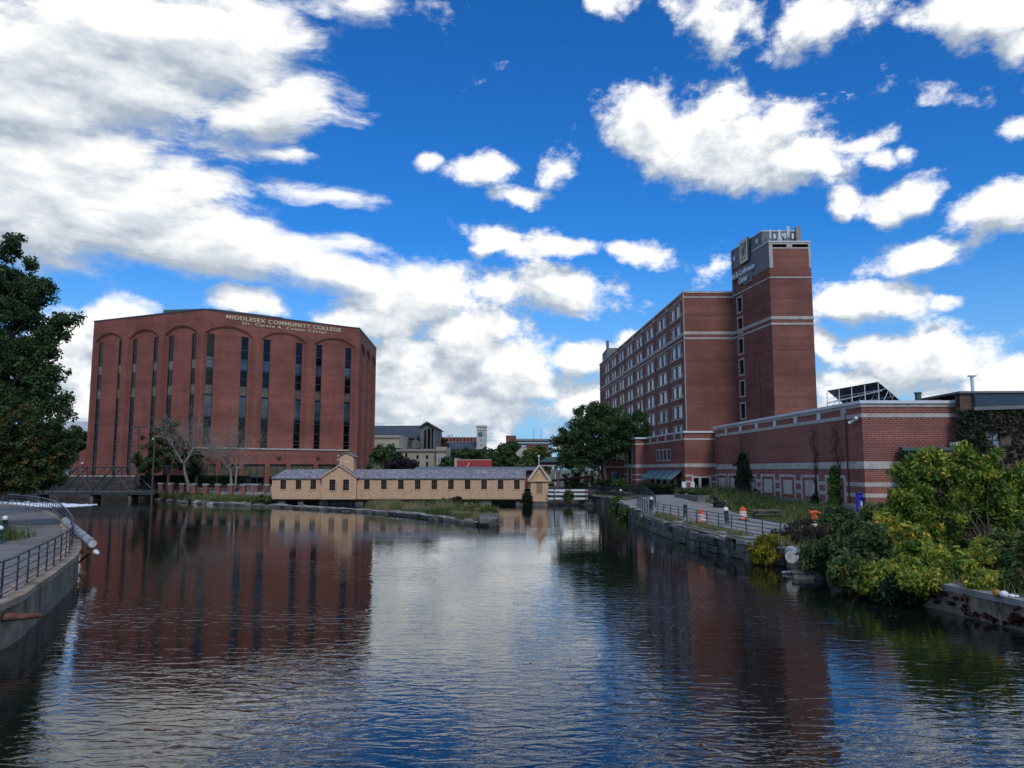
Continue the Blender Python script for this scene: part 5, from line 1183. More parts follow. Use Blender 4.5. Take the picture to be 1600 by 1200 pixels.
# promenade slab and pillar fence
pr = [(-69, 143.6), (-65.6, 141.6), (-57.6, 134.8), (-51.6, 128.2), (-46.2, 122.2), (-40.8, 120.6), (-36.9, 120.4)]
prb = [(-66, 148), (-62, 146), (-55, 141), (-47, 136), (-41, 132), (-37, 130), (-35.5, 128)]
mb = MB(); ribbon(mb, pr, prb, 1.82); wall_strip(mb, pr, -.5, 1.82); o = mb.build('promenade', M['pave']); o['kind'] = 'structure'
block_wall('bank_wall', [(-68, 142.2), (-65.2, 140.2), (-57.4, 133.4), (-51.4, 126.8), (-46.2, 120.6), (-40.9, 119.0), (-36.8, 118.9)], 1.3, 'rough stone bank below the promenade left of the gatehouse', 14, h=.5, th=.9, mt=M['stoneblock'], top=M['stoneblock'])
fn = thing('pillar_fence', (-52, 126, 1.8), 'row of short brick pillars with pale caps and dark rails along the promenade', 'fence')
pil = [(252, 131.5), (267.5, 130), (285, 128), (303, 126), (322, 123.5), (341, 122), (361, 121.4), (380.5, 121), (400, 120.9), (417.5, 120.8)]
pp = []
for px, Y in pil:
    x = P(px, 760, Y).x; pp.append((x, Y)); mb = MB(); mb.box(x - .34, x + .34, Y - .34, Y + .34, 1.5, 2.85); q = mb.build('pillar', M['brick_b'], fn); c = MB(); c.box(x - .42, x + .42, Y - .42, Y + .42, 2.85, 3.1); c.build('cap', M['stonetop'], q)
for i in range(len(pp) - 1):
    mb = MB(); (a, b), (c, d) = pp[i], pp[i + 1]
    for h in (2.15, 2.5, 2.85): mb.tube([(a, b, h), (c, d, h)], .028, 5)
    mb.tube([((a + c) / 2, (b + d) / 2, 1.8), ((a + c) / 2, (b + d) / 2, 2.88)], .03, 5); mb.build('rail', M['rail'], fn)
def table(x, y, z, label, rot=0):
    o = thing('picnic_table', (x, y, z), label, 'table', 'picnic tables on the promenade'); Fm = Frame((x, y), e=(math.cos(rot), math.sin(rot)))
    mb = MB(); mb.box(-1, 1, -.38, .38, z + .72, z + .77, Fm); mb.build('table_top', M['maroon'], o)
    for s_ in (-1, 1): mb = MB(); mb.box(-1, 1, s_ * .75 - .14, s_ * .75 + .14, z + .42, z + .46, Fm); mb.build('seat', M['maroon'], o)
    for s_ in (-1, 1):
        mb = MB(); mb.tube([Fm.at(s_ * .75, -.8, z), Fm.at(s_ * .75, 0, z + .72)], .035, 5); mb.tube([Fm.at(s_ * .75, .8, z), Fm.at(s_ * .75, 0, z + .72)], .035, 5); mb.tube([Fm.at(s_ * .75, -.75, z + .42), Fm.at(s_ * .75, .75, z + .42)], .03, 5); mb.build('leg', M['dark_metal'], o)
for px, Y, lb in ((357, 123.5, 'maroon picnic table left of the second bare tree'), (372, 124.5, 'maroon picnic table beside the two seated people'), (396, 123.5, 'maroon picnic table near the left end of the gatehouse'), (411, 124, 'maroon picnic table closest to the gatehouse'), (299, 129.0, 'maroon picnic table where the person in white sits')): table(P(px, 765, Y).x, Y, 1.82, lb, random.Random(px).uniform(-.2, .4))
x, Y = P(406, 760, 127.5).x, 127.5; o = thing('litter_bin', (x, Y, 1.82), 'green lidded litter bin on the promenade near the steps', 'bin'); mb = MB(); mb.lathe([(.34, 0), (.38, .1), (.38, 1.0)], (x, Y, 1.82), 14); mb.build('body', M['fern'], o); mb = MB(); mb.lathe([(.41, 0), (.41, .08), (.2, .3), (.08, .33)], (x, Y, 2.82), 14); mb.build('lid', M['fern'], o, smooth=True)
x = P(388, 757, 129).x; mb = MB(); mb.box(x - 1.0, x + 1.0, 129, 129.7, 1.8, 3.0); mb.lathe([(.5, 0), (.5, .01)], (x, 129, 2.8), 10); tag(mb.build('stone_bench', M['stonetop']), 'pale rounded stone block behind the picnic tables', 'bench')
st_ = MB()
for i in range(5): st_.box(-40.5 + i * .35, -36.9, 127 - i * .02, 129.5, 1.8 + i * .22, 2.02 + i * .22)
tag(st_.build('steps', M['stonetop']), 'pale stone steps behind the left end of the gatehouse', 'steps')
rw2 = MB(); rw2.box(-66, -46, 131.6, 131.9, 1.7, 2.55, Frame((0, 0), e=(1, 0))) if False else None
pw = Frame((-58, 137.2), (-42, 128.6)); mb = MB(); mb.box(0, pw.L, -.3, 0, 1.6, 2.7, pw); mb.box(0, pw.L, -.36, .06, 2.7, 2.82, pw, M['stonetop']); mb.mats = [M['brick_a'], M['stonetop']]; mb.mi = [0] * 6 + [1] * 6; tag(mb.build('planter_wall', None), 'low brick planter wall in front of the clipped hedge', 'wall')
# rocks along the far left shore
rg = random.Random(2); ORD = 'first second third fourth fifth sixth seventh eighth ninth tenth eleventh twelfth thirteenth fourteenth fifteenth sixteenth seventeenth eighteenth nineteenth twentieth twenty-first twenty-second twenty-third twenty-fourth'.split()
for i in range(24):
    f = i / 23; k = f * 5; a = int(min(4, k)); g_ = k - a; sh = [(-67, 140.5), (-60, 134.5), (-53.5, 127.0), (-47.5, 119.9), (-41, 118.2), (-37.5, 118.0)]
    x = sh[a][0] * (1 - g_) + sh[a + 1][0] * g_ + rg.uniform(-.5, .5); y = sh[a][1] * (1 - g_) + sh[a + 1][1] * g_ + rg.uniform(-1.2, .4); r_ = rg.uniform(.35, .95)
    rock('rock', (x, y, .15), r_, '%s %s boulder, %s from the truss bridge along the promenade waterline' % ('large' if r_ > .7 else 'mid sized' if r_ > .5 else 'small', 'dark grey' if i % 3 else 'pale', ORD[i]), 100 + i, M['stoneblock'] if i % 3 else M['stonetop'], 'boulders along the promenade shore')
# water falling over the weir beyond the left railing: foam flecks
rgn = np.random.default_rng(4); N = 3600
fx = rgn.uniform(0, 1, N); fyy = rgn.normal(0, 1, N); cxs = -88 + fx * 25; cys = 121 - fx * 6 + fyy * (4.6 - 3.0 * fx)
vs = []; fs = []
for i in range(N):
    w_ = rgn.uniform(.08, .45); h_ = rgn.uniform(.03, .12); x, y = cxs[i], cys[i]; vs += [(x - w_, y, .012), (x, y - h_, .014), (x + w_, y, .012), (x, y + h_, .05)]; fs.append((4 * i, 4 * i + 1, 4 * i + 2, 4 * i + 3))
mb = MB(); mb.add(vs, fs); tag(mb.build('foam', mat('white foam', (.75, .78, .8), .6, .1)), 'white foam on the water below the truss bridge', 'foam', kind='stuff')

# ---------------------------------------------------------------- left foreground things
bp_ = thing('boom_pipe', (-22.9, 42.5, 1.3), 'long grey wrapped pipe resting on the canal wall beside the railing curve', 'pipe')
a, b = Vector((-29.0, 50.6, 2.0)), Vector((-22.15, 41.3, 1.42)); pts_ = [a.lerp(b, i / 24) for i in range(25)]; mb = MB(); mb.tube(pts_, [.23 + .012 * math.sin(i * 2.1) for i in range(25)], 16); mb.build('wrapping', M['wrap'], bp_, smooth=True)
d = (b - a).normalized(); mb = MB(); mb.tube([b + d * .0, b + d * .05], [.195, .19], 16); mb.build('end_cap', M['cutwood'], bp_)
mb = MB()
for f in (.3, .55, .8): q = a.lerp(b, f); mb.tube([q - d * .04, q + d * .04], .25, 16)
mb.build('strap', M['rubber'], bp_)
sb = thing('rusty_bracket', (-24, 42.5, .9), 'rusty steel bracket under the end of the wrapped pipe', 'bracket')
mb = MB(); mb.box(-24.2, -21.7, 41.35, 41.5, .92, 1.06); mb.build('beam', M['rust'], sb); mb = MB(); mb.tube([(-22.3, 41.42, .95), (-24.1, 42.9, -.1)], .05, 6); mb.tube([(-23.4, 41.42, .95), (-23.4, 42.6, -.4)], .06, 6); mb.build('strut', M['rust'], sb)
mb = MB(); mb.ball((-21.9, 41.2, 1.0), .14, 6); mb.ball((-21.75, 41.1, .95), .1, 6); tag(mb.build('float', M['white_globe'], smooth=True), 'pale round float hanging at the end of the wrapped pipe', 'float')
mb = MB(); mb.tube([(-15.75, 23.05, .98), (-15.25, 23.3, .97), (-14.75, 23.55, .95), (-14.15, 23.85, .93)], [.13, .145, .12, .065], 14); tag(mb.build('rusty_pipe', M['rust'], smooth=True), 'rusty steel pipe sticking out of the left canal wall', 'pipe')
def bollard_light(x, y, z, label, h=.95, globe=True, lean=0, r=.13):
    o = thing('bollard_light', (x, y, z), label, 'bollard', 'green bollard lights along the canal paths'); L_ = Vector((lean, 0, 1))
    b0 = Vector((x, y, z)); mb = MB(); mb.tube([b0, b0 + L_ * .06, b0 + L_ * .08, b0 + L_ * h * .55, b0 + L_ * h * .57, b0 + L_ * h * .62, b0 + L_ * h], [r * 1.3, r * 1.3, r, r, r * 1.12, r, r], 14); mb.build('post', M['post_green'], o, smooth=True)
    if globe: mb = MB(); q = b0 + L_ * (h + .1); mb.ball(tuple(q), r * 1.15, 8); mb.build('globe', M['white_globe'], o, smooth=True)
    else: mb = MB(); q = b0 + L_ * h; mb.tube([q, q + L_ * .05, q + L_ * .09], [r * 1.1, r * 1.05, r * .4], 12); mb.build('lid', M['post_green'], o)
    return o
p = P(7, 828, 44); bollard_light(p.x, 44, 1.33, 'tall green bollard with two stacked globes at the left edge', 1.15)
p = P(1, 828, 42); bollard_light(p.x, 42, 1.33, 'green bollard cut by the left edge of the photo', .75, r=.12)
bollard_light(15.0, 67.5, 1.18, 'dark green bollard without globe left of the drums', 1.05, globe=False, lean=.03, r=.17)
bollard_light(16.45, 59.6, 1.18, 'leaning green bollard with pale globe between the drums', 1.0, lean=-.07, r=.17)
x_ = P(965, 768, 108).x; bollard_light(P(970, 772, 106).x, 106, 1.4, 'far green bollard beside the railing near the centre tree', 1.0, r=.15)
bollard_light(P(1018, 800, 77).x, 77, 1.2, 'short green bollard between the two upper railings', 1.15, r=.16)

# ---------------------------------------------------------------- right bank railings, lock beams
gzf = lambda p: gz(p[0], p[1]) + .03
railing('canal_railing', [(13.25, 71), (13.55, 66), (14.0, 60), (14.6, 54), (15.2, 49), (15.7, 45.6)], 1.18, 'black four rail railing along the right canal path', h=1.08, step=2.35, rails=5, mt=M['rail'], post_r=.035, rail_r=.024, top_r=.03, zf=gzf)
railing('canal_railing', [(16.9, 106), (16.2, 96), (15.4, 86), (14.4, 78)], 1.5, 'weathered railing sloping down behind the broken quay corner', h=1.15, step=2.6, rails=4, mt=M['rail'], post_r=.05, rail_r=.03, top_r=.045, zf=lambda p: gz(*p) + .35)
railing('canal_railing', [(14.2, 88), (13.6, 81), (13.1, 74)], 1.3, 'short lower railing on the quay corner above the water', h=1.1, step=2.4, rails=4, mt=M['rail'], post_r=.045, rail_r=.026, top_r=.035, zf=lambda p: gz(*p) + .05)
railing('canal_railing', [(10.8, 119.5), (13.5, 113.5), (16.9, 106.5)], 1.5, 'far dark railing running from the lock beams towards the restaurant', h=1.1, step=1.5, rails=5, mt=M['rail'], post_r=.05, rail_r=.035, top_r=.05, zf=lambda p: 1.65)
mb = MB(); mb.box(12.9, 13.4, 71.2, 72.6, 1.0, 1.5); mb.box(13.0, 15.6, 72.2, 74.5, 1.2, 1.32); mb.box(13.1, 16, 69.8, 71.6, 1.16, 1.24); tag(mb.build('fallen_slabs', M['stonetop']), 'tilted grey stone slabs lying on the broken quay corner', 'slab')
block_wall('bank_wall', [(5.8, 120.4), (9.2, 118.9), (12.2, 116.3), (13.9, 111), (14.1, 103), (13.5, 97.5), (12.65, 85), (12.15, 76)], 1.5, 'far stone bank wall curving from the lock beams to the quay corner', 19, h=.45, mt=M['stoneblock'], top=M['stonetop'])
lk = thing('lock_barrier', (9, 115, 1), 'three white planks and a dark red beam across the lock channel', 'barrier')
xa_, xb_ = P(857, 770, 115).x, P(918, 770, 115).x
for py in (766, 772, 779): z = P(885, py, 115).z; mb = MB(); mb.box(xa_, xb_, 115, 115.08, z - .13, z + .13); mb.build('plank', M['white_paint'], lk)
z0_, z1_ = P(885, 776, 116).z, P(885, 767.5, 116).z; mb = MB(); mb.box(xa_, P(926, 770, 116).x, 116, 116.3, z0_ + .25, z1_ - .1); mb.build('beam', M['maroon'], lk)
for px in (866, 890.5, 915.5): x = P(px, 770, 115).x; mb = MB(); mb.box(x - .07, x + .07, 114.85, 115.0, -.2, P(px, 763.5, 115).z); mb.build('post', M['rail'], lk)
mb = MB(); mb.box(xa_, xb_ + 2, 118.0, 118.4, -.5, 1.0); mb.build('sill', M['stoneblock'], lk)
mb = MB(); mb.tube([(2.5, 128, 3.2), (9, 127, 3.75), (13, 126, 4.2)], .22, 6); mb.box(2.2, 2.6, 127.8, 128.2, 1.2, 3.2); mb.box(12.8, 13.2, 125.8, 126.2, 1.2, 4.2); tag(mb.build('lock_gate_lever', M['maroon']), 'long dark red lock gate arm behind the white planks', 'lock arm')

# ---------------------------------------------------------------- traffic drums
def drum(x, y, z, label, tilt=0, h=.95):
    o = thing('traffic_drum', (x, y, z), label, 'traffic drum', 'orange traffic drums on the right path')
    prof = [(.30, .08), (.295, .28), (.265, .29), (.26, .47), (.245, .48), (.24, .66), (.225, .67), (.215, .86), (.12, .92), (.10, .93)]
    def part(nm, pr, m_, par=o): q = MB(); q.lathe(pr, (x, y, z), 20); return q.build(nm, m_, par)
    part('base', [(.40, 0), (.40, .06), (.33, .09)], M['rubber']); part('body', [(r * .985, q) for r, q in prof], M['orange'])
    for a, b, r in ((.20, .33, .305), (.385, .50, .275)): part('reflective_band', [(r * .99, .10 + (a - .1)), (r * .97, b)], M['reflective'])
    part('reflective_band', [(.253, .56), (.248, .68)], M['reflective'])
    q = MB(); q.tube([(x - .09, y, z + .92), (x - .07, y, z + 1.0), (x + .07, y, z + 1.0), (x + .09, y, z + .92)], .02, 6); q.build('handle', M['orange'], o)
    o.scale = (1.18, 1.18, 1.13); o.rotation_euler = (tilt, tilt * .6, 0); return o
drum(14.55, 59.9, 1.18, 'orange and white traffic drum behind the black railing between two bollards'); drum(18.85, 63.6, 1.18, 'orange and white traffic drum standing alone on the open path'); drum(20.35, 52.6, 1.18, 'orange traffic drum half hidden in the bushes with a cone tip on top', .09)
mb = MB(); mb.tube([(20.2, 52.6, 2.42), (20.5, 52.5, 2.5), (20.85, 52.4, 2.36)], [.13, .09, .01], 8); mb.tube([(20.2, 52.6, 2.38), (20.05, 52.6, 2.62)], [.09, .01], 6); tag(mb.build('broken_cone', M['orange']), 'torn orange cone tip lying on the bush side drum', 'cone')
# emergency phone box
ph_ = thing('help_phone', (26.4, 62.2, 1.15), 'bright blue emergency phone box on a thin post by the hall corner', 'phone box')
hx, hy = P(1344.5, 800, 61.2).x, 61.2; ph_.location = (hx, hy, 1.15); z_a, z_b = P(1344, 800, hy).z, P(1344, 771, hy).z
mb = MB(); mb.box(hx - .26, hx + .26, hy - .18, hy + .12, z_a, z_b - .42); mb.box(hx - .26, hx + .26, hy - .05, hy + .12, z_b - .42, z_b); mb.box(hx - .28, hx + .28, hy - .22, hy + .14, z_b, z_b + .05); bo = mb.build('box', M['blue'], ph_)
mb = MB(); mb.box(hx - .04, hx + .12, hy - .20, hy - .181, z_a + .15, z_b - .6); mb.build('sign_plate', M['white_paint'], bo)
mb = MB(); mb.lathe([(.12, 0), (.12, .12), (.05, .18)], (hx, hy - .12, z_b - .3), 10); mb.build('lamp', mat('violet blue lens', (.09, .05, .75), .3, .1), bo)
mb = MB(); mb.tube([(hx, hy, 1.0), (hx, hy, z_a)], .05, 6); mb.box(hx - .35, hx + .1, hy - .03, hy + .03, z_a - .35, z_a - .3); mb.box(hx - .35, hx + .1, hy - .03, hy + .03, z_a - .55, z_a - .5); mb.build('post', M['dark_metal'], ph_)
# planter, low tables, white stand
pb = thing('timber_planter', (20, 88, 1.7), 'long grey timber planter box with leafy plants by the restaurant doors', 'planter')
FPB = Frame((P(1054, 780, 92).x, 92), (P(1091, 785, 84).x, 84)); zp = 1.55
mb = MB(); mb.box(0, FPB.L, -2.2, 0, zp - .2, zp + .88, FPB)
mb.build('box', M['plank'], pb); mb = MB()
for z in (.3, .58): mb.box(0, FPB.L, -.01, .012, zp + z, zp + z + .02, FPB)
mb.box(-.05, FPB.L + .05, -2.25, .04, zp + .88, zp + .95, FPB); mb.build('boards', M['concrete'], pb)
rg = random.Random(5); cl = [tuple(FPB.at(rg.uniform(.2, FPB.L - .2), rg.uniform(-1.9, -.2), zp + 1.15 + rg.uniform(0, .35))) + (rg.uniform(.25, .42),) for _ in range(60)]
leaves('plants', cl, 50, .13, G_SHRUB, pb, 6)
p = P(1076, 770, 93); mb = MB(); FWS = Frame((p.x - .75, 93), (p.x + .75, 93)); mb.wallprism(FWS, [(0, p.z - .9), (1.5, p.z - .9), (1.5, p.z + 1.3), (1.05, p.z + 1.3), (1.0, p.z + .3), (.55, p.z + .3), (.45, p.z + 1.3), (0, p.z + 1.3)], -.3, 0); tag(mb.build('white_stand', M['white_paint']), 'white notched stand behind the timber planter', 'stand')
def low_bench(cx_, cy_, w_, label):
    o = thing('picnic_bench', (cx_, cy_, 1.2), label, 'bench'); mb = MB(); mb.box(cx_ - w_ / 2, cx_ + w_ / 2, cy_ - .5, cy_ + .5, 1.85, 1.92); mb.build('table_top', M['plank'], o)
    for s_ in (-1, 1): mb = MB(); mb.box(cx_ - w_ / 2, cx_ + w_ / 2, cy_ + s_ * .85 - .13, cy_ + s_ * .85 + .13, 1.58, 1.63); mb.build('seat', M['plank'], o); mb = MB(); mb.tube([(cx_ + s_ * w_ * .38, cy_ - .9, 1.15), (cx_ + s_ * w_ * .38, cy_, 1.85)], .05, 5); mb.tube([(cx_ + s_ * w_ * .38, cy_ + .9, 1.15), (cx_ + s_ * w_ * .38, cy_, 1.85)], .05, 5); mb.build('leg', M['dark_metal'], o)
low_bench(P(1197, 803, 66).x, 66, 2.3, 'low dark picnic bench beside the grass right of the middle drum')
# wrapped pipe end and debris at the right bank
e2 = thing('boom_pipe', (15.4, 42, .9), 'wrapped pipe whose round pale end faces the water among the bushes', 'pipe'); q = P(1237.5, 870, 41.0); mb = MB(); mb.tube([q + Vector((.5, 1.5, .1)), q], .33, 18); mb.build('wrapping', M['wrap'], e2, smooth=True); mb = MB(); dd_ = (q - (q + Vector((.5, 1.5, .1)))).normalized(); mb.tube([q, q + dd_ * .03], .34, 18); mb.build('end_cap', M['cutwood'], e2)
q = P(1262, 886, 38.4); mb = MB(); F_ = Frame((q.x - .7, 38.4), (q.x + .7, 38.0)); mb.box(0, 1.4, -.8, 0, -.3, .28, F_); mb.box(-.06, 1.46, -.86, .06, .28, .36, F_); tag(mb.build('stone_block', M['stoneblock']), 'dark flat topped block in the water below the wrapped pipe end', 'block')
q = P(1234, 887, 40.3); mb = MB(); mb.tube([(q.x - .4, 40.3, .06), (q.x + .35, 40.2, .12)], .07, 6); mb.ball((q.x + .2, 40.1, .14), .12, 5); mb.ball((q.x + .42, 40.2, .14), .1, 5); tag(mb.build('driftwood', M['cutwood']), 'pale driftwood floating below the wrapped pipe end', 'driftwood')
q = P(1568, 922, 26.9); mb = MB(); mb.ball((q.x, 26.9, 1.08), .15, 6, sq=.8); mb.ball((q.x + .2, 26.8, 1.04), .11, 6, sq=.6); mb.ball((q.x + .38, 26.8, 1.03), .07, 5, sq=.6); tag(mb.build('plastic_bag', M['white_paint'], smooth=True), 'crumpled white plastic bag on the lower right coping', 'bag')
q = P(1557, 922, 27.1); mb = MB(); mb.ball((q.x, 27.1, 1.08), .13, 5, sq=1.1); tag(mb.build('paper_bag', mat('ochre paper', (.36, .20, .03), .8, .2)), 'crumpled ochre paper bag beside the white plastic bag', 'bag')

# ---------------------------------------------------------------- city behind
def far_box(mb, px0, px1, py0, py1, Y, dep=14, mt=None):
    a, b = P(px0, py1, Y), P(px1, py0, Y); mb.box(a.x, b.x, Y, Y + dep, min(a.z, 1.5) if py1 >= 734 else a.z, b.z, WORLD, mt)
def fquad(mb, pts_, Y, dep, mt=None): mb.wallprism(Frame((0, Y), (1, Y)), [(P(x, y, Y).x, P(x, y, Y).z) for x, y in pts_], -dep, 0, mt)
def wins_far(par, px0, px1, n, py0, py1, Y, w=.55, name='window', mt=None):
    for i in range(n):
        c = px0 + (px1 - px0) * (i + .5) / n; hw = (px1 - px0) / n * w / 2; mb = MB(); a, b = P(c - hw, py1, Y), P(c + hw, py0, Y); mb.box(a.x, b.x, Y - .12, Y + .1, a.z, b.z); mb.build(name, mt or M['glass'], par)
# church
ch = thing('church', (P(630, 700, 250).x, 250, 2), 'large grey stone church with long dark slate roof on the skyline', 'church'); Y = 250
mb = MB(); fquad(mb, [(560, 686), (657, 686), (657, 735), (560, 735)], Y, 20); fquad(mb, [(656, 690), (656, 735), (679, 735), (679, 668), (667, 661), (656, 668)], Y - 4, 26); mb.build('wall', M['church'], ch)
mb = MB(); a, b, c, d = P(560, 686, Y - .5), P(658, 686, Y - .5), P(658, 666.5, Y + 9), P(560, 667.2, Y + 9); slab(mb, [a, b, c, d], .4); a2, b2 = Vector((a.x, Y + 19, a.z)), Vector((b.x, Y + 19, b.z)); slab(mb, [a2, b2, c, d], .4)
F_ = Frame((0, Y - 5), (1, Y - 5)); q = lambda x, y, Yq: P(x, y, Yq)
ap, lf, rt = P(667, 660.3, Y - 5), P(655, 668.5, Y - 5), P(679.5, 668.5, Y - 5); bk = Vector((0, 30, 0)); slab(mb, [lf, ap, ap + bk, lf + bk], .4); slab(mb, [rt, ap, ap + bk, rt + bk], .4); mb.build('roof', M['slate'], ch)
wins_far(ch, 624, 656, 6, 689, 699, Y, .75, 'clerestory_window', M['glass_blue'])
for x0, x1 in ((663, 666), (668.5, 672.5), (674.5, 677)): mb = MB(); a, b = P(x0, 700, Y - 4), P(x1, 670 if x0 > 664 else 672, Y - 4); mb.box(a.x, b.x, Y - 4.3, Y - 3.9, a.z, b.z); mb.build('tall_window', M['glass'], ch)
mb = MB(); fquad(mb, [(643, 700), (643, 692), (649, 685), (655, 692), (655, 700)], Y - 7, 3); mb.build('porch_gable', M['church'], ch)
# buff stone hall
Y = 215; ah = thing('stone_auditorium', (P(640, 715, Y).x, Y, 2), 'buff limestone hall with dark cornice line and small windows', 'building')
mb = MB(); far_box(mb, 560, 681, 702, 736, Y, 30); far_box(mb, 681, 697, 698, 736, Y - 2, 16); far_box(mb, 560, 624, 680, 700, Y + 12, 20); mb.build('wall', M['beige2'], ah)
mb = MB(); far_box(mb, 560, 681.5, 703.5, 705.5, Y - .4, 1); far_box(mb, 680.5, 698, 703.5, 705.5, Y - 2.4, 1); far_box(mb, 560, 624.5, 682.2, 684.2, Y + 11.6, 1); mb.build('cornice', M['deck'], ah)
for px, py, w_, h_ in ((624, 711, 3, 6), (635, 711, 3, 6), (652.5, 714, 3.4, 5.5), (667.5, 714, 3.4, 5.5), (652.5, 727.5, 5, 2.6), (667.5, 725, 3.4, 7)): mb = MB(); a, b = P(px - w_ / 2, py + h_ / 2, Y), P(px + w_ / 2, py - h_ / 2, Y); mb.box(a.x, b.x, Y - .15, Y + .1, a.z, b.z); mb.build('window', M['glass'], ah)
for px in (686.2, 689.6, 693): mb = MB(); a, b = P(px - .8, 720, Y - 2), P(px + .8, 714, Y - 2); mb.box(a.x, b.x, Y - 2.2, Y - 1.9, a.z, b.z); mb.build('tall_window', M['glass_blue'], ah)
for px in (684.6, 687.9, 691.3, 694.6): mb = MB(); a, b = P(px - .5, 733, Y - 2), P(px + .5, 711, Y - 2); mb.tube([(a.x, Y - 2.3, a.z), (a.x, Y - 2.3, b.z)], .12, 8); mb.build('column', M['white_paint'], ah)
# orange brick block with clock tower church
Y = 330; ob = thing('brick_block', (P(716, 690, Y).x, Y, 2), 'orange brick block with a row of square windows on the skyline', 'building')
mb = MB(); far_box(mb, 683, 744.5, 683.4, 735, Y, 20); mb.build('wall', M['brick_far'], ob); mb = MB(); far_box(mb, 682.5, 745, 682.8, 683.5, Y - .5, 21); mb.build('parapet', M['white_cap'], ob)
wins_far(ob, 686, 744, 11, 685.8, 689, Y, .5); mb = MB(); far_box(mb, 697.5, 701, 679, 682.8, Y + 6, 6); far_box(mb, 702.5, 706, 678.2, 682.8, Y + 6, 6); far_box(mb, 712, 722, 681.5, 682.8, Y + 6, 6); mb.build('roof_plant', M['white_cap'], ob)
Y = 310; ct = thing('clock_tower_church', (P(752, 700, Y).x, Y, 2), 'pale granite square clock tower with dark roofed nave', 'church')
mb = MB(); far_box(mb, 744.6, 760, 667.5, 735, Y, 4.2); fquad(mb, [(743.4, 735), (743.4, 703), (746, 693), (746, 735)], Y - .3, 1.2); mb.build('tower', M['tower_stone'], ct)
mb = MB(); far_box(mb, 744, 760.6, 665.2, 667.6, Y - .25, 4.7); far_box(mb, 744.2, 760.4, 671.6, 672.3, Y - .2, 4.6)
for k in range(5): far_box(mb, 744 + k * 3.6, 746 + k * 3.6, 664.4, 665.3, Y - .25, .8)
mb.build('cornice', M['beige'], ct)
c = P(750.6, 678.5, Y); mb = MB(); F_ = Frame((c.x, Y), (c.x + 1, Y)); n_ = 20; mb.wallprism(F_, [(math.cos(2 * math.pi * i / n_) * .98, c.z + math.sin(2 * math.pi * i / n_) * .98) for i in range(n_)], 0, .25); cf = mb.build('clock_face', mat('dark green dial', (.05, .085, .07), .5), ct)
mb = MB()
for i in range(12): a_ = 2 * math.pi * i / 12; mb.tube([F_.at(math.cos(a_) * .72, .26, c.z + math.sin(a_) * .72), F_.at(math.cos(a_) * .9, .26, c.z + math.sin(a_) * .9)], .05, 4)
mb.tube([F_.at(0, .27, c.z), F_.at(-.15, .27, c.z + .65)], .05, 4); mb.tube([F_.at(0, .27, c.z), F_.at(.42, .27, c.z - .12)], .06, 4); mb.build('clock_hands', M['white_cap'], cf)
for py0, py1 in ((686, 689), (694, 697)): mb = MB(); a, b = P(751.3, py1, Y), P(752.6, py0, Y); mb.box(a.x, b.x, Y - .1, Y + .1, a.z, b.z); mb.build('slit_window', M['glass'], ct)
mb = MB(); Y2 = 316; slab(mb, [P(694, 702.5, Y2 - 4), P(744, 702.5, Y2 - 4), P(745.5, 691.2, Y2 + 4), P(696, 691.2, Y2 + 4)], .3); mb.build('nave_roof', M['slate'], ct); mb = MB(); far_box(mb, 695, 744, 702.4, 735, Y2 - 3, 10); mb.build('nave_wall', M['tower_stone'], ct)
# red wall
Y = 185; rp = thing('red_wall_building', (P(735, 724, Y).x, Y, 2), 'low building with a plain red wall and a white zigzag mark', 'building'); mb = MB(); far_box(mb, 714, 768, 719, 736, Y, 12); mb.build('red_wall', M['red_panel'], rp); mb = MB(); far_box(mb, 709.8, 713.9, 715.8, 736, Y - .5, 12); far_box(mb, 714, 768, 717.8, 719.1, Y + .3, 11); mb.build('pier', M['beige'], rp)
F_ = Frame((0, Y), (1, Y)); mb = MB(); g = lambda x, y: (P(x, y, Y).x, P(x, y, Y).z); mb.wallprism(F_, [g(732, 722), g(733, 721.6), g(733, 726), g(729.5, 730), g(728, 730), g(732, 725.6)], .02, .12); mb.build('zigzag_mark', M['white_paint'], rp)
# garage
Y = 340; gr = thing('parking_garage', (P(825, 700, Y).x, Y, 2), 'multi storey concrete parking garage with brick stair tower', 'building')
mb = MB()
for y0, y1 in ((685.6, 688.6), (691.5, 694.2), (697.5, 700), (703, 706)): far_box(mb, 806, 862, y0, y1, Y, 18)
for k in range(8): far_box(mb, 806 + k * 7.8, 807.2 + k * 7.8, 686, 735, Y + .4, 1)
mb.build('parking_decks', M['deck'], gr); mb = MB(); far_box(mb, 790.5, 802, 680.4, 735, Y - 3, 16); far_box(mb, 802, 806.5, 680.6, 735, Y - 1, 10, M['brick_far_dark']); mb.mats = []; mb.build('stair_tower', M['brick_far_dark'], gr)
mb = MB(); far_box(mb, 822.5, 857, 695.5, 735, Y - 8, 12); mb.build('brick_front', M['brick_far_dark'], gr)
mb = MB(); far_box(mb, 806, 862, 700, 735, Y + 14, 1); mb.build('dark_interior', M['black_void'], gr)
for px in (834, 845.5): mb = MB(); a = P(px, 686, Y + 5); mb.tube([(a.x, Y + 5, a.z), (a.x, Y + 5, P(px, 671, Y + 5).z)], .08, 4); mb.build('mast', M['dark_metal'], gr)
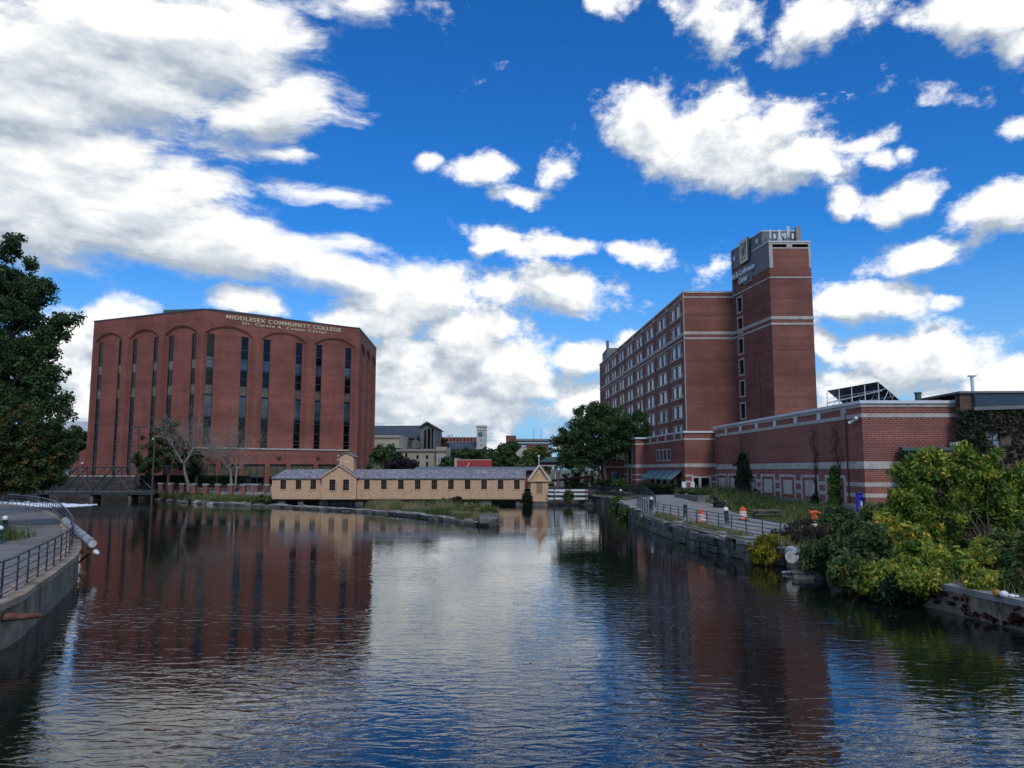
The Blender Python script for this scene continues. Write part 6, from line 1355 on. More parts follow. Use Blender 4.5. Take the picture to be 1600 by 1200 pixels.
Y = 250; wh_ = thing('white_house', (P(818, 715, Y).x, Y, 2), 'small white gabled house between the background trees', 'house'); mb = MB(); fquad(mb, [(811, 735), (811, 715), (817.5, 708), (824, 715), (824, 735)], Y, 8); mb.build('wall', M['white_paint'], wh_); mb = MB(); slab(mb, [P(810, 715.8, Y - .3), P(817.5, 707.6, Y - .3), P(817.5, 707.6, Y - .3) + Vector((0, 8.5, 0)), P(810, 715.8, Y - .3) + Vector((0, 8.5, 0))], .25); slab(mb, [P(825, 715.8, Y - .3), P(817.5, 707.6, Y - .3), P(817.5, 707.6, Y - .3) + Vector((0, 8.5, 0)), P(825, 715.8, Y - .3) + Vector((0, 8.5, 0))], .25); mb.build('roof', M['deck'], wh_)
Y = 262; cb2 = thing('pale_block', (P(812, 704, Y).x, Y, 2), 'pale yellow rendered block left of the garage brick front', 'building'); mb = MB(); far_box(mb, 806, 823, 699.5, 735, Y + 30, 10); mb.build('wall', M['beige'], cb2)
# brick gate pavilion with green roof
Y = 150; gp = thing('brick_pavilion', (P(858, 740, Y).x, Y, 2), 'small brick pavilion with pale green hipped roof left of the centre tree', 'pavilion')
mb = MB()
for a, b in ((845.5, 850.5), (866, 871)): far_box(mb, a, b, 724, 762, Y, .7)
far_box(mb, 845.5, 880, 722, 727, Y + .01, .6); mb.build('pillar', M['brick_far_dark'], gp); mb = MB(); far_box(mb, 845, 881, 726.6, 728.4, Y - .15, .9); far_box(mb, 866.6, 869, 735, 762, Y - .12, .1); mb.build('trim', M['beige'], gp)
a, b = P(843.5, 722, Y), P(882, 722, Y); mb = MB(); rz_ = P(860, 713.5, Y).z; m1_, m2_ = P(856, 713, Y).x, P(870, 713, Y).x; vs = [(a.x, Y - .6, a.z), (b.x, Y - .6, b.z), (b.x, Y + 5, b.z), (a.x, Y + 5, a.z), (m1_, Y + 2.2, rz_), (m2_, Y + 2.2, rz_)]; mb.add(vs, [(0, 1, 5, 4), (1, 2, 5), (2, 3, 4, 5), (3, 0, 4), (0, 1, 2, 3)]); mb.build('roof', M['green_metal'], gp)
# left edge city
Y = 250; wr = thing('pale_roofed_building', (P(105, 665, Y).x, Y, 2), 'building with pale sheet roof and small brown cupola behind the left trees', 'building'); mb = MB(); fquad(mb, [(60, 668), (85, 658), (150, 659), (150, 674), (60, 674)], Y, 14); mb.build('roof', M['white_cap'], wr); mb = MB(); far_box(mb, 60, 150, 673.5, 735, Y + .5, 13); mb.build('wall', M['beige2'], wr)
c = P(93, 659, Y + 4); mb = MB(); mb.lathe([(2.0, 0), (2.0, 1.0), (2.4, 1.05), (1.2, 1.3), (1.2, 2.2), (.9, 2.7), (.2, 3.1), (.05, 4.2)], (c.x, c.y, c.z - .6), 12); mb.build('cupola', M['brick_far_dark'], wr)
Y = 175; pcx = P(112, 735, Y)
def car(x, y, z, col, label):
    o = thing('parked_car', (x, y, z), label, 'car'); mb = MB(); Fc = Frame((x - 2.2, y), (x + 2.2, y)); mb.wallprism(Fc, [(0, z + .3), (4.4, z + .3), (4.45, z + .75), (4.1, z + .92), (3.3, z + 1.0), (2.7, z + 1.42), (1.4, z + 1.45), (.8, z + 1.02), (.1, z + .92)], -1.7, 0); mb.build('body', col, o)
    g = MB(); g.wallprism(Fc, [(1.0, z + 1.02), (3.1, z + 1.02), (2.62, z + 1.36), (1.45, z + 1.38)], 0.004, .02); g.build('side_window', M['glass'], o)
    for u in (.8, 3.5): w_ = MB(); w_.tube([Fc.at(u, -.25, z + .32), Fc.at(u, .02, z + .32)], .32, 14); w_.build('wheel', M['rubber'], o)
car(P(103, 735, 176).x, 176, 4.4, mat('silver paint', (.35, .37, .4), .35, .05), 'silver car parked left of the brick office block'); car(P(118, 735, 180).x, 180, 4.4, mat('white paint car', (.6, .6, .6), .35, .05), 'white car parked nearest to the brick office block')
mb = MB(); mb.box(-135, -86, 150, 200, 1.0, 4.4); o = mb.build('street_terrace', M['pave']); o['kind'] = 'structure'

# ---------------------------------------------------------------- people
def skin_mesh(name, chains, mt, parent, sub=2):
    vs = []; es = []; rad = []; key = {}
    def vid(p, r):
        k = tuple(round(c, 4) for c in p)
        if k not in key: key[k] = len(vs); vs.append(p); rad.append(r)
        return key[k]
    for ch in chains:
        ids = [vid(p, r) for p, r in ch]
        for a, b in zip(ids, ids[1:]): es.append((a, b))
    me = bpy.data.meshes.new(name); me.from_pydata([Vector(v) for v in vs], es, []); me.update()
    o = bpy.data.objects.new(name, me); C.objects.link(o); o.parent = parent
    m = o.modifiers.new('skin', 'SKIN'); m.use_smooth_shade = True
    sv = me.skin_vertices[0].data if me.skin_vertices else None
    if sv is None:
        bpy.context.view_layer.objects.active = o
        me.skin_vertices  # created with the modifier
    for i, r in enumerate(rad): me.skin_vertices[0].data[i].radius = (r, r)
    me.skin_vertices[0].data[0].use_root = True
    s = o.modifiers.new('sub', 'SUBSURF'); s.levels = sub; s.render_levels = sub
    me.materials.append(mt)
    return o
def seated(x, y, z, rot, label, top, legs, hairm, hunch=.25, seat=.46, group=None, longhair=False):
    # facing local +x; seat height above z
    o = thing('person', (x, y, z), label, 'person', group); o.rotation_euler = (0, 0, rot)
    h = seat + .08; sx = hunch
    pel = (0, 0, h); waist = (.03 + sx * .1, 0, h + .18); chest = (.05 + sx * .45, 0, h + .38); neck = (.08 + sx * .8, 0, h + .53); head = (.13 + sx * 1.05, 0, h + .64); crown = (.12 + sx * 1.1, 0, h + .74)
    body = [[(pel, .12), (waist, .11), (chest, .12), (neck, .05), (head, .085), (crown, .08)], [(head, .085), ((head[0] + .095, 0, head[2] - .01), .02)]]
    jk = [[(pel, .145), (waist, .135), (chest, .15), (neck, .07)]]; tr = [[(pel, .15), ((.02, .09, h - .02), .12)], [(pel, .15), ((.02, -.09, h - .02), .12)]]
    for s in (1, -1):
        hip = (.0, .1 * s, h - .02); knee = (.42, .13 * s, h - .02); ank = (.38 - .1 * (s > 0), .13 * s, .09); toe = (.55 - .1 * (s > 0), .14 * s, .04)
        sh = (chest[0] + .01, .19 * s, chest[2] + .07); el = (chest[0] + .12, .24 * s, chest[2] - .2); wr_p = (chest[0] + .33, .13 * s, h + .12)
        body += [[(pel, .12), (hip, .09), (knee, .06), (ank, .04), (toe, .035)], [(chest, .12), (sh, .055), (el, .042), (wr_p, .03)]]
        hc = (wr_p[0] + .06, .11 * s, wr_p[2] - .01); body += [[(wr_p, .03), (hc, .032)]]
        for k in range(4): a = (hc[0] + .035, hc[1] + (k - 1.5) * .018, hc[2] + .005); body += [[(hc, .03), (a, .009), ((a[0] + .035 - .006 * abs(k - 1.4), a[1], a[2] - .02), .008)]]
        body += [[(hc, .03), ((hc[0] + .01, hc[1] - .035 * s, hc[2] + .015), .01)]]
        jk += [[(chest, .15), (sh, .078), (el, .062), ((wr_p[0] - .02, wr_p[1], wr_p[2]), .045)]]
        tr += [[((.02, .09 * s, h - .02), .12), (knee, .085), (ank, .06)]]
    skin_mesh('body', body, M['skin'], o); skin_mesh('jacket', jk, top, o); skin_mesh('trousers', tr, legs, o)
    hm = MB(); hm.ball((head[0] - .02, 0, head[2] + .035), .112, 8, sq=1.05); 
    if longhair: hm.ball((head[0] - .09, 0, head[2] - .08), .11, 6, sq=1.5)
    ho = MB.build(hm, 'hair', hairm, None, smooth=True); ho.parent = o
    for s in (1, -1): sm = MB(); t_ = (.50 - .1 * (s > 0), .14 * s, .05); sm.tube([(t_[0] - .16, t_[1], .05), (t_[0] - .02, t_[1], .05), (t_[0] + .1, t_[1], .035)], [.05, .052, .03], 8); so = sm.build('shoe', M['jacket'], None, smooth=True); so.parent = o
    return o
pq = P(1122, 790, 78); px_, py_ = pq.x, 78
seated(px_, py_, gz(px_, py_) + .05, math.pi * 1.08, 'person in black hunched on a low seat beside the grass on the right path', M['jacket'], M['jacket'], M['hair'], .38, .42, longhair=True)
mb = MB(); mb.box(px_ - .3, px_ + 1.1, 77.6, 78.4, gz(px_, 78) + .1, gz(px_, 78) + .42); mb.box(px_ + .2, px_ + 1.4, 77.7, 78.3, gz(px_, 78) + .42, gz(px_, 78) + .62); tag(mb.build('low_seat', M['jacket']), 'dark low seat with bags under the person in black', 'seat')
mb = MB(); mb.lathe([(.04, 0), (.05, .1), (.05, .14)], (px_ + .75, 77.9, gz(px_, 78) + .62), 8); tag(mb.build('paper_cup', M['white_paint']), 'small white cup on the low seat beside the person in black', 'cup')
seated(P(297, 765, 128.2).x, 128.2, 1.84, math.pi * 1.1, 'person in white shirt sitting behind the brick pillars', M['shirt'], M['jacket'], M['hair'], .2)
seated(P(369, 765, 124.0).x - .1, 123.8, 1.84, math.pi * .1, 'person in dark clothes at the maroon table', M['jacket'], M['jacket'], M['hair'], .2)
seated(P(382, 765, 124.0).x, 124.0, 1.84, math.pi * .9, 'person in blue shirt at the maroon table', M['denim'], M['jacket'], M['hair'], .2)
mb = MB(); xs = P(382, 765, 124.0).x; mb.box(xs - .3, xs + .3, 123.8, 124.2, 1.82, 2.28); tag(mb.build('stool', M['maroon']), 'maroon stool under the person in the blue shirt', 'stool')
mb = MB(); xs = P(369, 765, 124.0).x - .1; mb.box(xs - .3, xs + .25, 123.6, 124.0, 1.82, 2.28); tag(mb.build('stool', M['maroon']), 'maroon stool under the person in dark clothes', 'stool')
mb = MB(); xs = P(297, 765, 128.2).x; mb.box(xs - .3, xs + .3, 128.0, 128.4, 1.82, 2.28); tag(mb.build('stool', M['maroon']), 'maroon stool under the person in the white shirt', 'stool')

# ---------------------------------------------------------------- trees and bushes
def lob(px, py, rx, ry, Y, dep=None):    # lobe given by the outline seen in the photograph, with real depth
    c = P(px, py, Y); k = Y / F_PX; return ((c.x, c.y, c.z), (rx * k, (dep if dep else (rx + ry) / 2 * k), ry * k))
Y = 66
tree('broadleaf_tree', (P(5, 760, Y).x - 1.5, Y, 1.3), [lob(-30, 430, 62, 62, Y), lob(25, 470, 50, 55, Y), lob(62, 450, 24, 24, Y), lob(-20, 560, 90, 80, Y), lob(60, 540, 42, 50, Y), lob(102, 502, 26, 14, Y), lob(84, 520, 26, 18, Y), lob(75, 592, 32, 28, Y), lob(18, 385, 12, 28, Y), lob(50, 412, 16, 12, Y), lob(40, 620, 60, 40, Y), lob(90, 640, 26, 30, Y)],
     'tall dark broadleaf tree reaching to the top at the left edge', n=760, clump=.66, per=95, leaf=.16, mt=G_DARK, seed=11, trunk_r=.45, nl=26, surf=.45, gap=.0, fork=.35, flat=.3)
Y = 54
tree('broadleaf_tree', (P(-8, 790, Y).x, Y, 1.3), [lob(20, 680, 62, 52, Y), lob(75, 690, 36, 44, Y), lob(-25, 720, 60, 52, Y), lob(55, 728, 42, 32, Y), lob(95, 708, 20, 24, Y), lob(45, 752, 24, 20, Y), lob(15, 745, 50, 28, Y), lob(75, 748, 26, 16, Y)],
     'rounded brownish green tree below the tall tree at the left edge', n=560, clump=.42, per=85, leaf=.13, mt=G_AUT, seed=12, trunk_r=.25, nl=22, surf=.6, fork=.25)
for i, (px, py, rx, ry, Y, lb_t, mtl) in enumerate(((118, 700, 22, 34, 172, 'dark tree between the left trees and the office block', G_DARK), (150, 700, 12, 10, 190, 'small dark tree peeping beside the office wall', G_DARK), (75, 715, 40, 22, 176, 'wide dark shrub behind the left end of the bridge', G_DARK))):
    if i == 1: continue
    tree('background_tree', (P(px, 730, Y).x, Y, 4.3), [lob(px, py, rx, ry, Y), lob(px - rx * .4, py + ry * .3, rx * .7, ry * .7, Y)], lb_t, n=70, clump=1.1, per=60, leaf=.45, mt=mtl, seed=40 + i, nl=6)
# evergreen and bare trees before the office block
Y = 133.5
tree('evergreen_tree', (P(262, 750, Y).x, Y, 1.8), [lob(262, 668, 18, 14, Y), lob(252, 690, 32, 18, Y), lob(240, 715, 36, 20, Y), lob(278, 712, 34, 24, Y), lob(232, 730, 22, 13, Y), lob(300, 722, 26, 22, Y)], 'layered dark evergreen tree in front of the brick office block', n=230, clump=.62, per=65, leaf=.22, mt=G_DARK, seed=14, trunk_r=.25, nl=16, flat=.65)
tree('evergreen_tree', (P(306, 752, 134).x, 134, 1.8), [lob(306, 735, 10, 16, 134), lob(300, 715, 14, 14, 134)], 'narrow dark evergreen beside the clipped hedge', n=50, clump=.5, per=50, leaf=.2, mt=G_HEDGE, seed=15, nl=5)
bare_tree('bare_tree', (P(295, 762, 127).x, 127, 1.82), 17.5, 1.3, 'large leafless grey tree in front of the brick office block', 5, M['bark_pale'], r0=.30, levels=6, fork=.27, nk=3, tw=.022)
bare_tree('bare_tree', (P(361, 764, 122.8).x, 122.8, 1.82), 14.0, .95, 'slimmer multi stemmed leafless tree left of the gatehouse', 9, M['bark_pale'], r0=.17, levels=5, fork=.27, nk=3, trunks=3, tw=.02)
bare_tree('bare_tree', (P(340, 762, 130).x, 130, 1.82), 9.5, 1.1, 'small reddish bare tree between the two grey bare trees', 13, M['brick_far_dark'], r0=.10, levels=5, fork=.25, nk=3, tw=.02)
def hedge(name, A, B, z0, z1, w, label, seed, n=260, mt=None, per=60, leaf=.16):
    rg = random.Random(seed); F_ = Frame(A, B); o = thing(name, (A[0], A[1], z0), label, 'hedge'); L_ = F_.L; cl = []
    for _ in range(n):
        u, d, z = rg.uniform(.2, L_ - .2), rg.uniform(-w / 2, w / 2), rg.uniform(z0 + .2, z1 - .2)
        k = rg.random()
        if k < .45: d = w / 2 - .15
        elif k < .75: z = z1 - .22 - .08 * rg.random()
        p = F_.at(u, d, z); cl.append((p.x, p.y, p.z, rg.uniform(.22, .34)))
    leaves('foliage', cl, per, leaf, mt or G_HEDGE, o, seed, flat=.3, jit=.15, area=False)
    mb = MB(); mb.box(.15, L_ - .15, -w / 2 + .15, w / 2 - .2, z0 - .2, z1 - .25, F_); mb.build('branch_core', M['bark_dark'], o); return o
hedge('clipped_hedge', (-66.5, 139.6), (-44.5, 131.5), 2.3, 4.3, 1.6, 'long clipped dark green hedge at the foot of the office block', 3, 900)
hedge('clipped_hedge', (18.3, 110.5), (20.6, 97.2), 2.0, 3.45, 1.3, 'dark clipped hedge below the blue green awnings', 4, 420)
# bushes behind the gatehouse, left
Y = 150
tree('round_tree', (P(600, 735, Y).x, Y, 2.3), [lob(603, 718, 24, 22, Y), lob(585, 728, 18, 16, Y), lob(625, 728, 16, 14, Y)], 'rounded dark tree behind the gatehouse beside the office block', n=110, clump=.9, per=60, leaf=.32, mt=G_DARK, seed=21, nl=8)
tree('purple_tree', (P(630, 735, 146).x, 146, 2.3), [lob(622, 724, 24, 14, 146), lob(644, 726, 14, 10, 146)], 'dull purple leafed tree behind the gatehouse roof', n=70, clump=.6, per=42, leaf=.22, mt=G_PURPLE, seed=22, nl=16, surf=.4)
bare_tree('bare_tree', (P(592, 735, 142).x, 142, 2.3), 5.5, 1.1, 'pale thin bare tree right beside the office block corner', 31, M['bark_pale'], r0=.09, levels=5, nk=3, tw=.02)
Y = 235
tree('background_tree', (P(686, 720, 270).x, 270, 2), [lob(686, 690, 9, 10, 270), lob(690, 700, 12, 10, 270)], 'rusty brown tree between the church and the orange brick block', n=60, clump=1.1, per=50, leaf=.5, mt=leaf_mat('rusty leaf', [(0, (.05, .03, .02)), (1, (.13, .065, .035))]), seed=23, nl=5)
for i, (px, py, rx, ry, Y, lb_t) in enumerate(((712, 716, 20, 14, 230, 'dark green tree above the left end of the red wall'), (738, 711, 22, 9, 240, 'flat topped dark tree behind the red wall'), (758, 710, 18, 8, 250, 'low green tree at the foot of the clock tower'), (788, 713, 26, 22, 200, 'large rounded green tree right of the red wall'), (770, 722, 12, 14, 196, 'small green tree at the right end of the red wall'), (838, 718, 22, 18, 190, 'broad green tree in front of the parking garage'), (822, 728, 10, 12, 186, 'small green tree below the white house'), (698, 728, 8, 12, 205, 'narrow dark tree left of the red wall'), (800, 697, 9, 6, 255, 'distant dark tree peeping above the large rounded tree'))):
    tree('background_tree', (P(px, 735, Y).x, Y, 2.2), [lob(px, py, rx, ry, Y), lob(px - rx * .4, py + ry * .35, rx * .7, ry * .7, Y), lob(px + rx * .45, py + ry * .4, rx * .6, ry * .6, Y)], lb_t, n=90, clump=1.0, per=55, leaf=.42, mt=G_MID if i in (5, 6) else G_DARK, seed=50 + i, nl=6, group='trees on the skyline behind the gatehouse')
# centre tree
Y = 121
tree('spreading_tree', (P(948, 765, Y).x, Y, 1.9), [lob(945, 662, 50, 30, Y), lob(905, 678, 34, 28, Y), lob(988, 664, 30, 26, Y), lob(1005, 684, 20, 14, Y), lob(892, 705, 30, 22, Y), lob(935, 702, 40, 24, Y), lob(880, 688, 18, 14, Y), lob(912, 722, 28, 16, Y), lob(965, 690, 32, 24, Y), lob(925, 640, 30, 12, Y), lob(880, 722, 18, 12, Y)],
     'large spreading dark green tree in front of the hotel', n=780, clump=.72, per=90, leaf=.17, mt=G_DARK, seed=33, trunk_r=.30, nl=26, trunks=3, surf=.5, fork=.30, flat=.4)
# things around the lock
for i, (px, py, rx, ry, Y, mtl, lb_t) in enumerate(((895, 748, 18, 12, 135, G_HEDGE, 'dark bush behind the white birch stem'), (925, 750, 20, 14, 138, G_MID, 'mid green bush left of the centre tree trunk'), (900, 762, 20, 9, 126, G_MID, 'low green shrub behind the white planks'), (970, 758, 16, 10, 116, G_SHRUB, 'leafy shrub right of the centre tree trunk'), (948, 757, 22, 9, 118, G_HEDGE, 'dark shrub at the foot of the centre tree'), (888, 776, 6, 10, 114, G_MID, 'small weed growing over the white planks'), (966, 790, 14, 16, 100, G_MID, 'green weeds hanging over the far stone bank'), (976, 806, 10, 12, 84, G_MID, 'weeds at the waterline of the quay corner'), (824, 780, 7, 12, 115, G_HEDGE, 'dark weed between the gatehouse and the pavilion'), (857, 770, 6, 16, 140, G_HEDGE, 'dark shrub between the pavilion and the brick pavilion'))):
    c = P(px, py, Y); tree('shrub', (c.x, Y, max(.1, c.z - ry * Y / F_PX)), [lob(px, py, rx, ry, Y)], lb_t, 'shrub', n=45, clump=.42, per=50, leaf=.17, mt=mtl, seed=70 + i, nl=5, trunk_r=.05, fork=.2)
bt = thing('birch_stem', (P(872.5, 765, 125).x, 125, 2.2), 'broken white birch stem with bare forked branches behind the planks', 'tree'); mb = MB(); q = lambda x, y: P(x, y, 125)
mb.tube([q(872, 770), q(872.5, 755), q(873, 742)], [.17, .15, .13], 8); mb.tube([q(873, 742), q(875, 734), q(877, 728)], [.12, .10, .09], 7); mb.build('trunk', M['cutwood'], bt)
mb = MB(); mb.tube([q(873, 740), q(862, 732), q(850, 726)], [.08, .06, .03], 6); mb.tube([q(873, 744), q(868, 739)], [.07, .03], 6); mb.build('branches', M['cutwood'], bt)
# grass bank and weeds along the hall
pts_ = []; rg = random.Random(9); clb = []
for _ in range(22000):
    y = rg.uniform(62.2, 97); xw = 27.59 - (y - 60.59) * (1.84 / 37.07) - .15; x0 = 21.0 + 1.2 * sstep(75, 62, y); x = x0 + (xw - x0) * rg.random() ** .8
    pts_.append((x, y, gz(x, y), .5 + .8 * rg.random() + .5 * sstep(22, 26, x), .25 + .3 * rg.random()))
for _ in range(2600):
    y = rg.uniform(60.6, 74); x = rg.uniform(20.5, 27.0); pts_.append((x, y, 1.15, .5, .4))
grass('bank_grass', pts_, .75, .06, G_GRASS, 6, 'tall green grass bank between the right path and the hall wall')
cl = []
for _ in range(420):
    y = rg.uniform(63, 96); xw = 27.3 - (y - 60.59) * .05; x = xw - abs(rg.gauss(0, 1)) * 2.3
    if x < 21.2 + 1.2 * sstep(75, 62, y): continue
    cl.append((x, y, gz(x, y) + rg.uniform(.25, .85), rg.uniform(.25, .5)))
o = leaves('weeds', cl, 38, .15, G_SHRUB, None, 61, flat=.4); tag(o, 'leafy green weeds mixed in the grass bank along the hall', 'weeds', kind='stuff')
pts_ = []
edge = [(12.9, 71), (13.0, 64), (13.5, 56), (14.2, 49), (14.9, 43)]
for _ in range(5200):
    k = rg.random() * 3.999; i = int(k); f = k - i; x = edge[i][0] * (1 - f) + edge[i + 1][0] * f; y = edge[i][1] * (1 - f) + edge[i + 1][1] * f
    if math.sin(y * 1.3) + math.sin(y * .47 + 1) < -.3: continue
    pts_.append((x + abs(rg.gauss(0, .5)) - .1, y + rg.uniform(-.4, .4), 1.16, .4 + .6 * rg.random(), .35 + .4 * rg.random()))
for _ in range(6000):
    y = rg.uniform(26, 50); x = 16.1 + max(0, 38 - y) * .11 + rg.random() ** 1.2 * 12; pts_.append((x, y, gz(x, y), .6 + .6 * rg.random(), .2 + .5 * rg.random()))
grass('edge_grass', pts_, .42, .045, G_GRASS, 8, 'scattered grass growing along the right quay edge')
pts_ = []
for _ in range(2600): pts_.append((rg.uniform(-24.6, -21.5) - 9.2 + rg.gauss(0, .9), rg.uniform(37, 46), 1.33, .8 + rg.random(), .25 + .3 * rg.random()))
c_ = P(8, 838, 43); pts_ = [(c_.x + rg.gauss(-1.4, .55), 42.5 + rg.gauss(0, 1.6), 1.33, .7 + rg.random(), .1 + .35 * rg.random()) for _ in range(2600)]
grass('verge_grass', pts_, .62, .05, G_GRASS, 10, 'green grass clump by the globe bollards at the left edge')
pts_ = []
for _ in range(7000):
    k = rg.random() * 5.999; i = int(k); f = k - i; sh = [(-68, 142), (-65.2, 140), (-57.4, 133.2), (-51.4, 126.4), (-46.2, 120.2), (-40.9, 118.6), (-36.8, 118.5)]
    x = sh[i][0] * (1 - f) + sh[i + 1][0] * f; y = sh[i][1] * (1 - f) + sh[i + 1][1] * f; pts_.append((x + rg.gauss(0, .4), y + rg.uniform(-1.1, .3), .3 + rg.random() * .8, .5 + rg.random(), .15 + .6 * rg.random()))
grass('shore_grass', pts_, .6, .07, G_GRASS, 11, 'weedy grass among the boulders on the far left shore')
c = P(408, 785, 116); tree('shrub', (c.x, 117, .4), [lob(408, 783, 17, 9, 117)], 'bright green shrub at the left foot of the gatehouse', 'shrub', n=50, clump=.38, per=55, leaf=.15, mt=G_SHRUB, seed=91, nl=4, trunk_r=.04)
for i, (px, py, rx, ry, Y, mt_, lb_t) in enumerate(((690, 788, 16, 9, 95, G_MID, 'green weeds in the middle of the grassy island'), (655, 790, 14, 7, 98, G_GRASS, 'straw coloured weeds on the left part of the grassy island'), (735, 797, 20, 10, 86, G_GRASS, 'straw coloured weed clump on the right part of the grassy island'), (762, 802, 14, 10, 80, G_MID, 'green weed clump near the boulder on the grassy island'), (712, 786, 10, 8, 97, G_RED, 'dead brown shrub standing on the grassy island'))):
    c = P(px, py, Y); tree('weed_clump', (c.x, Y, .5), [lob(px, py, rx, ry, Y)], lb_t, 'weeds', n=55, clump=.3, per=60, leaf=.09, mt=mt_, seed=200 + i, nl=8, trunk_r=.03, fork=.2, flat=0.0, aspect=4.0, shell=.1)
# vines on the hall wall
def vine(cx_, Yv, zlo, zhi, w0, label, seed, mtl, tint, n=260, leaf=.13):
    rg = random.Random(seed); u = (Yv - 97.66) / (60.59 - 97.66); xw = 25.75 + u * 1.84; o = thing('climbing_vine', (xw - .15, Yv, zlo), label, 'vine'); cl = []
    for _ in range(n):
        f = rg.random() ** 1.2; z = zlo + (zhi - zlo) * f; ww = w0 * (1 - .5 * f) * (1 if f < .85 else .5); cl.append((xw - rg.uniform(.1, .55) * (1 - .4 * f), Yv + rg.gauss(0, .45) * ww, z, rg.uniform(.15, .3), min(1, max(0, rg.gauss(tint, .15)))))
    leaves('foliage', cl, 26, leaf, mtl, o, seed, flat=.2, jit=.12, area=False)
    mb = MB()
    for k in range(7):
        y0 = Yv + rg.gauss(0, .3) * w0; p = [(xw - .06, y0 + rg.gauss(0, .12) * j, zlo - .3 + (9.6 - zlo) * j / 7 * rg.uniform(.9, 1)) for j in range(8)]; mb.tube(p, [.05, .045, .04, .035, .03, .025, .02, .015], 5, cap=False)
    mb.build('stems', M['bark'], o)
    return o
vine(0, 87.5, 1.9, 7.0, 3.6, 'tall brown green creeper climbing the hall wall near the restaurant doors', 81, G_IVY, .55, 420, .16)
vine(0, 65.2, 1.4, 5.5, .95, 'narrow lime green creeper on the hall wall left of the blue phone box', 82, G_YEL, .25, 330, .12)
vine(0, 69.2, 1.3, 3.0, .8, 'thin dark creeper on the wall between two framed panels', 83, G_IVY, .3, 90, .12)
# the dense bushes of the near right bank
Y = 45
tree('yellow_bush', (P(1200, 860, 44.5).x + .3, 44.6, .5), [lob(1200, 858, 32, 25, 44.0), lob(1216, 850, 22, 18, 44.5), lob(1185, 866, 14, 14, 44.5)], 'bright yellow leafed bush overhanging the canal', 'bush', n=110, clump=.28, per=75, leaf=.085, mt=G_LIME, seed=101, trunk_r=.05, nl=16, fork=.2, surf=.5)
G_DRY = leaf_mat('dry twig leaf', [(0, (.035, .035, .022)), (.6, (.075, .07, .045)), (1, (.13, .11, .075))])
tree('dry_bush', (P(1248, 850, 45.5).x, 45.5, .9), [lob(1245, 845, 38, 30, 45.5), lob(1275, 838, 26, 28, 46)], 'grey brown twiggy bush between the yellow bush and green shrubs', 'bush', n=130, clump=.36, per=70, leaf=.07, mt=G_DRY, seed=102, trunk_r=.05, nl=26, fork=.2, surf=.3, aspect=2.6)
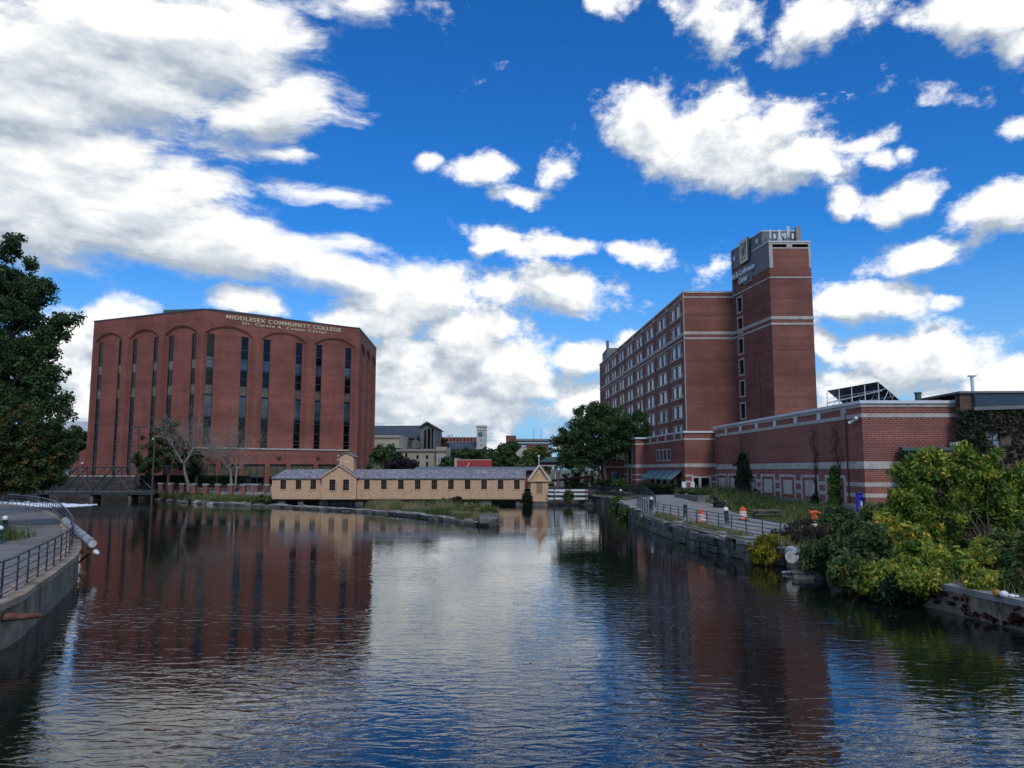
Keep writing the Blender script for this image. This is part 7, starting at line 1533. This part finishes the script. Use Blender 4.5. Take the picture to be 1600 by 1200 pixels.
for i, (px, py, rx, ry, Y, mtl, lf, lb_t) in enumerate((
    (1310, 818, 34, 26, 48, G_SHRUB, .15, 'cool green shrub in front of the lime creeper'),
    (1285, 868, 36, 24, 38.4, G_SHRUB, .13, 'green shrub right of the pale pipe end'),
    (1345, 860, 50, 42, 37, G_SHRUB, .15, 'large cool green shrub above the waterline'),
    (1330, 892, 36, 22, 34.5, G_MID, .13, 'green shrub dipping into the canal'),
    (1385, 902, 36, 26, 32, G_YEL, .13, 'dark leafed shrub hanging down over the concrete wall'),
    (1400, 845, 48, 38, 37.5, G_YEL, .14, 'mid green bush left of the yellow green tree'),
    (1440, 880, 48, 32, 33, G_YEL, .14, 'olive green bush on the concrete wall'),
    (1500, 884, 54, 30, 32, G_YEL, .14, 'olive bush below the yellow green tree'),
    (1560, 874, 48, 40, 32, G_YEL, .13, 'dark green bush near the lower right corner'),
    (1610, 870, 50, 52, 31, G_MID, .13, 'green bush cut by the right edge'),
    (1545, 908, 34, 12, 28.8, G_YEL, .1, 'low yellowish weeds behind the plastic bag'),
    (1440, 905, 34, 9, 30.4, G_YEL, .1, 'olive low weeds on top of the concrete wall'),
    (1372, 800, 26, 12, 55, G_MID, .14, 'low green weeds at the foot of the hall corner'),
    (1590, 912, 34, 14, 28.5, G_AUT, .1, 'brownish weeds at the right end of the coping'),
    (1405, 922, 24, 18, 31.2, G_HEDGE, .12, 'dark leaves trailing from the wall into the water'))):
    c = P(px, py, Y); zb_ = max(.3, min(1.2, c.z - ry * Y / F_PX)); per = 60 if lf > .12 else 70
    tree('bush', (c.x, Y, zb_ if c.z > 1 else .4), [lob(px, py, rx, ry, Y), lob(px + rx * .4, py - ry * .25, rx * .6, ry * .65, Y), lob(px - rx * .4, py + ry * .1, rx * .6, ry * .6, Y)], lb_t, 'bush', n=int(75 + rx * ry * .055), clump=.35, per=int(per * 1.15), leaf=lf * .85, mt=mtl, seed=120 + i, nl=14, trunk_r=.04, fork=.25, surf=.35, droop=.2, flat=.2, shell=.2, jit=.26, group='bushes crowding the near right bank', aspect=2.6)
Y = 38.5
tree('yellow_green_tree', (P(1490, 860, Y).x, Y, 1.15), [lob(1450, 730, 26, 30, Y), lob(1490, 745, 34, 34, Y), lob(1540, 762, 42, 48, Y), lob(1520, 735, 26, 28, Y), lob(1585, 780, 44, 44, Y), lob(1425, 780, 34, 38, Y), lob(1480, 800, 52, 44, Y), lob(1412, 738, 14, 18, Y), lob(1508, 712, 14, 20, Y), lob(1440, 830, 46, 30, Y), lob(1540, 830, 54, 34, Y), lob(1620, 800, 40, 50, Y), lob(1395, 800, 20, 16, Y), lob(1548, 716, 12, 26, Y), lob(1460, 712, 12, 14, Y), lob(1600, 745, 26, 22, Y)],
     'sprawling yellow green tree with orange tinged leaves at the right', n=600, clump=.40, per=88, leaf=.105, mt=G_YEL, seed=140, trunk_r=.08, nl=90, trunks=5, surf=.3, fork=.10, flat=.15, droop=.25, aspect=2.8, tints=(.38, .2), jit=.16, shell=.15)
# creeper stains hanging on the concrete wall
cl = []
for _ in range(60):
    k = rg.random() * 3.999; i = int(k); f = k - i; w4 = [(15.75, 32), (16.2, 30), (16.6, 28), (17.0, 25.5), (17.6, 22)]
    x = w4[i][0] * (1 - f) + w4[i + 1][0] * f; y = w4[i][1] * (1 - f) + w4[i + 1][1] * f; cl.append((x - .08, y, rg.uniform(.1, .75), rg.uniform(.06, .15)))
o = leaves('wall_creeper', cl, 16, .09, G_RED, None, 151, flat=.1, area=False); tag(o, 'dark red creeper clinging to the lower right canal wall', 'creeper')
# fallen leaves and bits floating on the canal
cl = [(rg.uniform(-14, 14), rg.uniform(11, 60), .012, .25) for _ in range(70)]
o = leaves('floating_leaves', cl, 1, .06, G_LIME, None, 152, flat=.97, area=False, shell=.9); tag(o, 'scattered tiny leaves floating on the canal', 'leaves', kind='stuff')
for v in o.data.vertices: v.co.z = .012
